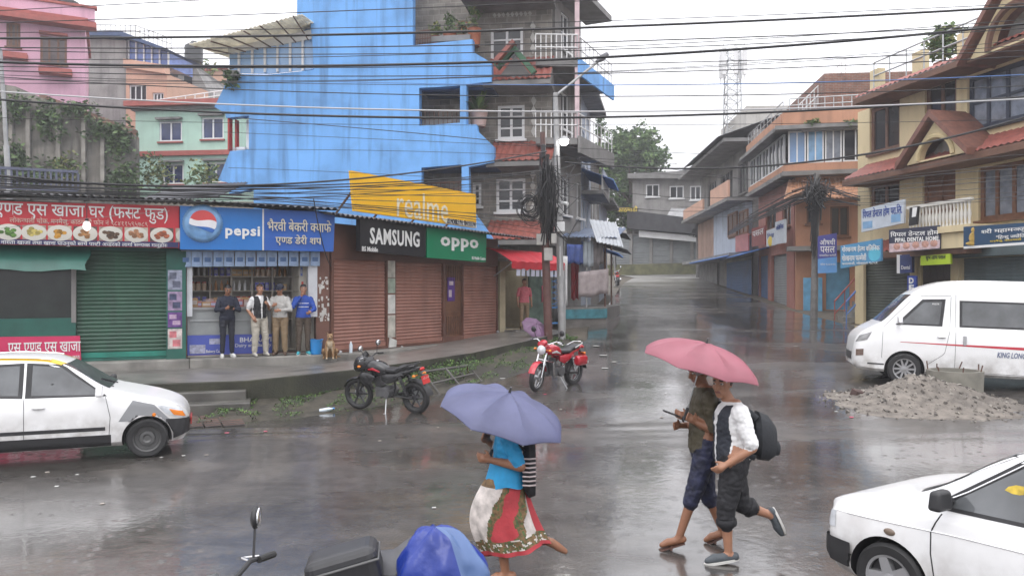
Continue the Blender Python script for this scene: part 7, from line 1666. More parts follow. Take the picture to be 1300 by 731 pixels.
 mb = MB(); mb.tube([(-0.05, 0.1, 0.28), (-0.14, 0.27, 0.02)], 0.012); mb.tube([(-0.16, 0.27, 0.015), (-0.10, 0.28, 0.015)], 0.018); mb.build('side_stand', steel, t)
 if plate:
  mb = MB(); mb.box((-0.92, 0, 0.66), (0.012, 0.2, 0.15), Matrix.Rotation(R(15), 3, 'Y')); pl_ = mb.build('number_plate', mat('plate_red', (0.50, 0.03, 0.03), 0.4, 0.05), t)
  lettering('बा ८२ प', lambda a, b_, tt: Vector((-0.932 + 0.0 - 0.03 * (b_ - 0.5) * 0.6, 0.08 - 0.16 * a, 0.665 + 0.05 * b_)), letter_white, pl_, thick=0.001)
  mb = MB(); mb.tube([(-0.78, 0, 0.78), (-0.90, 0, 0.70)], 0.02); mb.build('plate_bracket', blk, t)
 if box:
  for sy in (-1, 1):
   mb = MB(); loft(mb, [(-0.42, 0.60, 0.05, 0.08, sy * 0.22), (-0.46, 0.60, 0.08, 0.11, sy * 0.22), (-0.72, 0.60, 0.08, 0.11, sy * 0.22), (-0.78, 0.60, 0.04, 0.08, sy * 0.22)], 12); pn = mb.build('pannier', paint, t)
   mb = MB(); mb.box((-0.80, sy * 0.22, 0.56), (0.012, 0.1, 0.05)); mb.build('reflector', letter_white, pn)
  mb = MB(); mb.tube([(0.30, -0.22, 0.35), (0.36, -0.22, 0.62), (0.36, 0.22, 0.62), (0.30, 0.22, 0.35), (0.22, 0.2, 0.28)], 0.014, 7); mb.build('crash_guard', chrome, t)
 return t
bike_black = mat('bike_black', (0.016, 0.016, 0.018), 0.25, 0.1, coat=0.4); bike_red = mat('bike_red', (0.42, 0.010, 0.025), 0.25, 0.08, coat=0.4)
seat_blk = mat('seat_black', (0.020, 0.020, 0.022), 0.45, 0.2, 12)
def place_bike(fpx, fpy, rpx, rpy):
 f, r_ = G(fpx, fpy), G(rpx, rpy); d = Vector((f.x - r_.x, f.y - r_.y, 0)); m_ = (f + r_) / 2
 return m_, math.atan2(d.y, d.x), d.length
m_, yw, dl = place_bike(462, 519, 527, 524); print('BIKE', dl)
motorcycle('black faired motorcycle with red stripes and red plate parked by the mossy pavement wall', m_, yw, bike_black, bike_red, seat_blk, fairing=True, chrome_fork=False, spokes=6)
m_, yw, dl = place_bike(682, 497, 722, 488)
motorcycle('red motorcycle with chrome guard and side boxes, parked near the street light pole', m_, yw, bike_red, mat('bike_silver', (0.5, 0.5, 0.5), 0.3, 0.05), seat_blk, box=True, spokes=5, steer=14)
m_, yw, dl = place_bike(783, 360, 787, 366)
motorcycle('small dark motorcycle standing far up the lane by a thin pole', m_, yw, bike_black, bike_red, seat_blk)
# the covered motorcycle at the bottom edge
fb_ = motorcycle('dark motorcycle parked at the bottom edge, cut off below its mirror and seat', Vector((-0.97, 3.84, -0.02)), R(188), mat('bike_grey', (0.10, 0.105, 0.11), 0.35, 0.1), bike_black, mat('seat_grey', (0.065, 0.065, 0.07), 0.5, 0.2, 10), steer=-8, lean=-4, plate=False, chrome_fork=False, mirrors=(-1,))
for ch in fb_.children:
 if ch.name.startswith('seat') or ch.name.startswith('grab_rail'): ch.location.z += 0.23; ch.location.x -= .22; ch.scale = (.62, 1.2, 1.05)
 if ch.name.startswith('grab_rail'): ch.location.z -= .09; ch.data.materials[0] = chrome; ch.scale = (.55, .8, 1)
 if ch.name.startswith('mirror'): ch.scale = (1, 1, 1)
fb_.scale = (.97, .97, .97)
pbx = T('padded_box', 'black padded box with a seam strapped on the motorcycle at the bottom edge', 'box', P(434, 706, 3.68), world=False); pbx.rotation_euler = (0, R(-14), R(8))
mb = MB(); mb.box((0, 0, -0.06), (0.34, 0.24, 0.20)); o = mb.build('case', mat('case_black', (0.02, 0.02, 0.023), 0.45, 0.2, 9), pbx); bevelm(o, 0.05, 4)
mb = MB(); mb.tube([(-0.172, -0.122, -0.02), (0.172, -0.122, -0.02), (0.172, 0.122, -0.02), (-0.172, 0.122, -0.02), (-0.172, -0.122, -0.02)], 0.007, 6); mb.build('seam', mat('piping_grey', (0.10, 0.10, 0.10), 0.5, 0), pbx)
# blue rain cover
mb = MB(); rows = []
cpk = P(552, 668, 3.72); pal = mat('cover_pale_blue', (0.09, 0.15, 0.31), 0.4, 0.15, 3); cbl = mat('cover_blue', (0.012, 0.035, 0.25), 0.30, 0.25, 3, bump=1.0, bscale=6)
for i in range(17):
 t_ = i / 16; row = []
 for j in range(48):
  a = 2 * math.pi * j / 48; fold = 1 + (0.13 * math.sin(a * 5 + 2.2 * math.sin(t_ * 4)) + 0.08 * math.sin(a * 9 + t_ * 7) + 0.55 * mnoise.noise(Vector((math.cos(a) * 2.8, math.sin(a) * 2.2, t_ * 5)))) * t_ ** 1.2
  rx, ry = 0.26 * t_ ** 0.62, 0.22 * t_ ** 0.62
  row.append(Vector((cpk.x + rx * math.cos(a) * fold + 0.06 * t_ + 0.05 * t_ * math.cos(a), cpk.y + ry * math.sin(a) * fold, cpk.z - 0.50 * t_ ** 1.6 + 0.03 * math.sin(a * 7 + t_ * 9) * (1 - t_) * min(1, t_ * 4))))
 rows.append(row)
mb.grid(rows, closeu=True)
for i in range(len(mb.f)):
 j = i % 48
 if j in (40, 41, 42, 43, 44, 45, 46) or j in (47,): mb.m[i] = 1
o = mb.build('rain_cover', [cbl, pal], sharp=180); tag(o, 'crumpled shiny blue rain cover draped over the seat of the motorcycle at the bottom edge', 'cover')
# poles, cables, small street things
pole_g = mat('pole_grey', (0.34, 0.34, 0.34), 0.5, 0.15, 4, dirt=0.25, metal=0.2)
t = T('street_light', 'grey metal street light pole with a lit lamp and camera boxes beside the lane', 'street light', G(714, 434))
b0 = G(714, 434); Yp = b0.y; top = P(705, 118, Yp)
mb = MB(); mb.tube([b0 - Vector((0, 0, 0.4)), b0.lerp(top, 0.5), top], [0.115, 0.10, 0.075], 12); mb.build('pole', pole_g, t)
mb = MB(); mb.tube([P(705, 122, Yp), P(735, 98, Yp + 0.3), P(766, 73, Yp + 0.5)], 0.04, 8); ar = mb.build('arm', pole_g, t)
mb = MB(); q = P(757, 79, Yp + 0.4); q2 = P(771, 69, Yp + 0.6); mb.tube([q, q.lerp(q2, 0.5), q2], [0.05, 0.11, 0.07], 8); mb.build('lamp_head', mat('lamp_head_grey', (0.10, 0.10, 0.11), 0.5, 0.1), ar)
lp = P(716, 180, Yp - 0.25)
mb = MB(); mb.tube([P(707, 186, Yp), lp + Vector((0, 0.05, 0.12))], 0.03, 8); mb.lathe([(0.16, 0), (0.13, 0.06), (0.04, 0.12)], Matrix.Translation(lp + Vector((0, 0, 0.05))), 16); lf = mb.build('lamp_bracket', pole_g, t)
mb = MB(); mb.ball(lp, (0.14, 0.14, 0.12), 16); mb.build('bulb', mat('lit_street_bulb', (0.9, 0.9, 0.9), 0.4, 0, emit=((1, 0.98, 0.95), 14.0)), lf)
mb = MB(); c0 = P(711, 288, Yp - 0.22); mb.box(c0, (0.28, 0.16, 0.30)); o = mb.build('meter_box', white_paint, t); bevelm(o, 0.02)
mb = MB(); mb.box(P(710, 273, Yp - 0.2), (0.2, 0.12, 0.34)); mb.box(P(711, 332, Yp - 0.2), (0.06, 0.05, 0.9)); o = mb.build('junction_box', mat('box_grey', (0.45, 0.45, 0.45), 0.6, 0.1), t); bevelm(o, 0.015)
for (x, y, dx) in ((704, 259, -1), (716, 257, 1)):
 c0 = P(x, y, Yp - 0.25); mb = MB(); mb.tube([c0 + Vector((-0.10 * dx, 0.12, 0.05)), c0], 0.03, 6); mb.tube([c0 + Vector((-0.06, 0.05, 0)), c0 + Vector((0.10, -0.15, -0.06))], 0.055, 10); mb.build('camera', white_paint, t)
# brown iron pole and tangled cable mass
ip = T('iron_pole', 'dark brown iron pole carrying the black cable tangle beside the red awning', 'pole', G(697, 437))
b1 = G(697, 437); Y1 = b1.y
mb = MB(); mb.tube([b1 - Vector((0, 0, 0.4)), P(693, 330, Y1), P(689, 168, Y1)], [0.13, 0.12, 0.075], 12); mb.build('pole', mat('pole_brown', (0.10, 0.045, 0.038), 0.6, 0.25, 5, dirt=0.4), ip)
for (x, y, w_, h_) in ((687, 304, .28, .34), (696, 323, .26, .38), (703, 303, .16, .3), (690, 192, .12, .4)):
 mb = MB(); mb.box(P(x, y, Y1 - 0.2), (w_, 0.16, h_)); o = mb.build('meter_box', mat('meter_box_pale', (0.36, 0.35, 0.33), 0.6, 0.2, 4, dirt=0.3) if y > 200 else black_paint, ip); bevelm(o, 0.02)
rnd = random.Random(8)
mb = MB()
for i in range(130):
 x0, y0 = rnd.gauss(694, 4.5), rnd.uniform(195, 245); x1, y1 = rnd.gauss(694, 5), rnd.uniform(250, 312)
 k = rnd.uniform(-9, 9); d = rnd.uniform(-0.35, 0.25)
 mb.tube([P(x0, y0, Y1 + d), P((x0 + x1) / 2 + k, (y0 + y1) / 2, Y1 + d - 0.1), P(x1, y1, Y1 + d)], rnd.uniform(0.012, 0.03), 4)
for i in range(16):
 r_ = rnd.uniform(0.2, 0.36); c0 = P(rnd.gauss(674, 2), rnd.gauss(262, 4), Y1 - 0.2)
 mb.tube([c0 + Vector((r_ * math.cos(a), 0.05 * math.sin(a * 3), r_ * 1.15 * math.sin(a))) for a in [2 * math.pi * j / 18 for j in range(19)]], 0.012, 4)
for i in range(30):
 x0, y0 = rnd.gauss(697, 6), rnd.uniform(210, 300); mb.tube([P(x0, y0, Y1), P(x0 + rnd.uniform(5, 22), y0 + rnd.uniform(5, 22), Y1 + 0.2), P(x0 + rnd.uniform(12, 40), y0 + rnd.uniform(-12, 10), Y1 + rnd.uniform(0, 4))], 0.011, 4)
o = mb.build('cable_tangle', cable_black); tag(o, 'thick black tangle of cables hanging on the brown iron pole', 'cables', kind='stuff')
# right hand pole with tangle and medicine sign
rp = T('concrete_pole', 'grey leaning pole with a cable tangle on top beside the orange house', 'pole', G(1033, 404))
b2 = G(1033, 404); Y2 = b2.y
mb = MB(); mb.tube([b2 - Vector((0, 0, 0.3)), P(1037, 222, Y2)], [0.15, 0.11], 10); mb.build('pole', mat('pole_stained', (0.16, 0.155, 0.15), 0.7, 0.3, 4, dirt=0.5), rp)
mb = MB(); mb.tube([P(1006, 243, Y2 - 0.2), P(1040, 232, Y2), P(1068, 246, Y2 - 0.3)], 0.06, 6); mb.tube([P(1018, 230, Y2 + 0.2), P(1060, 238, Y2)], 0.05, 6); mb.build('cross_arm', rust_steel, rp)
mb = MB()
for i in range(150):
 x0, y0 = rnd.gauss(1035, 7), rnd.gauss(238, 7); x1, y1 = rnd.gauss(1037, 8), rnd.gauss(252, 9); d = rnd.uniform(-0.5, 0.4)
 mb.tube([P(x0, y0, Y2 + d), P((x0 + x1) / 2 + rnd.uniform(-6, 6), (y0 + y1) / 2 + rnd.uniform(0, 9), Y2 + d - 0.1), P(x1, y1, Y2 + d)], rnd.uniform(0.012, 0.035), 4)
for i in range(26):
 x0 = rnd.gauss(1034, 2.5); mb.tube([P(x0, 240, Y2 - 0.15), P(x0 + rnd.gauss(0, 2), rnd.uniform(258, 285), Y2 - 0.2), P(1033 + rnd.gauss(0, 2), rnd.uniform(290, 330), Y2 - 0.15)], 0.018, 4)
for i in range(40):
 o_ = rnd.gauss(0, 4); k_ = rnd.uniform(-2, 6)
 if i % 2: mb.tube([P(1040, 238 + o_, Y2), P(1000, 252 + o_ + k_, Y2 + 2), P(955, 274 + o_ * .6 + k_, Y2 + 7), P(925, 296 + o_ * .3, Y2 + 16)], 0.016, 4)
 elif i % 4 == 0: mb.tube([P(1030, 236 + o_, Y2), P(1060, 240 + o_ + k_, Y2 - 0.3), P(1092, 252 + o_, Y2 - 2.2)], 0.016, 4)
o = mb.build('cable_tangle', cable_black); tag(o, 'black cable tangle drooping from the pole before the orange house', 'cables', kind='stuff')
fm_ = F(P(1037, 0, Y2 - 0.35).x, Y2 - 0.35, P(1062, 0, Y2 - 0.55).x, Y2 - 0.55)
o = board(fm_, 'medicine_sign', 'purple and light blue Nepali medicine shop sign hanging on the right pole', 'sign', [(1038, 300), (1062, 296), (1062, 346), (1038, 347)], 0, 0.1, mat('sign_purple_blue', (0.05, 0.05, 0.26), 0.45, 0.12))
mb = MB(); fm_.poly(mb, [(1038, 329), (1062, 326), (1062, 346), (1038, 347)], [], 0.1005, 0.106); mb.build('lower_panel', mat('sign_sky', (0.10, 0.28, 0.58), 0.45, 0.12), o)
flet(fm_, 'औषधी', 1040.5, 303, 1060, 311, 0.105, letter_white, o, weight=0.03); flet(fm_, 'पसल', 1041, 313, 1059.5, 321, 0.105, letter_white, o, weight=0.03); flet(fm_, 'नाम्सालिङ फार्मेसी'.replace('म्स', 'म~स').replace('र्मे', 'मे').replace('लि', 'िल'), 1039.5, 322.5, 1061, 325.5, 0.105, letter_white, o, name='small_lettering'); flet(fm_, 'फोन ९८४१२३', 1041, 334, 1060, 337, 0.11, letter_white, o, name='small_lettering')
# poles further up and at the left
for (nm, lab, bx, by, tx, ty, r0, r1, m_) in (('utility_pole', 'dark utility pole at the right edge of the lane near its far end', 886, 352, 886, 268, 0.16, 0.12, mat('pole_stained', (0.16, 0.155, 0.15))), ('thin_pole', 'thin pale pole standing at the left edge of the lane by the far motorcycle', 781, 356, 779, 296, 0.07, 0.06, pole_g), ('thin_pole', 'dark thin pole with a cable bunch in front of the shuttered end building', 814, 346, 815, 268, 0.1, 0.08, black_paint)):
 p0 = G(bx, by); o = T(nm, lab, 'pole', p0); mb = MB(); mb.tube([p0 - Vector((0, 0, 0.3)), P(tx, ty, p0.y)], [r0, r1], 8); mb.build('pole', m_, o)
 mb = MB()
 for i in range(26 if bx > 800 else 5):
  a, b_ = rnd.gauss(tx, 2), rnd.uniform(ty + 2, ty + 32); mb.tube([P(a, b_, p0.y - 0.2), P(a + rnd.gauss(0, 4), b_ + 7, p0.y - 0.3), P(tx + rnd.gauss(0, 2.5), b_ + rnd.uniform(8, 18), p0.y - 0.2)], 0.03, 4)
 mb.build('cable_bunch', cable_black, o)
p0 = P(14, 250, 22); o = T('lamp_post', 'slim pale metal post rising behind the roof of the food shop at the left edge', 'post', Vector((p0.x, 22, 0.5)))
mb = MB(); mb.tube([Vector((p0.x + 0.1, 22, 0.5)), P(12, 245, 22), P(8, 185, 22)], 0.075, 10); mb.tube([P(8, 186, 22), P(5, 130, 22), P(0, 62, 22)], 0.055, 10); mb.build('pole', pole_g, o)
mb = MB(); mb.tube([P(0, 63, 22), P(-4, 56, 21.8), P(-14, 52, 21.5)], 0.035, 8); mb.build('arm', pole_g, o)
# overhead cables: (x, y) at three photograph columns give each its sag
def wire(p, th, Y0, Y1_, label, m=None, group='overhead cables', jit=0):
 (xa, ya), (xb, yb), (xc, yc) = p; mb = MB(); pts = []
 for i in range(33):
  x = xa + (xc - xa) * i / 32
  y = ya * (x - xb) * (x - xc) / ((xa - xb) * (xa - xc)) + yb * (x - xa) * (x - xc) / ((xb - xa) * (xb - xc)) + yc * (x - xa) * (x - xb) / ((xc - xa) * (xc - xb))
  Y = 1 / (1 / Y0 + (1 / Y1_ - 1 / Y0) * i / 32); pts.append(P(x, y, Y))
 r = th * min(Y0 + Y1_, 34) / 2 / 2000.0
 mb.tube(pts, r, 6); o = mb.build('overhead_cable', m or cable_black); tag(o, label, 'cable', group); return o
A_ = 'thin black overhead cable running across the street in front of the buildings'; B_ = 'thick black overhead cable running across the whole street'
for p, th in ((((-60, 17), (140, 6.5), (300, -2)), 1.1), (((-60, 31), (440, 14), (900, -6)), 1.2), (((-60, 42), (440, 35.5), (1360, 2)), 1.0), (((-60, 60), (440, 60), (1360, 28)), 1.5), (((-60, 62), (440, 69), (1360, 32)), 1.2), (((-60, 75), (430, 72), (1360, 20)), 1.0),
              (((-60, 84), (440, 86), (1360, 62)), 1.2), (((-60, 88), (440, 97), (1360, 68)), 1.3), (((-60, 94), (440, 118.5), (1360, 106)), 1.3), (((-60, 93), (440, 107), (1360, 96)), 0.8), (((-60, 99), (440, 102), (1360, 45)), 0.8), (((300, 150), (600, 176), (700, 186)), 1.1), (((285, 168), (640, 184), (900, 196)), 0.7), (((290, 190), (640, 196), (860, 208)), 0.7), (((290, 213), (500, 222), (690, 234)), 0.7), (((-60, 148), (440, 158), (1360, 150)), 0.7),
              (((-60, 105), (560, 100), (1360, 52)), 0.9), (((640, 196), (760, 205), (1010, 238)), 0.9), (((690, 225), (850, 250), (1036, 240)), 1.1), (((690, 240), (850, 268), (1036, 246)), 1.1), (((695, 210), (860, 222), (1030, 232)), 0.9), (((860, 262), (960, 258), (1036, 238)), 1.1), (((880, 275), (960, 270), (1036, 244)), 1.0)):
 Yw = 15.0 + rnd.uniform(-1.5, 1.5) if p[0][0] < 200 and p[2][0] > 800 else 18.0
 if p[2][0] in (1036, 1010, 1030): wire(p, th, Y1 if p[0][0] < 800 else 45, Y2, A_)
 else: wire(p, th, Yw, Yw + rnd.uniform(-0.5, 0.5), A_)
for p, th in ((((-60, 49), (440, 44), (1360, 5)), 3.0), (((-60, 77), (440, 83.5), (1360, 24)), 3.4), (((-60, 122), (440, 148), (1360, 118)), 3.0), (((-60, 216), (330, 235), (694, 192)), 2.6)):
 wire(p, th, 14.5 if p[2][0] > 700 else 11.5, 14.5 if p[2][0] > 700 else Y1 - .3, B_ if p[2][0] > 700 else 'thick black cable sagging from the left edge up to the brown iron pole')
wire(((-60, 112), (440, 138), (1360, 122)), 2.0, 13.8, 13.8, 'single pale grey overhead cable among the black ones', mat('cable_pale', (0.45, 0.45, 0.46), 0.5, 0))
wire(((430, 104), (800, 108), (1360, 92)), 1.0, 14.2, 14.0, 'thin blue overhead cable crossing the yellow house', mat('cable_blue', (0.10, 0.22, 0.50), 0.5, 0))
wire(((718, 206), (950, 212), (1360, 130)), 3.0, Y1, 16, 'thick black cable sagging from the iron pole over the lane to the right edge')
for i in range(9):
 y0 = 222 + i * 2.6 + rnd.uniform(-1, 1); ym = 238 + i * 1.7 + rnd.uniform(-3, 3); wire(((-60, y0), (330, ym), (692, rnd.uniform(205, 252))), rnd.choice((.9, 1.1, 1.7)), 11.5, Y1 - 0.3, 'black cable in the low bundle over the left shop roofs', group='low cables over the shop roofs')
for i in range(7):
 y0 = 236 + i * 3; wire(((-60, y0), (330, 250 + i * 1.4 + rnd.uniform(-2, 2)), (692, rnd.uniform(262, 300))), rnd.choice((.7, .8, 1.0)), 11.3, Y1 - .3, 'black cable in the low bundle over the left shop roofs', group='low cables over the shop roofs')
for i in range(9):
 wire(((1040, 236 + i * 3), (1180, 212 + i * 6.2 + rnd.uniform(-4, 4)), (1360, 196 + i * 7 + rnd.uniform(-4, 4))), rnd.choice((0.8, 1.1)), Y2 - 0.3, 14, 'thin dark cable crossing the front of the yellow house', group='cables before the yellow house')
wire(((1, 290), (95, 279), (215, 268)), 0.6, 15.4, 17.0, 'thin grey cord slung across the red food banner', mat('cord_grey', (0.2, 0.2, 0.2)))
wire(((398, 252), (404, 285), (420, 338)), 1.4, 17.8, 19.2, 'black cable hanging down beside the deep blue bakery sign')
# gravel heap with concrete ring and rods
gp = [G(1062, 528), G(1130, 548), G(1310, 545)]
gc = P(1185, 520, 0) if False else Vector((G(1185, 525).x, G(1185, 525).y + 0.9, 0)); gc.z = zroad(gc.x, gc.y)
gm = mat('gravel_heap', (0.165, 0.145, 0.125), 0.85, 0.35, 5, dirt=0.35, bump=1.0, bscale=26)
mb = MB(); rows = []
for i in range(26):
 t_ = i / 25; row = []
 for j in range(72):
  a = 2 * math.pi * j / 72; k = 1 + 0.34 * mnoise.noise(Vector((math.cos(a) * 2.2, math.sin(a) * 2.2, 3)))
  x = gc.x + 1.85 * t_ * k * math.cos(a) + 0.3; y = gc.y + 1.5 * t_ * k * math.sin(a)
  hgt = 0.50 * (1 - sm(0, 1.0, t_)) * (0.82 + 0.35 * mnoise.noise(Vector((x * 1.1, y * 1.1, 2)))) + 0.05 * mnoise.noise(Vector((x * 6, y * 6, 0))) * (1 - t_)
  row.append(Vector((x, y, zroad(x, y) + hgt + (0.012 if t_ < 1 else -0.03))))
 rows.append(row)
mb.grid(rows, closeu=True); gh_ = mb.build('gravel_heap', gm); tag(gh_, 'low grey heap of wet gravel dumped in front of the minibus', 'gravel heap', kind='thing')
mb = MB(); bmh = BVHTree.FromPolygons([v for r_ in rows for v in r_], [(i * 72 + j, i * 72 + (j + 1) % 72, (i + 1) * 72 + (j + 1) % 72, (i + 1) * 72 + j) for i in range(25) for j in range(72)])
for i in range(1100):
 a = rnd.uniform(0, 6.28); t_ = rnd.uniform(0, 1.12) ** 0.7; x = gc.x + 1.9 * t_ * math.cos(a) + 0.3; y = gc.y + 1.55 * t_ * math.sin(a)
 h = bmh.ray_cast(Vector((x, y, 5)), Vector((0, 0, -1))); z = h[0].z if h[0] is not None else zroad(x, y) + 0.005
 s_ = rnd.choice((.007, .008, .01, .012, .014, .018, .024, .036)); mb.box((x, y, z + s_ * 0.3), (s_ * 2, s_ * 1.5, s_), Matrix.Rotation(rnd.uniform(0, 3), 3, (rnd.random(), rnd.random(), 1)), taper=0.6); mb.m[-6:] = [rnd.randrange(3)] * 6
o = mb.build('gravel', [mat('stone_pale', (0.27, 0.25, 0.22), 0.8, 0.2), mat('stone_mid', (0.165, 0.148, 0.13), 0.8, 0.2), mat('stone_dark', (0.085, 0.075, 0.066), 0.8, 0.2)]); tag(o, 'loose stones scattered over the gravel heap', 'gravel', kind='stuff')
rg = T('concrete_ring', 'broken concrete ring with iron rods sticking up, half sunk in the gravel heap', 'concrete ring', (G(1213, 505).x, G(1213, 505).y, zroad(0, 16)))
cr_ = Vector((P(1212, 500, 15.9).x, 15.9, zroad(0, 15.9)))
mb = MB(); mb.lathe([(0.50, 0), (0.52, 0.52), (0.44, 0.52), (0.42, 0.1), (0.001, 0.1)], Matrix.Translation(cr_), 30); mb.build('ring', mat('ring_concrete', (0.21, 0.20, 0.17), 0.8, 0.25, 4, dirt=0.3), rg)
for i in range(7):
 a = i * 0.9; p_ = cr_ + Vector((0.48 * math.cos(a), 0.48 * math.sin(a), 0.5)); mb = MB(); mb.tube([p_, p_ + Vector((rnd.gauss(0, 0.03), 0, rnd.uniform(0.1, 0.24)))], 0.012, 6); mb.build('iron_rod', rust_steel, rg)
mb = MB(); foliage(mb, G(1195, 518) + Vector((0, 0.4, 0.38)), (0.14, 0.1, 0.08), 60, 0.04, 3); o = mb.build('weed', LEAF); tag(o, 'small green weed growing on the gravel heap', 'weed')
mb = MB(); c0 = G(1090, 506) + Vector((0, 0, 0.08)); mb.box(c0, (0.26, 0.2, 0.17), Matrix.Rotation(0.4, 3, (1, 1, 1))); o = mb.build('broken_brick', mat('dark_brick', (0.07, 0.04, 0.035), 0.8, 0.3)); bevelm(o, 0.02); tag(o, 'dark broken brick at the left tip of the gravel heap', 'brick')
# drain grates at the steps
dm = mat('grate_iron', (0.05, 0.042, 0.038), 0.5, 0.3, 8, dirt=0.4)
for i, (x0, x1) in enumerate(((236, 258), (261, 281), (284, 311))):
 a, b_, c_, d_ = G(x0, 545 - i), G(x1, 543 - i * 1.2), G(x1 - 8, 529 - i), G(x0 - 8, 531 - i)
 mb = MB(); up = Vector((0, 0, 0.03)); mb.hexa([a, b_, c_, d_, a + up, b_ + up, c_ + up, d_ + up]); gr_ = mb.build('drain_cover', dm); tag(gr_, ['leftmost rusty drain cover by the taxi bumper', 'middle rusty drain cover below the steps', 'rightmost rusty drain cover beside the muddy weeds'][i], 'drain cover')
 mb = MB()
 for k in range(6):
  t_ = (k + 0.5) / 6; mb.tube([a.lerp(d_, t_) + up, b_.lerp(c_, t_) + up], 0.012, 4)
 mb.build('grate_bar', rust_steel, gr_)
# weeds on the verge, kept as ground cover
mb = MB()
def vpoint(i, j):
 i = max(0, min(38.999, i)); j = max(0, min(7.999, j)); a = int(i); b_ = int(j); return VROWS[a][b_].lerp(VROWS[a + 1][b_], i - a).lerp(VROWS[a][b_ + 1].lerp(VROWS[a + 1][b_ + 1], i - a), j - b_)
for i in range(15000):
 u = rnd.uniform(0, 39); v = rnd.uniform(0.6, 8)
 dens = mnoise.noise(Vector((u * 0.5, v * 0.5, 5))) + (0.7 if 13 < u < 20 and v > 3 else .06) + (0.12 if v > 5 else 0)
 if dens < 0.12: continue
 p_ = vpoint(u, v); s_ = rnd.uniform(0.012, 0.03) * (1.3 if 13 < u < 20 else 1)
 a = rnd.uniform(0, 6.28); d = Vector((math.cos(a), math.sin(a), rnd.uniform(0.2, 1.4))).normalized(); n_ = d.cross(Vector((0, 0, 1))).normalized() * s_ * 0.45; h_ = rnd.uniform(0, 0.2) if 13 < u < 20 and v > 3 else rnd.uniform(0, .04)
 q = p_ + Vector((0, 0, h_)); mb.add([q, q + d * s_ + n_, q + d * s_ * 2, q + d * s_ - n_], [(0, 1, 2, 3)], mi=rnd.randrange(3))
o = mb.build('weeds', [mat('weed_dark', (0.025, 0.055, 0.014), 0.6, 0.2), mat('weed_mid', (0.05, 0.11, 0.022), 0.6, 0.2), mat('weed_bright', (0.10, 0.19, 0.03), 0.6, 0.2)]); tag(o, 'green weeds growing in the mud below the pavement wall', 'weeds', kind='stuff')
# rusty tilted frame over the weeds
fr_ = T('metal_frame', 'rusty metal frame tilted over the bright weeds between the two motorcycles', 'frame', G(575, 500))
pts = [P(536, 472, 16.9), P(594, 464, 18.2), P(611, 484, 17.5), P(560, 502, 16.2)]
mb = MB(); mb.tube(pts + [pts[0]], 0.03, 6); mb.tube([pts[0].lerp(pts[3], .5), pts[1].lerp(pts[2], .5)], 0.024, 6); mb.tube([pts[0].lerp(pts[1], .5), pts[3].lerp(pts[2], .5)], 0.024, 6); mb.build('frame', mat('frame_dull', (0.09, 0.085, 0.08), 0.6, 0.2), fr_)
for i, p_ in enumerate(pts):
 mb = MB(); mb.tube([p_, Vector((p_.x, p_.y, zroad(p_.x, p_.y)))], 0.025, 6); mb.build('leg', rust_steel, fr_)
# scraps of litter
sc = [mat('scrap_white', (0.42, 0.42, 0.40), 0.6, 0.1), mat('scrap_pink', (0.55, 0.10, 0.16), 0.6, 0.1), mat('scrap_dull', (0.28, 0.25, 0.22), 0.6, 0.2), mat('scrap_yellow', (0.6, 0.5, 0.05), 0.6, 0.1)]
def scrap(px, py, s_, k, lab, Yoff=0.0):
 p_ = G(px, py); mb = MB(); a = rnd.uniform(0, 3); rr = []
 for i in range(4):
  rr.append([Vector((s_ * .55 * (j / 3 - 0.5) * 2, s_ * (i / 3 - 0.5) * .9, 0.008 + s_ * 0.22 * (0.5 + 0.5 * mnoise.noise(Vector((px + i, py + j, 0)))) )) for j in range(4)])
 Rm = Matrix.Rotation(a, 3, 'Z'); mb.grid([[p_ + Rm @ q for q in r_] for r_ in rr], smooth=False); o = mb.build('paper_scrap', sc[k]); sd = o.modifiers.new('thick', 'SOLIDIFY'); sd.thickness = 0.004; tag(o, lab, 'litter', 'scraps of litter on the road')
LS = ['small white scrap of litter lying on the wet road', 'small pink scrap of litter lying on the wet road', 'small dull scrap of litter lying on the wet road', 'bright yellow scrap of litter by the red motorcycle']
for (x, y, s_, k) in ((288, 550, .06, 1), (233, 579, .05, 0), (262, 578, .05, 2), (205, 581, .04, 0), (337, 548, .05, 1), (410, 552, .06, 2), (440, 543, .05, 1), (460, 521 + 20, .05, 2), (516, 549, .04, 0), (482, 560, .05, 2), (692, 501, .06, 1), (712, 520, .05, 2), (556, 543, .04, 2), (42, 606, .05, 0), (60, 600, .05, 2), (72, 618, .05, 0), (130, 640, .05, 2), (98, 603, .04, 0), (551, 645, .04, 0), (766, 452, .18, 0), (757, 440, .2, 0), (780, 460, .12, 0), (768, 468, .14, 0), (740, 466, .12, 0), (616, 473, .09, 3), (625, 478, .12, 0), (638, 481, .1, 0), (1062, 523, .06, 0), (1081, 530, .07, 1), (845, 500, .05, 0), (840, 530, .05, 2), (1010, 440, .1, 0)):
 scrap(x, y, s_, k, LS[k])
bt = T('plastic_bottle', 'clear plastic bottle with blue cap lying on the verge near the black motorcycle', 'bottle', G(414, 524), world=False); bt.location.z += 0.06
mb = MB(); mb.lathe([(0.001, -0.12), (0.038, -0.12), (0.04, 0.06), (0.02, 0.11), (0.016, 0.14), (0.001, 0.14)], Matrix.Rotation(R(80), 4, 'Y'), 14); mb.build('body', mat('bottle_clear', (0.55, 0.62, 0.68), 0.1, 0.1), bt); mb = MB(); mb.lathe([(0.02, 0.13), (0.02, 0.16), (0.001, 0.16)], Matrix.Rotation(R(80), 4, 'Y'), 12); mb.build('cap', bluep, bt)
bt = T('water_bottle', 'upright clear water bottle standing on the pavement in front of the first brown shutter', 'bottle', F2.pt(F2.u(438), PL - 0.06, 0.2), world=False)
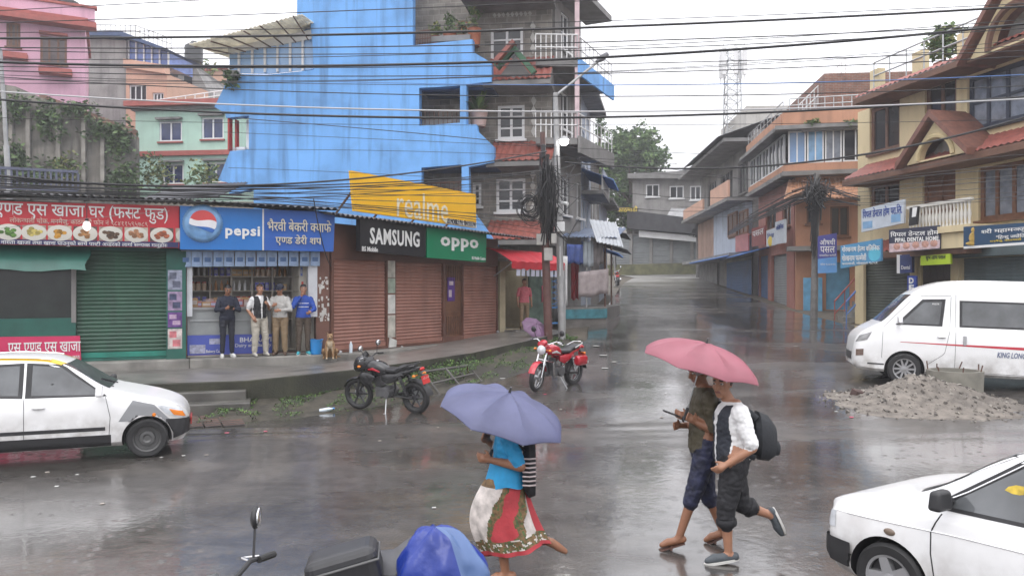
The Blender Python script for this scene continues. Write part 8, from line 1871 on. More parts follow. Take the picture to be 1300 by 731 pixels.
mb = MB(); mb.lathe([(0.001, 0), (0.042, 0), (0.044, 0.2), (0.018, 0.26), (0.001, 0.26)], None, 14); mb.build('body', mat('bottle_clear', (0.55, 0.62, 0.68)), bt); mb = MB(); mb.lathe([(0.02, 0.255), (0.02, 0.285), (0.001, 0.285)], None, 12); mb.build('cap', white_paint, bt)
# people and the dog: one continuous remeshed surface each
import numpy as np
def remeshed(mb, vox, name, parent, mats, regfn, smooth=2, folds=False):
 me = bpy.data.meshes.new('tmp'); me.from_pydata(mb.v, [], mb.f); me.validate(); fixnormals(me)
 ob = bpy.data.objects.new('tmp', me); COL.objects.link(ob)
 md = ob.modifiers.new('r', 'REMESH'); md.mode = 'VOXEL'; md.voxel_size = vox; md.use_smooth_shade = True
 s_ = ob.modifiers.new('s', 'SMOOTH'); s_.iterations = smooth; s_.factor = 0.5
 dg = bpy.context.evaluated_depsgraph_get(); dg.update()
 nm = bpy.data.meshes.new_from_object(ob.evaluated_get(dg)); nm.name = name
 bpy.data.objects.remove(ob); bpy.data.meshes.remove(me)
 o = bpy.data.objects.new(name, nm); COL.objects.link(o); o.parent = parent
 nm.materials.clear()
 for m in mats: nm.materials.append(m)
 n = len(nm.polygons); c = np.empty(n * 3); nm.polygons.foreach_get('center', c)
 nm.polygons.foreach_set('material_index', regfn(c.reshape(-1, 3)).astype(np.int32)); nm.polygons.foreach_set('use_smooth', np.ones(n, dtype=bool))
 if folds:
  isc = np.zeros(len(nm.vertices)); VN = np.empty(len(nm.vertices) * 3); nm.vertices.foreach_get('normal', VN); VC = np.empty(len(nm.vertices) * 3); nm.vertices.foreach_get('co', VC); mi = np.empty(n, dtype=np.int32); nm.polygons.foreach_get('material_index', mi)
  for p_ in nm.polygons:
   if mi[p_.index] in (1, 2, 5):
    for v_ in p_.vertices: isc[v_] += .25
  for i_ in range(len(isc)):
   if isc[i_] > .6:
    q = Vector(VC[i_ * 3:i_ * 3 + 3]); w_ = mnoise.noise(Vector((q.x * 9, q.y * 9, q.z * 16))) * .6 + mnoise.noise(Vector((q.x * 24 + q.z * 20, q.y * 24, q.z * 30 - q.x * 12))) * .5; VC[i_ * 3:i_ * 3 + 3] += VN[i_ * 3:i_ * 3 + 3] * (.013 * w_)
  nm.vertices.foreach_set('co', VC)
 nm.update()
 return o
def cap(mb, a, b_, r0, r1, flat=None):
 a, b_ = Vector(a), Vector(b_); L_ = (b_ - a); d = L_.normalized() if L_.length > 1e-6 else Vector((0, 0, 1))
 pts = [a - d * r0 * 0.95, a - d * r0 * 0.7, a - d * r0 * 0.3, a, a.lerp(b_, 0.35), a.lerp(b_, 0.7), b_, b_ + d * r1 * 0.4, b_ + d * r1 * 0.75, b_ + d * r1 * 0.96]
 rs = [r0 * 0.25, r0 * 0.7, r0 * 0.95, r0, r0 + (r1 - r0) * 0.35, r0 + (r1 - r0) * 0.7, r1, r1 * 0.9, r1 * 0.62, r1 * 0.2]
 mb.tube(pts, rs, 12, flat=flat)
SKIN = mat('skin_brown', (0.27, 0.125, 0.07), 0.5, 0.12, 12); SKIN2 = mat('skin_tan', (0.36, 0.18, 0.11), 0.5, 0.12, 12)
HAIR = mat('hair_black', (0.012, 0.010, 0.010), 0.5, 0.2, 20)
def person(label, loc, yaw, J, cols, hem=0.02, sleeve=0.75, leg=1.0, shoe=True, fat=1.0, head_yaw=0.0, nod=0.0, scale=1.0, vest=False, skin=SKIN, hair_len=0.0, curl=0.7, vox=0.009, jacket_len=0.0, hair_m=None):
 """cols: shirt, trousers, shoe, (vest). J: joints in metres, forward +X, left +Y"""
 root = T('person', label, 'person', loc, world=False, rz=yaw); root.scale = (scale,) * 3
 V = lambda k: Vector(J[k])
 mb = MB(); segs = []
 pel, nk, hd = V('pelvis'), V('neck'), V('head')
 spine = nk - pel; sdir = spine.normalized(); wdir = (V('shl') - V('shr')).normalized(); fdir = wdir.cross(sdir).normalized(); wd = sdir.cross(fdir).normalized()
 prof = [(-0.26, .07, .07), (-0.17, .135, .105), (-0.02, .168, .122), (.15, .163, .122), (.36, .15, .115), (.58, .165, .122), (.78, .178, .115), (.9, .155, .095), (1.0, .085, .07), (1.06, .055, .055)]
 rows = []
 for t_, hw, hd_ in prof:
  c = pel + spine * t_; k = fat * (1.05 if t_ > hem else 1.0); rows.append([c + wd * (hw * k * math.cos(a)) + fdir * (hd_ * k * math.sin(a)) for a in [2 * math.pi * j / 20 for j in range(20)]])
 mb.grid(rows, closeu=True); mb.add(rows[0], [tuple(range(20))]); mb.add(rows[-1], [tuple(range(20))])
 def seg(a, b_, r0, r1, reg, flat=None):
  cap(mb, a, b_, r0, r1, flat); segs.append((Vector(a), Vector(b_), (r0 + r1) / 2, reg))
 seg(nk - sdir * 0.03, hd - Vector((0, 0, 0.05)), .056, .052, 0)
 # head turned and nodded
 hm = Matrix.Rotation(head_yaw, 3, 'Z') @ Matrix.Rotation(nod, 3, 'Y')
 hp = lambda x, y, z: hd + hm @ Vector((x, y, z))
 mb.ball(hd + hm @ Vector((-0.005, 0, 0.022)), (0.093, 0.076, 0.092), 20, hm, 14)
 mb.ball(hp(0.022, 0, -0.05), (0.066, 0.060, 0.068), 16, hm, 12)
 mb.ball(hp(0.048, 0, -0.092), (0.034, 0.038, 0.028), 12, hm)
 cap(mb, hp(0.085, 0, 0.02), hp(0.106, 0, -0.022), .012, .017); mb.ball(hp(0.098, 0, -0.026), (.018, .02, .013), 10, hm)
 cap(mb, hp(0.080, .035, 0.038), hp(0.080, -.035, 0.038), .014, .014); cap(mb, hp(0.083, .02, -0.058), hp(0.083, -.02, -0.058), .013, .013)
 for sy in (-1, 1): mb.ball(hp(-0.005, sy * 0.078, -0.002), (0.02, 0.011, 0.032), 10, hm); mb.ball(hp(0.06, sy * 0.042, -0.022), (.024, .022, .024), 10, hm)
 mb.ball(hp(-0.018, 0, 0.034), (0.098, 0.085, 0.094), 20, hm, 14)
 if hair_len > 0: cap(mb, hp(-0.07, 0, 0.02), hp(-0.085, 0, -hair_len), .07, .05)
 for sd, s_ in (('l', 1), ('r', -1)):
  sh, el, wr = V('sh' + sd), V('el' + sd), V('wr' + sd)
  d = sh.lerp(el, sleeve) if sleeve < 1 else el
  seg(sh, d, .066 * fat, .056 * fat, 1)
  if sleeve < 1: seg(d, el, .044, .040, 0)
  if sleeve > 1.5: seg(el, el.lerp(wr, .92), .050, .040, 1); seg(el.lerp(wr, .9), wr, .032, .027, 0)
  else: seg(el, wr, .042, .028, 0)
  # hand: palm, four fingers of unequal length and a thumb from the side near its base
  fw = (wr - el).normalized(); side = Vector(J.get('pal' + sd, (0, 0, 1)))     # side = direction of the thumb side
  side = (side - fw * side.dot(fw)).normalized(); pn = fw.cross(side).normalized() * (1 if sd == 'l' else -1)
  palm = wr + fw * .045; cap(mb, wr + fw * .01, wr + fw * .07, .026, .032, None); mb.ball(wr + fw * .06, (.03, .03, .03), 10); segs.append((wr, wr + fw * .19, .04, 0))
  for i, L_ in enumerate((.070, .078, .072, .056)):
   a = wr + fw * .085 + side * (.030 - .020 * i); c1 = curl * (0.8 + 0.12 * i)
   b1 = a + (fw * math.cos(c1 * .5) + pn * math.sin(c1 * .5)) * L_ * .5; b2 = b1 + (fw * math.cos(c1 * 1.3) + pn * math.sin(c1 * 1.3)) * L_ * .32; b3 = b2 + (fw * math.cos(c1 * 2) + pn * math.sin(c1 * 2)) * L_ * .26
   mb.tube([a - fw * .03, a, b1, b2, b3], [.0095, .0098, .0092, .0085, .007], 8)
  a = wr + fw * .03 + side * .024; b1 = a + (fw * .6 + side * .7 + pn * .25).normalized() * .04; b2 = b1 + (fw * .85 + side * .25 + pn * .4).normalized() * .034
  mb.tube([a - side * .015, a, b1, b2], [.013, .0125, .011, .0085], 8)
  hp_, kn, an, to = V('hp' + sd), V('kn' + sd), V('an' + sd), V('to' + sd)
  ft = cols.get('baggy', 1.0); seg(hp_, kn, .092 * fat * (0.5 + 0.5 * ft), .066 * ft, 2)
  if leg >= 1: seg(kn, an + (kn - an).normalized() * .05, .064 * ft, .052 * ft, 2); seg(an + (kn - an).normalized() * .06, an, .038, .036, 0 if not shoe else 3)
  else: d = kn.lerp(an, leg); seg(kn, d, .066 * ft, .062 * ft, 2); seg(d, an, .050 if leg < .4 else .044, .034, 0); mb.ball(kn.lerp(an, max(leg, .3)), (.05, .05, .06))
  up = (kn - an).normalized(); f = (to - an).normalized(); reg = 3 if shoe else 0; wq = .040 if shoe else .034
  heel = an - f * .055 - up * .045
  if heel.z < .03: heel.z = max(heel.z, .028)
  tz = Vector((to.x, to.y, max(to.z, .026)))
  seg(heel, tz - f * .06, wq, wq, reg); seg(tz - f * .07, tz, wq * 1.05, wq * .72, reg); seg(an, heel.lerp(tz, .35), .036, wq, reg)
 sole_pts = None
 A_a = np.array([s[0] for s in segs]); B_a = np.array([s[1] for s in segs]); RR = np.array([s[2] for s in segs]); RG = np.array([s[3] for s in segs])
 hmi = np.array(hm.inverted()); hdv = np.array(hd); pv = np.array(pel); sv = np.array(spine); wv = np.array(wd); fv = np.array(fdir)
 def reg(c):
  out = np.zeros(len(c)); ab = B_a - A_a; l2 = (ab ** 2).sum(1) + 1e-9
  t_ = np.clip(((c[:, None, :] - A_a) * ab).sum(2) / l2, 0, 1); d = np.linalg.norm(c[:, None, :] - (A_a + t_[:, :, None] * ab), axis=2) - RR
  k = d.argmin(1); out = RG[k].astype(float); dm = d.min(1)
  q = c - pv; ts = (q @ sv) / (sv @ sv); lat = np.abs(q @ wv); fr = q @ fv
  rad = np.sqrt((lat / .17) ** 2 + (fr / .12) ** 2); tor = (ts > -.3) & (ts < 1.03) & ((rad - 1.0) * .14 < dm + 0.0) & (lat < .175)
  out[tor & (ts > hem)] = 1; out[tor & (ts <= hem)] = 2
  if vest:
   vv = (ts > hem) & (lat < .165) & (ts < 1.03) & (rad < 1.35) & (tor | (dm > -.03)) & ((out == 1))
   strip = (fr > .03) & (lat < .018 + .05 * np.clip((ts - .55) / .45, 0, 1)); out[vv & ~strip & (ts < .98)] = 5
  h = (c - hdv) @ hmi.T; inh = (np.linalg.norm(h / np.array([.115, .098, .135]), axis=1) < 1.12) & (c[:, 2] > hdv[2] - .14)
  out[inh] = 0
  hair = inh & ((h[:, 2] > .062 - .0 * h[:, 0]) | ((h[:, 0] < .015) & (h[:, 2] > -.01) & (np.abs(h[:, 1]) < .087)) | ((h[:, 0] < -.035) & (h[:, 2] > -.06))) & ~((h[:, 0] > .074) & (h[:, 2] < .078))
  if hair_len > 0: hair |= (np.linalg.norm((h - np.array([-.08, 0, -.03])) / np.array([.08, .085, hair_len + .1]), axis=1) < 1.0) & (h[:, 0] < -.01)
  out[hair] = 4
  mouth = inh & (h[:, 0] > .08) & (np.abs(h[:, 2] + .060) < .008) & (np.abs(h[:, 1]) < .026); out[mouth] = 6
  brow = inh & (h[:, 0] > .07) & (np.abs(h[:, 2] - .040) < .0065) & (np.abs(np.abs(h[:, 1]) - .034) < .02); out[brow] = 4
  return out
 sh_m = cols['shoe'] if shoe else skin
 body = remeshed(mb, vox, 'body', root, [skin, cols['shirt'], cols['trousers'], sh_m, hair_m or HAIR, cols.get('vest', cols['shirt']), mat('lips', (0.20, 0.07, 0.055), 0.5, 0)], reg, folds=True)
 for sy in (-1, 1):
  mb = MB(); mb.ball(hp(0.079, sy * .033, 0.012), (.012, .017, .010), 12, hm); mb.cur = 1; mb.ball(hp(0.0865, sy * .033, 0.012), (.0065, .008, .008), 10, hm); mb.build('eye', [mat('eye_white', (0.6, 0.58, 0.55), 0.3, 0), mat('eye_dark', (0.02, 0.012, 0.01), 0.2, 0)], body)
 if shoe and 'sole' in cols:
  for sd in 'lr':
   an, to, kn = V('an' + sd), V('to' + sd), V('kn' + sd); f = (to - an); up = (kn - an).normalized(); f = f.normalized(); heel = an - f * .055 - up * .045; heel.z = max(heel.z, .028); tz = Vector((to.x, to.y, max(to.z, .026))); w_ = (tz - heel).normalized().cross(up).normalized(); dn = w_.cross((tz - heel).normalized()); dn = dn if dn.dot(up) < 0 else -dn
   mb = MB(); ll = (tz - heel); out_ = []
   for a in range(20):
    th = 2 * math.pi * a / 20; out_.append(heel.lerp(tz, .5) + ll * .5 * 1.3 * math.cos(th) + w_ * .047 * math.sin(th))
   mb.add([p + dn * .014 for p in out_] + [p + dn * .034 for p in out_], [tuple(range(20)), tuple(reversed(range(20, 40)))] + [(i, (i + 1) % 20, (i + 1) % 20 + 20, i + 20) for i in range(20)]); mb.build('shoe_sole', cols['sole'], body)
 return root, hp, body
def stand(**k):
 J = dict(pelvis=(0, 0, .93), neck=(0, 0, 1.43), head=(.03, 0, 1.58), shl=(0, .168, 1.345), shr=(0, -.168, 1.345), ell=(-.02, .235, 1.09), elr=(-.02, -.235, 1.09), wrl=(.06, .235, .86), wrr=(.06, -.235, .86), pall=(1, 0, 0), palr=(1, 0, 0),
             hpl=(0, .09, .88), hpr=(0, -.09, .88), knl=(.02, .10, .49), knr=(.02, -.10, .49), anl=(-.02, .11, .085), anr=(-.02, -.11, .085), tol=(.15, .14, .03), tor=(.15, -.14, .03))
 J.update(k); return J
def fab(nm, c, v=0.15, s=9, bump=0.25, wet=0.7): return mat(nm, c, wet, v, s, bump=bump, bscale=40)
navy, blackf, cream_t, khaki, whitef, olive = fab('fabric_navy', (0.012, 0.016, 0.035)), fab('fabric_black', (0.013, 0.013, 0.016)), fab('fabric_cream', (0.42, 0.39, 0.33)), fab('fabric_khaki', (0.24, 0.17, 0.10)), fab('fabric_white', (0.70, 0.70, 0.70)), fab('fabric_olive', (0.060, 0.050, 0.028))
shoe_w, shoe_g, shoe_t = fab('shoe_white', (0.6, 0.6, 0.58)), fab('shoe_grey', (0.07, 0.08, 0.09)), fab('shoe_turquoise', (0.04, 0.30, 0.36))
sole_w = mat('sole_white', (0.62, 0.61, 0.58), 0.6, 0.05)
ys = math.atan2(F1.N.y, F1.N.x)
zf = PL - 0.055
def spot(px, n): q = F1.pt(F1.u(px), zf, n); return q
# the four men at the bakery step
r1, h1_, _ = person('man in dark navy jacket and white shoes looking down at a phone', spot(288, .14), ys + R(8), stand(ell=(.06, .25, 1.10), elr=(.05, -.25, 1.10), wrl=(.27, .07, 1.13), wrr=(.26, -.08, 1.14), pall=(.3, 0, 1), palr=(.3, 0, 1), head=(.06, 0, 1.57), knl=(.03, .09, .49)), dict(shirt=navy, trousers=fab('fabric_dark_track', (0.012, 0.014, 0.024)), shoe=shoe_w, sole=sole_w), hem=-.12, sleeve=2, nod=R(24), vest=False, scale=1.0)
mb = MB(); mb.box((0, 0, 0), (.012, .08, .15), Matrix.Rotation(R(50), 3, 'Y')); mb.cur = 1; mb.box((-.006, 0, .005), (.004, .07, .135), Matrix.Rotation(R(50), 3, 'Y'))
ph = mb.build('phone', [black_paint, mat('phone_screen', (0.10, 0.12, 0.15), 0.1, 0)], org=(0, 0, 0)); tag(ph, 'dark phone held by the man in the navy jacket', 'phone'); ph.rotation_euler = (0, 0, ys + R(8)); ph.location = r1.location + Matrix.Rotation(ys + R(8), 3, 'Z') @ Vector((.41, 0, 1.16))
r2, h2_, _ = person('man in black vest over white short sleeves and cream trousers eating at the bakery step', spot(328, .16), ys + R(22), stand(ell=(.04, .25, 1.11), elr=(-.06, -.26, 1.11), wrl=(.22, .10, 1.22), wrr=(.06, -.20, .93), pall=(.2, -.3, 1), palr=(1, .2, 0), head=(.04, 0, 1.58), tol=(.12, .18, .03), hpl=(0, .10, .88), knl=(.05, .13, .49), anl=(.02, .16, .085)), dict(shirt=whitef, trousers=cream_t, shoe=fab('shoe_pale', (0.42, 0.40, 0.36)), vest=blackf, baggy=1.25), hem=-.06, sleeve=.8, vest=True, fat=1.06, head_yaw=R(-8), skin=SKIN2, hair_m=mat('hair_brown', (0.05, 0.025, 0.012), 0.5, 0.2, 20))
r3, h3_, b3 = person('man in pale grey shirt and dark cap with khaki trousers, third at the bakery', spot(355, .10), ys - R(18), stand(ell=(.08, .25, 1.10), elr=(.06, -.25, 1.12), wrl=(.27, .05, 1.08), wrr=(.25, -.12, 1.19), pall=(.3, 0, 1), palr=(.3, 0, 1), head=(.07, 0, 1.57)), dict(shirt=fab('fabric_pale_grey', (0.45, 0.44, 0.42)), trousers=khaki, shoe=fab('shoe_brown', (0.08, 0.05, 0.035)), baggy=1.2), hem=-.04, sleeve=2, nod=R(20), fat=1.04, skin=SKIN2)
mb = MB(); hm = Matrix.Rotation(R(20), 4, 'Y'); Mh = Matrix.Translation(Vector((.07, 0, 1.57))) @ hm
mb.lathe([(.102, .045), (.104, .08), (.088, .115), (.05, .138), (.001, .144)], Mh @ Matrix.Translation((-.012, 0, 0)), 20); mb.grid([[Mh @ Vector((.07 + .075 * i / 4 * math.cos(a * .9), .09 * math.sin(a) * (1 - .12 * i / 4), .055 - .012 * i / 4)) for a in [R(-60 + 15 * j) for j in range(9)]] for i in range(5)]); mb.build('cap', navy, r3)
r4, h4_, b4 = person('man in bright blue sports jersey with turquoise shoes, hand raised to his mouth', spot(384, .12), ys - R(4), stand(ell=(.06, .26, 1.10), elr=(.10, -.25, 1.16), wrl=(.26, .14, 1.04), wrr=(.17, -.06, 1.42), pall=(.2, 0, 1), palr=(.6, -.6, .2), head=(.04, 0, 1.58)), dict(shirt=fab('fabric_jersey_blue', (0.02, 0.07, 0.36)), trousers=fab('fabric_brown', (0.075, 0.055, 0.04)), shoe=shoe_t, sole=sole_w, baggy=1.12), hem=-.06, sleeve=2, nod=R(8), skin=SKIN2)
mb = MB()
for z, w_ in ((1.245, .12), (1.16, .12)):
 mb.grid([[Vector((.126 - .012 * abs(j / 6) ** 2 * 2, w_ * j / 6, z + .014 * i - .007)) for j in range(-6, 7)] for i in range(2)])
mb.build('jersey_lettering', letter_white, b4)
mb = MB()
for sy in (-1, 1): mb.tube([Vector((.0, sy * .252, 1.36)), Vector((.0, sy * .30, 1.18))], .012, 6)
mb.build('sleeve_stripe', letter_white, b4)
# man in pink before the tea stall
pk_loc = G(659, 421); pk_loc.z = .95 + .08
pk_loc = F3.pt(.85, 1.03, .28)
person('man in pink polo shirt and khaki trousers standing at the tea stall step', pk_loc, R(-75), stand(), dict(shirt=fab('fabric_pink', (0.56, 0.13, 0.16)), trousers=khaki, shoe=fab('shoe_brown', (0.08, 0.05, 0.035))), hem=-.06, sleeve=.8, skin=SKIN2, vox=.011)
# the couple under the pink umbrella
yA = 6.87; oA = Vector(((910 - 650) / FP * yA, yA, 0.0))
lx = lambda px, Y, o: -((px - 650) / FP * Y - o.x); 
JA = dict(pelvis=(-.13, 0, .90), neck=(-.13, 0, 1.37), head=(-.045, .015, 1.535), shl=(-.15, .185, 1.31), shr=(-.10, -.185, 1.31), ell=(-.235, .25, 1.02), elr=(-.02, -.25, 1.05), wrl=(-.035, .22, .885), wrr=(.13, -.20, 1.16), pall=(1, 0, .4), palr=(-.6, 0, 1),
          hpl=(-.13, .09, .86), hpr=(-.14, -.09, .86), knl=(-.05, .10, .47), knr=(-.24, -.09, .46), anl=(-.075, .10, .09), anr=(-.50, -.10, .36), tol=(.11, .12, .03), tor=(-.60, -.10, .20))
rA, hA, bA = person('man in white shirt, dark vest and rolled black trousers walking under the pink umbrella', oA, R(180), JA, dict(shirt=whitef, trousers=blackf, shoe=shoe_g, sole=sole_w, vest=fab('fabric_slate', (0.018, 0.022, 0.032)), baggy=1.25), hem=-.16, sleeve=.85, leg=.30, vest=True, fat=1.2, head_yaw=R(48), nod=R(4), skin=SKIN2, hair_m=HAIR)
for (kx, ax) in ((Vector(JA['knl']), Vector(JA['anl'])), (Vector(JA['knr']), Vector(JA['anr']))):
 mb = MB(); p0 = kx.lerp(ax, .22); p1 = kx.lerp(ax, .36); mb.tube([p0, p0.lerp(p1, .3), p0.lerp(p1, .7), p1], [.084, .090, .090, .084], 16); mb.build('trouser_cuff', blackf, bA)
bpk = T('backpack', 'black rounded backpack worn by the man in the dark vest', 'backpack', oA + Vector((.285, -.02, 1.09)), world=False, rz=R(180))
mb = MB(); loft(mb, [(-.02, 0, .12, .16), (-.06, 0, .15, .21), (-.14, -.02, .145, .20), (-.20, -.04, .11, .14), (-.22, -.05, .05, .07)], 20); mb.build('bag', fab('fabric_bag', (0.014, 0.016, 0.020)), bpk)
mb = MB()
for sy in (-1, 1): mb.tube([(-.03, sy * .10, .16), (.06, sy * .12, .235), (.17, sy * .125, .20), (.215, sy * .125, .05), (.14, sy * .15, -.12), (0, sy * .14, -.17)], .018, 8, flat=(.5, 1.4))
mb.build('strap', fab('fabric_bag', (0.014, 0.016, 0.020)), bpk)
mb = MB(); loft(mb, [(-.19, -.10, .08, .07), (-.235, -.11, .075, .065), (-.25, -.11, .05, .04)], 14); mb.build('pocket', fab('fabric_bag', (0.014, 0.016, 0.020)), bpk)
yB = 7.22; oB = Vector(((887 - 650) / FP * yB, yB, 0.0))
JB = dict(pelvis=(-.05, 0, .92), neck=(-.06, 0, 1.45), head=(-.01, 0, 1.60), shl=(-.05, .18, 1.38), shr=(-.06, -.18, 1.38), ell=(-.10, .22, 1.10), elr=(-.08, -.23, 1.08), wrl=(.12, .12, 1.19), wrr=(.15, -.05, 1.10), pall=(0, 0, 1), palr=(0, 0, 1),
          hpl=(-.05, .09, .88), hpr=(-.06, -.09, .88), knl=(.07, .10, .51), knr=(-.10, -.09, .47), anl=(.20, .10, .12), anr=(-.24, -.09, .13), tol=(.36, .11, .05), tor=(-.09, -.10, .03))
rB, hB, bB = person('man in olive shirt, navy shorts and sandals walking under the pink umbrella', oB, R(180), JB, dict(shirt=olive, trousers=fab('fabric_navy_floral', (0.015, 0.018, 0.045), 0.7, 14), shoe=SKIN, baggy=1.2), hem=-.10, sleeve=.85, leg=.18, shoe=False, head_yaw=R(10), nod=R(16), fat=1.12)
mb = MB(); q = Vector((.27, .10, 1.235)); mb.box(q, (.15, .075, .012), Matrix.Rotation(R(-20), 3, 'Y')); o = mb.build('phone', black_paint, org=q); tag(o, 'dark phone held by the sandalled man in the olive shirt', 'phone'); o.location = oB + Matrix.Rotation(R(180), 3, 'Z') @ q; o.rotation_euler = (0, 0, R(180))
for sd in 'lr':
 mb = MB(); an, to = Vector(JB['an' + sd]), Vector(JB['to' + sd]); f = (to - an).normalized(); hz = an - f * .05 + Vector((0, 0, -.075)); mb.tube([hz, to + Vector((0, 0, -.04)) + f * .02], [.032, .036], 12, flat=(1.2, .3)); mb.tube([an + f * .09 + Vector((0, .045, -.075)), an + f * .075 + Vector((0, 0, -.03)), an + f * .09 + Vector((0, -.045, -.075))], .012, 8); mb.build('sandal', fab('sandal_brown', (0.07, 0.03, 0.02)), bB)
# umbrellas
def umbrella(label, hub, axis, Rr, hgt, m, shaft=.62, grip=None, handle=True, twist=0.0):
 t = T('umbrella', label, 'umbrella', hub, world=False); z = Vector(axis).normalized(); t.rotation_mode = 'QUATERNION'; t.rotation_quaternion = Vector((0, 0, 1)).rotation_difference(z)
 mb = MB(); K = 64; rows = []
 def prf(s_, j):
  a = 2 * math.pi * j / K + twist; ph = (j % 8) / 8.0; sag = math.sin(math.pi * ph)
  r = Rr * math.sin(s_ * R(72)) / math.sin(R(72)) * (1 - .075 * sag * s_ ** 2); h_ = hgt * ((math.cos(s_ * R(72)) - math.cos(R(72))) / (1 - math.cos(R(72)))) - .035 * sag * math.sin(math.pi * min(1, s_ * 1.05)) + .012 * sag * s_ ** 4
  return r * math.cos(a), r * math.sin(a), h_
 for i in range(15): rows.append([Vector(prf(max(i / 14, .012), j)) for j in range(K)])
 rows += [[q - Vector((0, 0, .006)) for q in r] for r in reversed(rows)]
 mb.grid(rows, closeu=True); mb.build('canopy', m, t, sharp=30)
 for k in range(8):
  mb = MB(); mb.tube([Vector(prf(i / 10, k * 8)) - Vector((0, 0, .011)) for i in range(0, 11)], .0035, 5); mb.tube([Vector((0, 0, hgt - .30)), Vector(prf(.5, k * 8)) - Vector((0, 0, .014))], .003, 5); mb.build('rib', steel, t)
 mb = MB(); mb.tube([(0, 0, hgt + .05), (0, 0, hgt - shaft)], .006, 8); mb.build('shaft', steel, t)
 mb = MB(); mb.tube([(0, 0, hgt - shaft), (0, 0, hgt - shaft - .10)], .014, 10); mb.tube([(0, 0, hgt - shaft - .10), (0.0, 0.02, hgt - shaft - .135), (0, .05, hgt - shaft - .13), (0, .06, hgt - shaft - .10)], .010, 8); mb.build('handle', black_paint, t)
 mb = MB(); mb.tube([(0, 0, hgt + .002), (0, 0, hgt + .05)], [.012, .005], 8); mb.build('tip', black_paint, t)
 return t
umb_pink = mat('umbrella_pink', (0.40, 0.135, 0.175), 0.5, 0.14, 3, dirt=.15); umb_blue = mat('umbrella_lavender', (0.14, 0.15, 0.27), 0.5, 0.18, 3, dirt=.2); umb_purple = mat('umbrella_mauve', (0.24, 0.14, 0.24), 0.5, 0.2, 4)
for m_ in (umb_pink, umb_blue, umb_purple): translucent(m_, .3)
umbrella('pink open umbrella held over the two walking men', P(889, 463, 6.98) , (.26, -.12, 1), .535, .20, umb_pink, shaft=.60, twist=.2)
umbrella('lavender blue open umbrella hiding the head of the walking woman', P(638, 527, 6.35), (.30, -.20, 1), .53, .20, umb_blue, shaft=.50, twist=.35)
pu_ = P(680, 412, 24.2)
umbrella('mauve open umbrella lying on the pavement edge beside the iron pole', P(678, 416, 23.8), (.45, -.65, .75), .42, .17, umb_purple, shaft=.55)
# the woman
yW = 6.4; oW = Vector(((645 - 650) / FP * yW, yW, 0.0))
JW = dict(pelvis=(0, 0, .80), neck=(0, 0, 1.225), head=(.03, 0, 1.37), shl=(0, .155, 1.165), shr=(0, -.155, 1.165), ell=(-.10, .20, .96), elr=(.02, -.20, .96), wrl=(.12, .16, 1.00), wrr=(.15, -.06, 1.10), pall=(0, 0, 1), palr=(0, 0, 1),
          hpl=(0, .08, .76), hpr=(0, -.08, .76), knl=(.06, .08, .40), knr=(-.12, -.07, .38), anl=(.02, .08, .085), anr=(-.36, -.08, .27), tol=(.15, .09, .03), tor=(-.47, -.09, .20))
rW, hW, bW = person('barefoot woman in blue blouse and patterned wrap skirt walking under the lavender umbrella', oW, R(180), JW, dict(shirt=fab('fabric_azure', (0.02, 0.28, 0.55)), trousers=fab('fabric_skirt_red', (0.40, 0.04, 0.05)), shoe=SKIN), hem=-.08, sleeve=.8, leg=.1, shoe=False, fat=.95, hair_len=.16)
mb = MB(); rows = []; K = 168; NR = 56
for i in range(NR + 1):
 t_ = i / NR; z = .84 - .60 * t_; cx = .02 - .10 * t_ * t_ + .05 * math.sin(t_ * 3); row = []
 for j in range(K):
  a = 2 * math.pi * j / K; rx = .155 + .10 * t_ + .05 * math.sin(t_ * math.pi); ry = .165 + .04 * t_; fold = 1 + t_ * (.07 * math.sin(a * 6 + t_ * 2) + .04 * math.sin(a * 11))
  row.append(Vector((cx + rx * math.cos(a) * fold, ry * math.sin(a) * fold, z + .06 * t_ * math.cos(a + .6) * -1 + .02 * t_ * math.sin(a * 3))))
 rows.append(row)
rows += [[Vector((q.x * .97, q.y * .97, q.z)) for q in r] for r in reversed(rows)]
mb.grid(rows, closeu=True)
for i in range(len(mb.f)):
 r_, j = divmod(i, K)
 if r_ > NR: continue
 a = 360 * j / K; t_ = r_ / NR; nz_ = mnoise.noise(Vector((a * .05, t_ * 6, 1))); nk_ = mnoise.noise(Vector((a * .2, t_ * 22, 7)))
 base = 0
 diag = a - 70 + 60 * t_ + 9 * nz_
 base = 1
 if 40 < diag < 75: base = 0
 if 75 <= diag < 95 or 25 < diag <= 40: base = 2 if nk_ > -.1 else 3
 if 150 < a < 300: base = 0
 if t_ > .80: base = 2 if nk_ > 0 else (3 if nk_ > -.25 else 1)
 if t_ > .93: base = 0
 if t_ < .10: base = 2
 mb.m[i] = base
mb.build('wrap_skirt', [fab('fabric_skirt_red', (0.40, 0.04, 0.05)), fab('fabric_skirt_white', (0.55, 0.50, 0.47), .35, 12), fab('fabric_skirt_brown', (0.15, 0.09, 0.04), .6, 22), fab('fabric_skirt_green', (0.06, 0.09, 0.03), .5, 22)], rW)
mb = MB(); rows = []
for i in range(6):
 t_ = i / 5; z = .98 - .20 * t_; row = []
 for j in range(40):
  a = 2 * math.pi * j / 40; row.append(Vector((.01 + (.128 + .05 * t_) * math.cos(a) * (1 + .05 * t_ * math.sin(a * 7)), (.155 + .03 * t_) * math.sin(a), z + .012 * math.sin(a * 5) * t_)))
 rows.append(row)
rows += [[Vector((q.x * .96, q.y * .96, q.z)) for q in r] for r in reversed(rows)]
mb.grid(rows, closeu=True); mb.build('blouse_hem', fab('fabric_azure', (0.02, 0.28, 0.55)), rW)
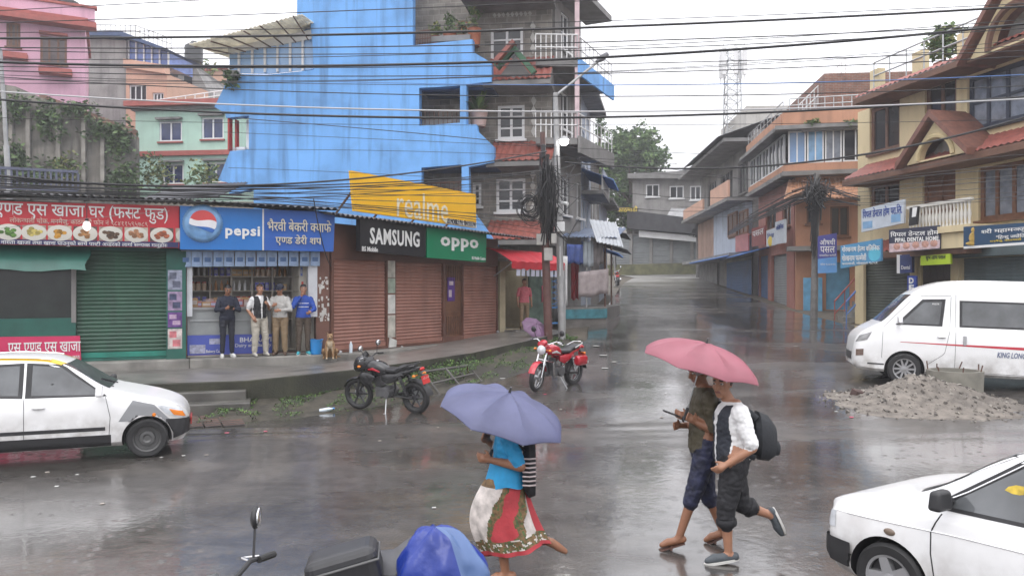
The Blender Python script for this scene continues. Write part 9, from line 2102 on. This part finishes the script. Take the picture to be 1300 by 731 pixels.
bg_ = T('shoulder_bag', 'black and white striped shoulder bag hanging on the back of the walking woman', 'bag', oW + Vector((.17, -.02, .86)), world=False, rz=R(180))
mb = MB(); loft(mb, [(.05, .06, .11, .17, .03), (.0, .05, .14, .23, .03), (-.05, .04, .12, .20, .03)], 18)
for i in range(len(mb.f)): mb.m[i] = 1 if False else 0
for k in range(7): mb.cur = 1; mb.tube([Vector((.055, .165, .16 - .035 * k)), Vector((.0, .178, .16 - .035 * k)), Vector((-.05, .155, .16 - .035 * k))], .007, 6)
mb.build('bag', [blackf, fab('fabric_pinkwhite', (0.5, 0.42, 0.42))], bg_)
mb = MB(); mb.tube([(.03, .10, .2), (.13, .10, .33), (.2, .05, .36), (.17, -.04, .30), (.06, -.06, .2)], .012, 6); mb.build('strap', blackf, bg_)
# the sitting dog
dg_ = T('dog', 'tan dog sitting on the pavement in front of the torn poster pillar', 'dog', F1.pt(F1.u(416), PL - .22, .75), world=False, rz=ys - R(12))
dg_.location = G(416, 462, .62); dg_.location = F1.pt(F1.u(416) - .05, .70, .55)
mb = MB(); S_ = []
def ds(a, b_, r0, r1, reg=0): cap(mb, a, b_, r0, r1); S_.append((Vector(a), Vector(b_), (r0 + r1) / 2, reg))
ds((-.20, 0, .14), (.04, 0, .36), .125, .115); ds((.04, 0, .36), (.07, 0, .44), .11, .075); ds((.06, 0, .42), (.10, 0, .52), .07, .06)
ds((.10, 0, .54), (.13, 0, .545), .072, .066); ds((.15, 0, .525), (.235, 0, .505), .042, .028, 0); ds((.20, 0, .495), (.225, 0, .488), .03, .022, 1)
for sy in (-1, 1):
 ds((.05, sy * .065, .32), (.09, sy * .075, .17), .05, .033); ds((.09, sy * .075, .17), (.10, sy * .075, .03), .03, .024); ds((.10, sy * .075, .022), (.145, sy * .078, .020), .026, .022, 1)
 ds((-.20, sy * .10, .13), (-.02, sy * .145, .20), .085, .055); ds((-.02, sy * .145, .20), (-.10, sy * .14, .06), .045, .03); ds((-.12, sy * .14, .03), (.03, sy * .15, .022), .03, .024)
 ds((.085, sy * .052, .59), (.075, sy * .075, .655), .028, .010, 2)
ds((-.28, 0, .06), (-.36, .12, .035), .035, .028); ds((-.36, .12, .035), (-.26, .24, .03), .028, .014)
A_a = np.array([s[0] for s in S_]); B_a = np.array([s[1] for s in S_]); RR = np.array([s[2] for s in S_]); RG = np.array([s[3] for s in S_])
def dreg(c):
 ab = B_a - A_a; l2 = (ab ** 2).sum(1) + 1e-9; t_ = np.clip(((c[:, None, :] - A_a) * ab).sum(2) / l2, 0, 1); d = np.linalg.norm(c[:, None, :] - (A_a + t_[:, :, None] * ab), axis=2) - RR
 out = RG[d.argmin(1)].astype(float); out[(c[:, 0] > .09) & (c[:, 2] < .44) & (c[:, 2] > .2) & (np.abs(c[:, 1]) < .06)] = 1
 out[(c[:, 0] > .252) & (c[:, 2] > .497)] = 3; return out
db = remeshed(mb, .008, 'body', dg_, [mat('fur_tan', (0.30, 0.18, 0.09), 0.8, 0.3, 20, bump=0.6, bscale=90), mat('fur_pale', (0.45, 0.36, 0.25), 0.8, 0.2, 20, bump=0.6, bscale=90), mat('fur_dark', (0.14, 0.08, 0.045), 0.8, 0.2, 20), black_paint], dreg)
for sy in (-1, 1):
 mb = MB(); mb.ball((.185, sy * .032, .555), (.010, .010, .010), 8); mb.build('eye', black_paint, db)
# rain haze: one closed box of even, pale air
hz_ = bpy.data.materials.new('rain_haze'); hz_.use_nodes = True; nt = hz_.node_tree
nt.nodes.remove(nt.nodes['Principled BSDF']); pv_ = nt.nodes.new('ShaderNodeVolumePrincipled'); pv_.inputs['Color'].default_value = (0.97, 0.97, 1.0, 1); pv_.inputs['Density'].default_value = 0.0016; pv_.inputs['Anisotropy'].default_value = 0.2
nt.links.new(pv_.outputs[0], nt.nodes['Material Output'].inputs['Volume'])
mb = MB(); mb.box((0, 160, 19), (600, 460, 60)); o = mb.build('haze', hz_); tag(o, None, None, kind='stuff')
o['label'] = 'thin grey rain haze hanging in the air over the whole street'
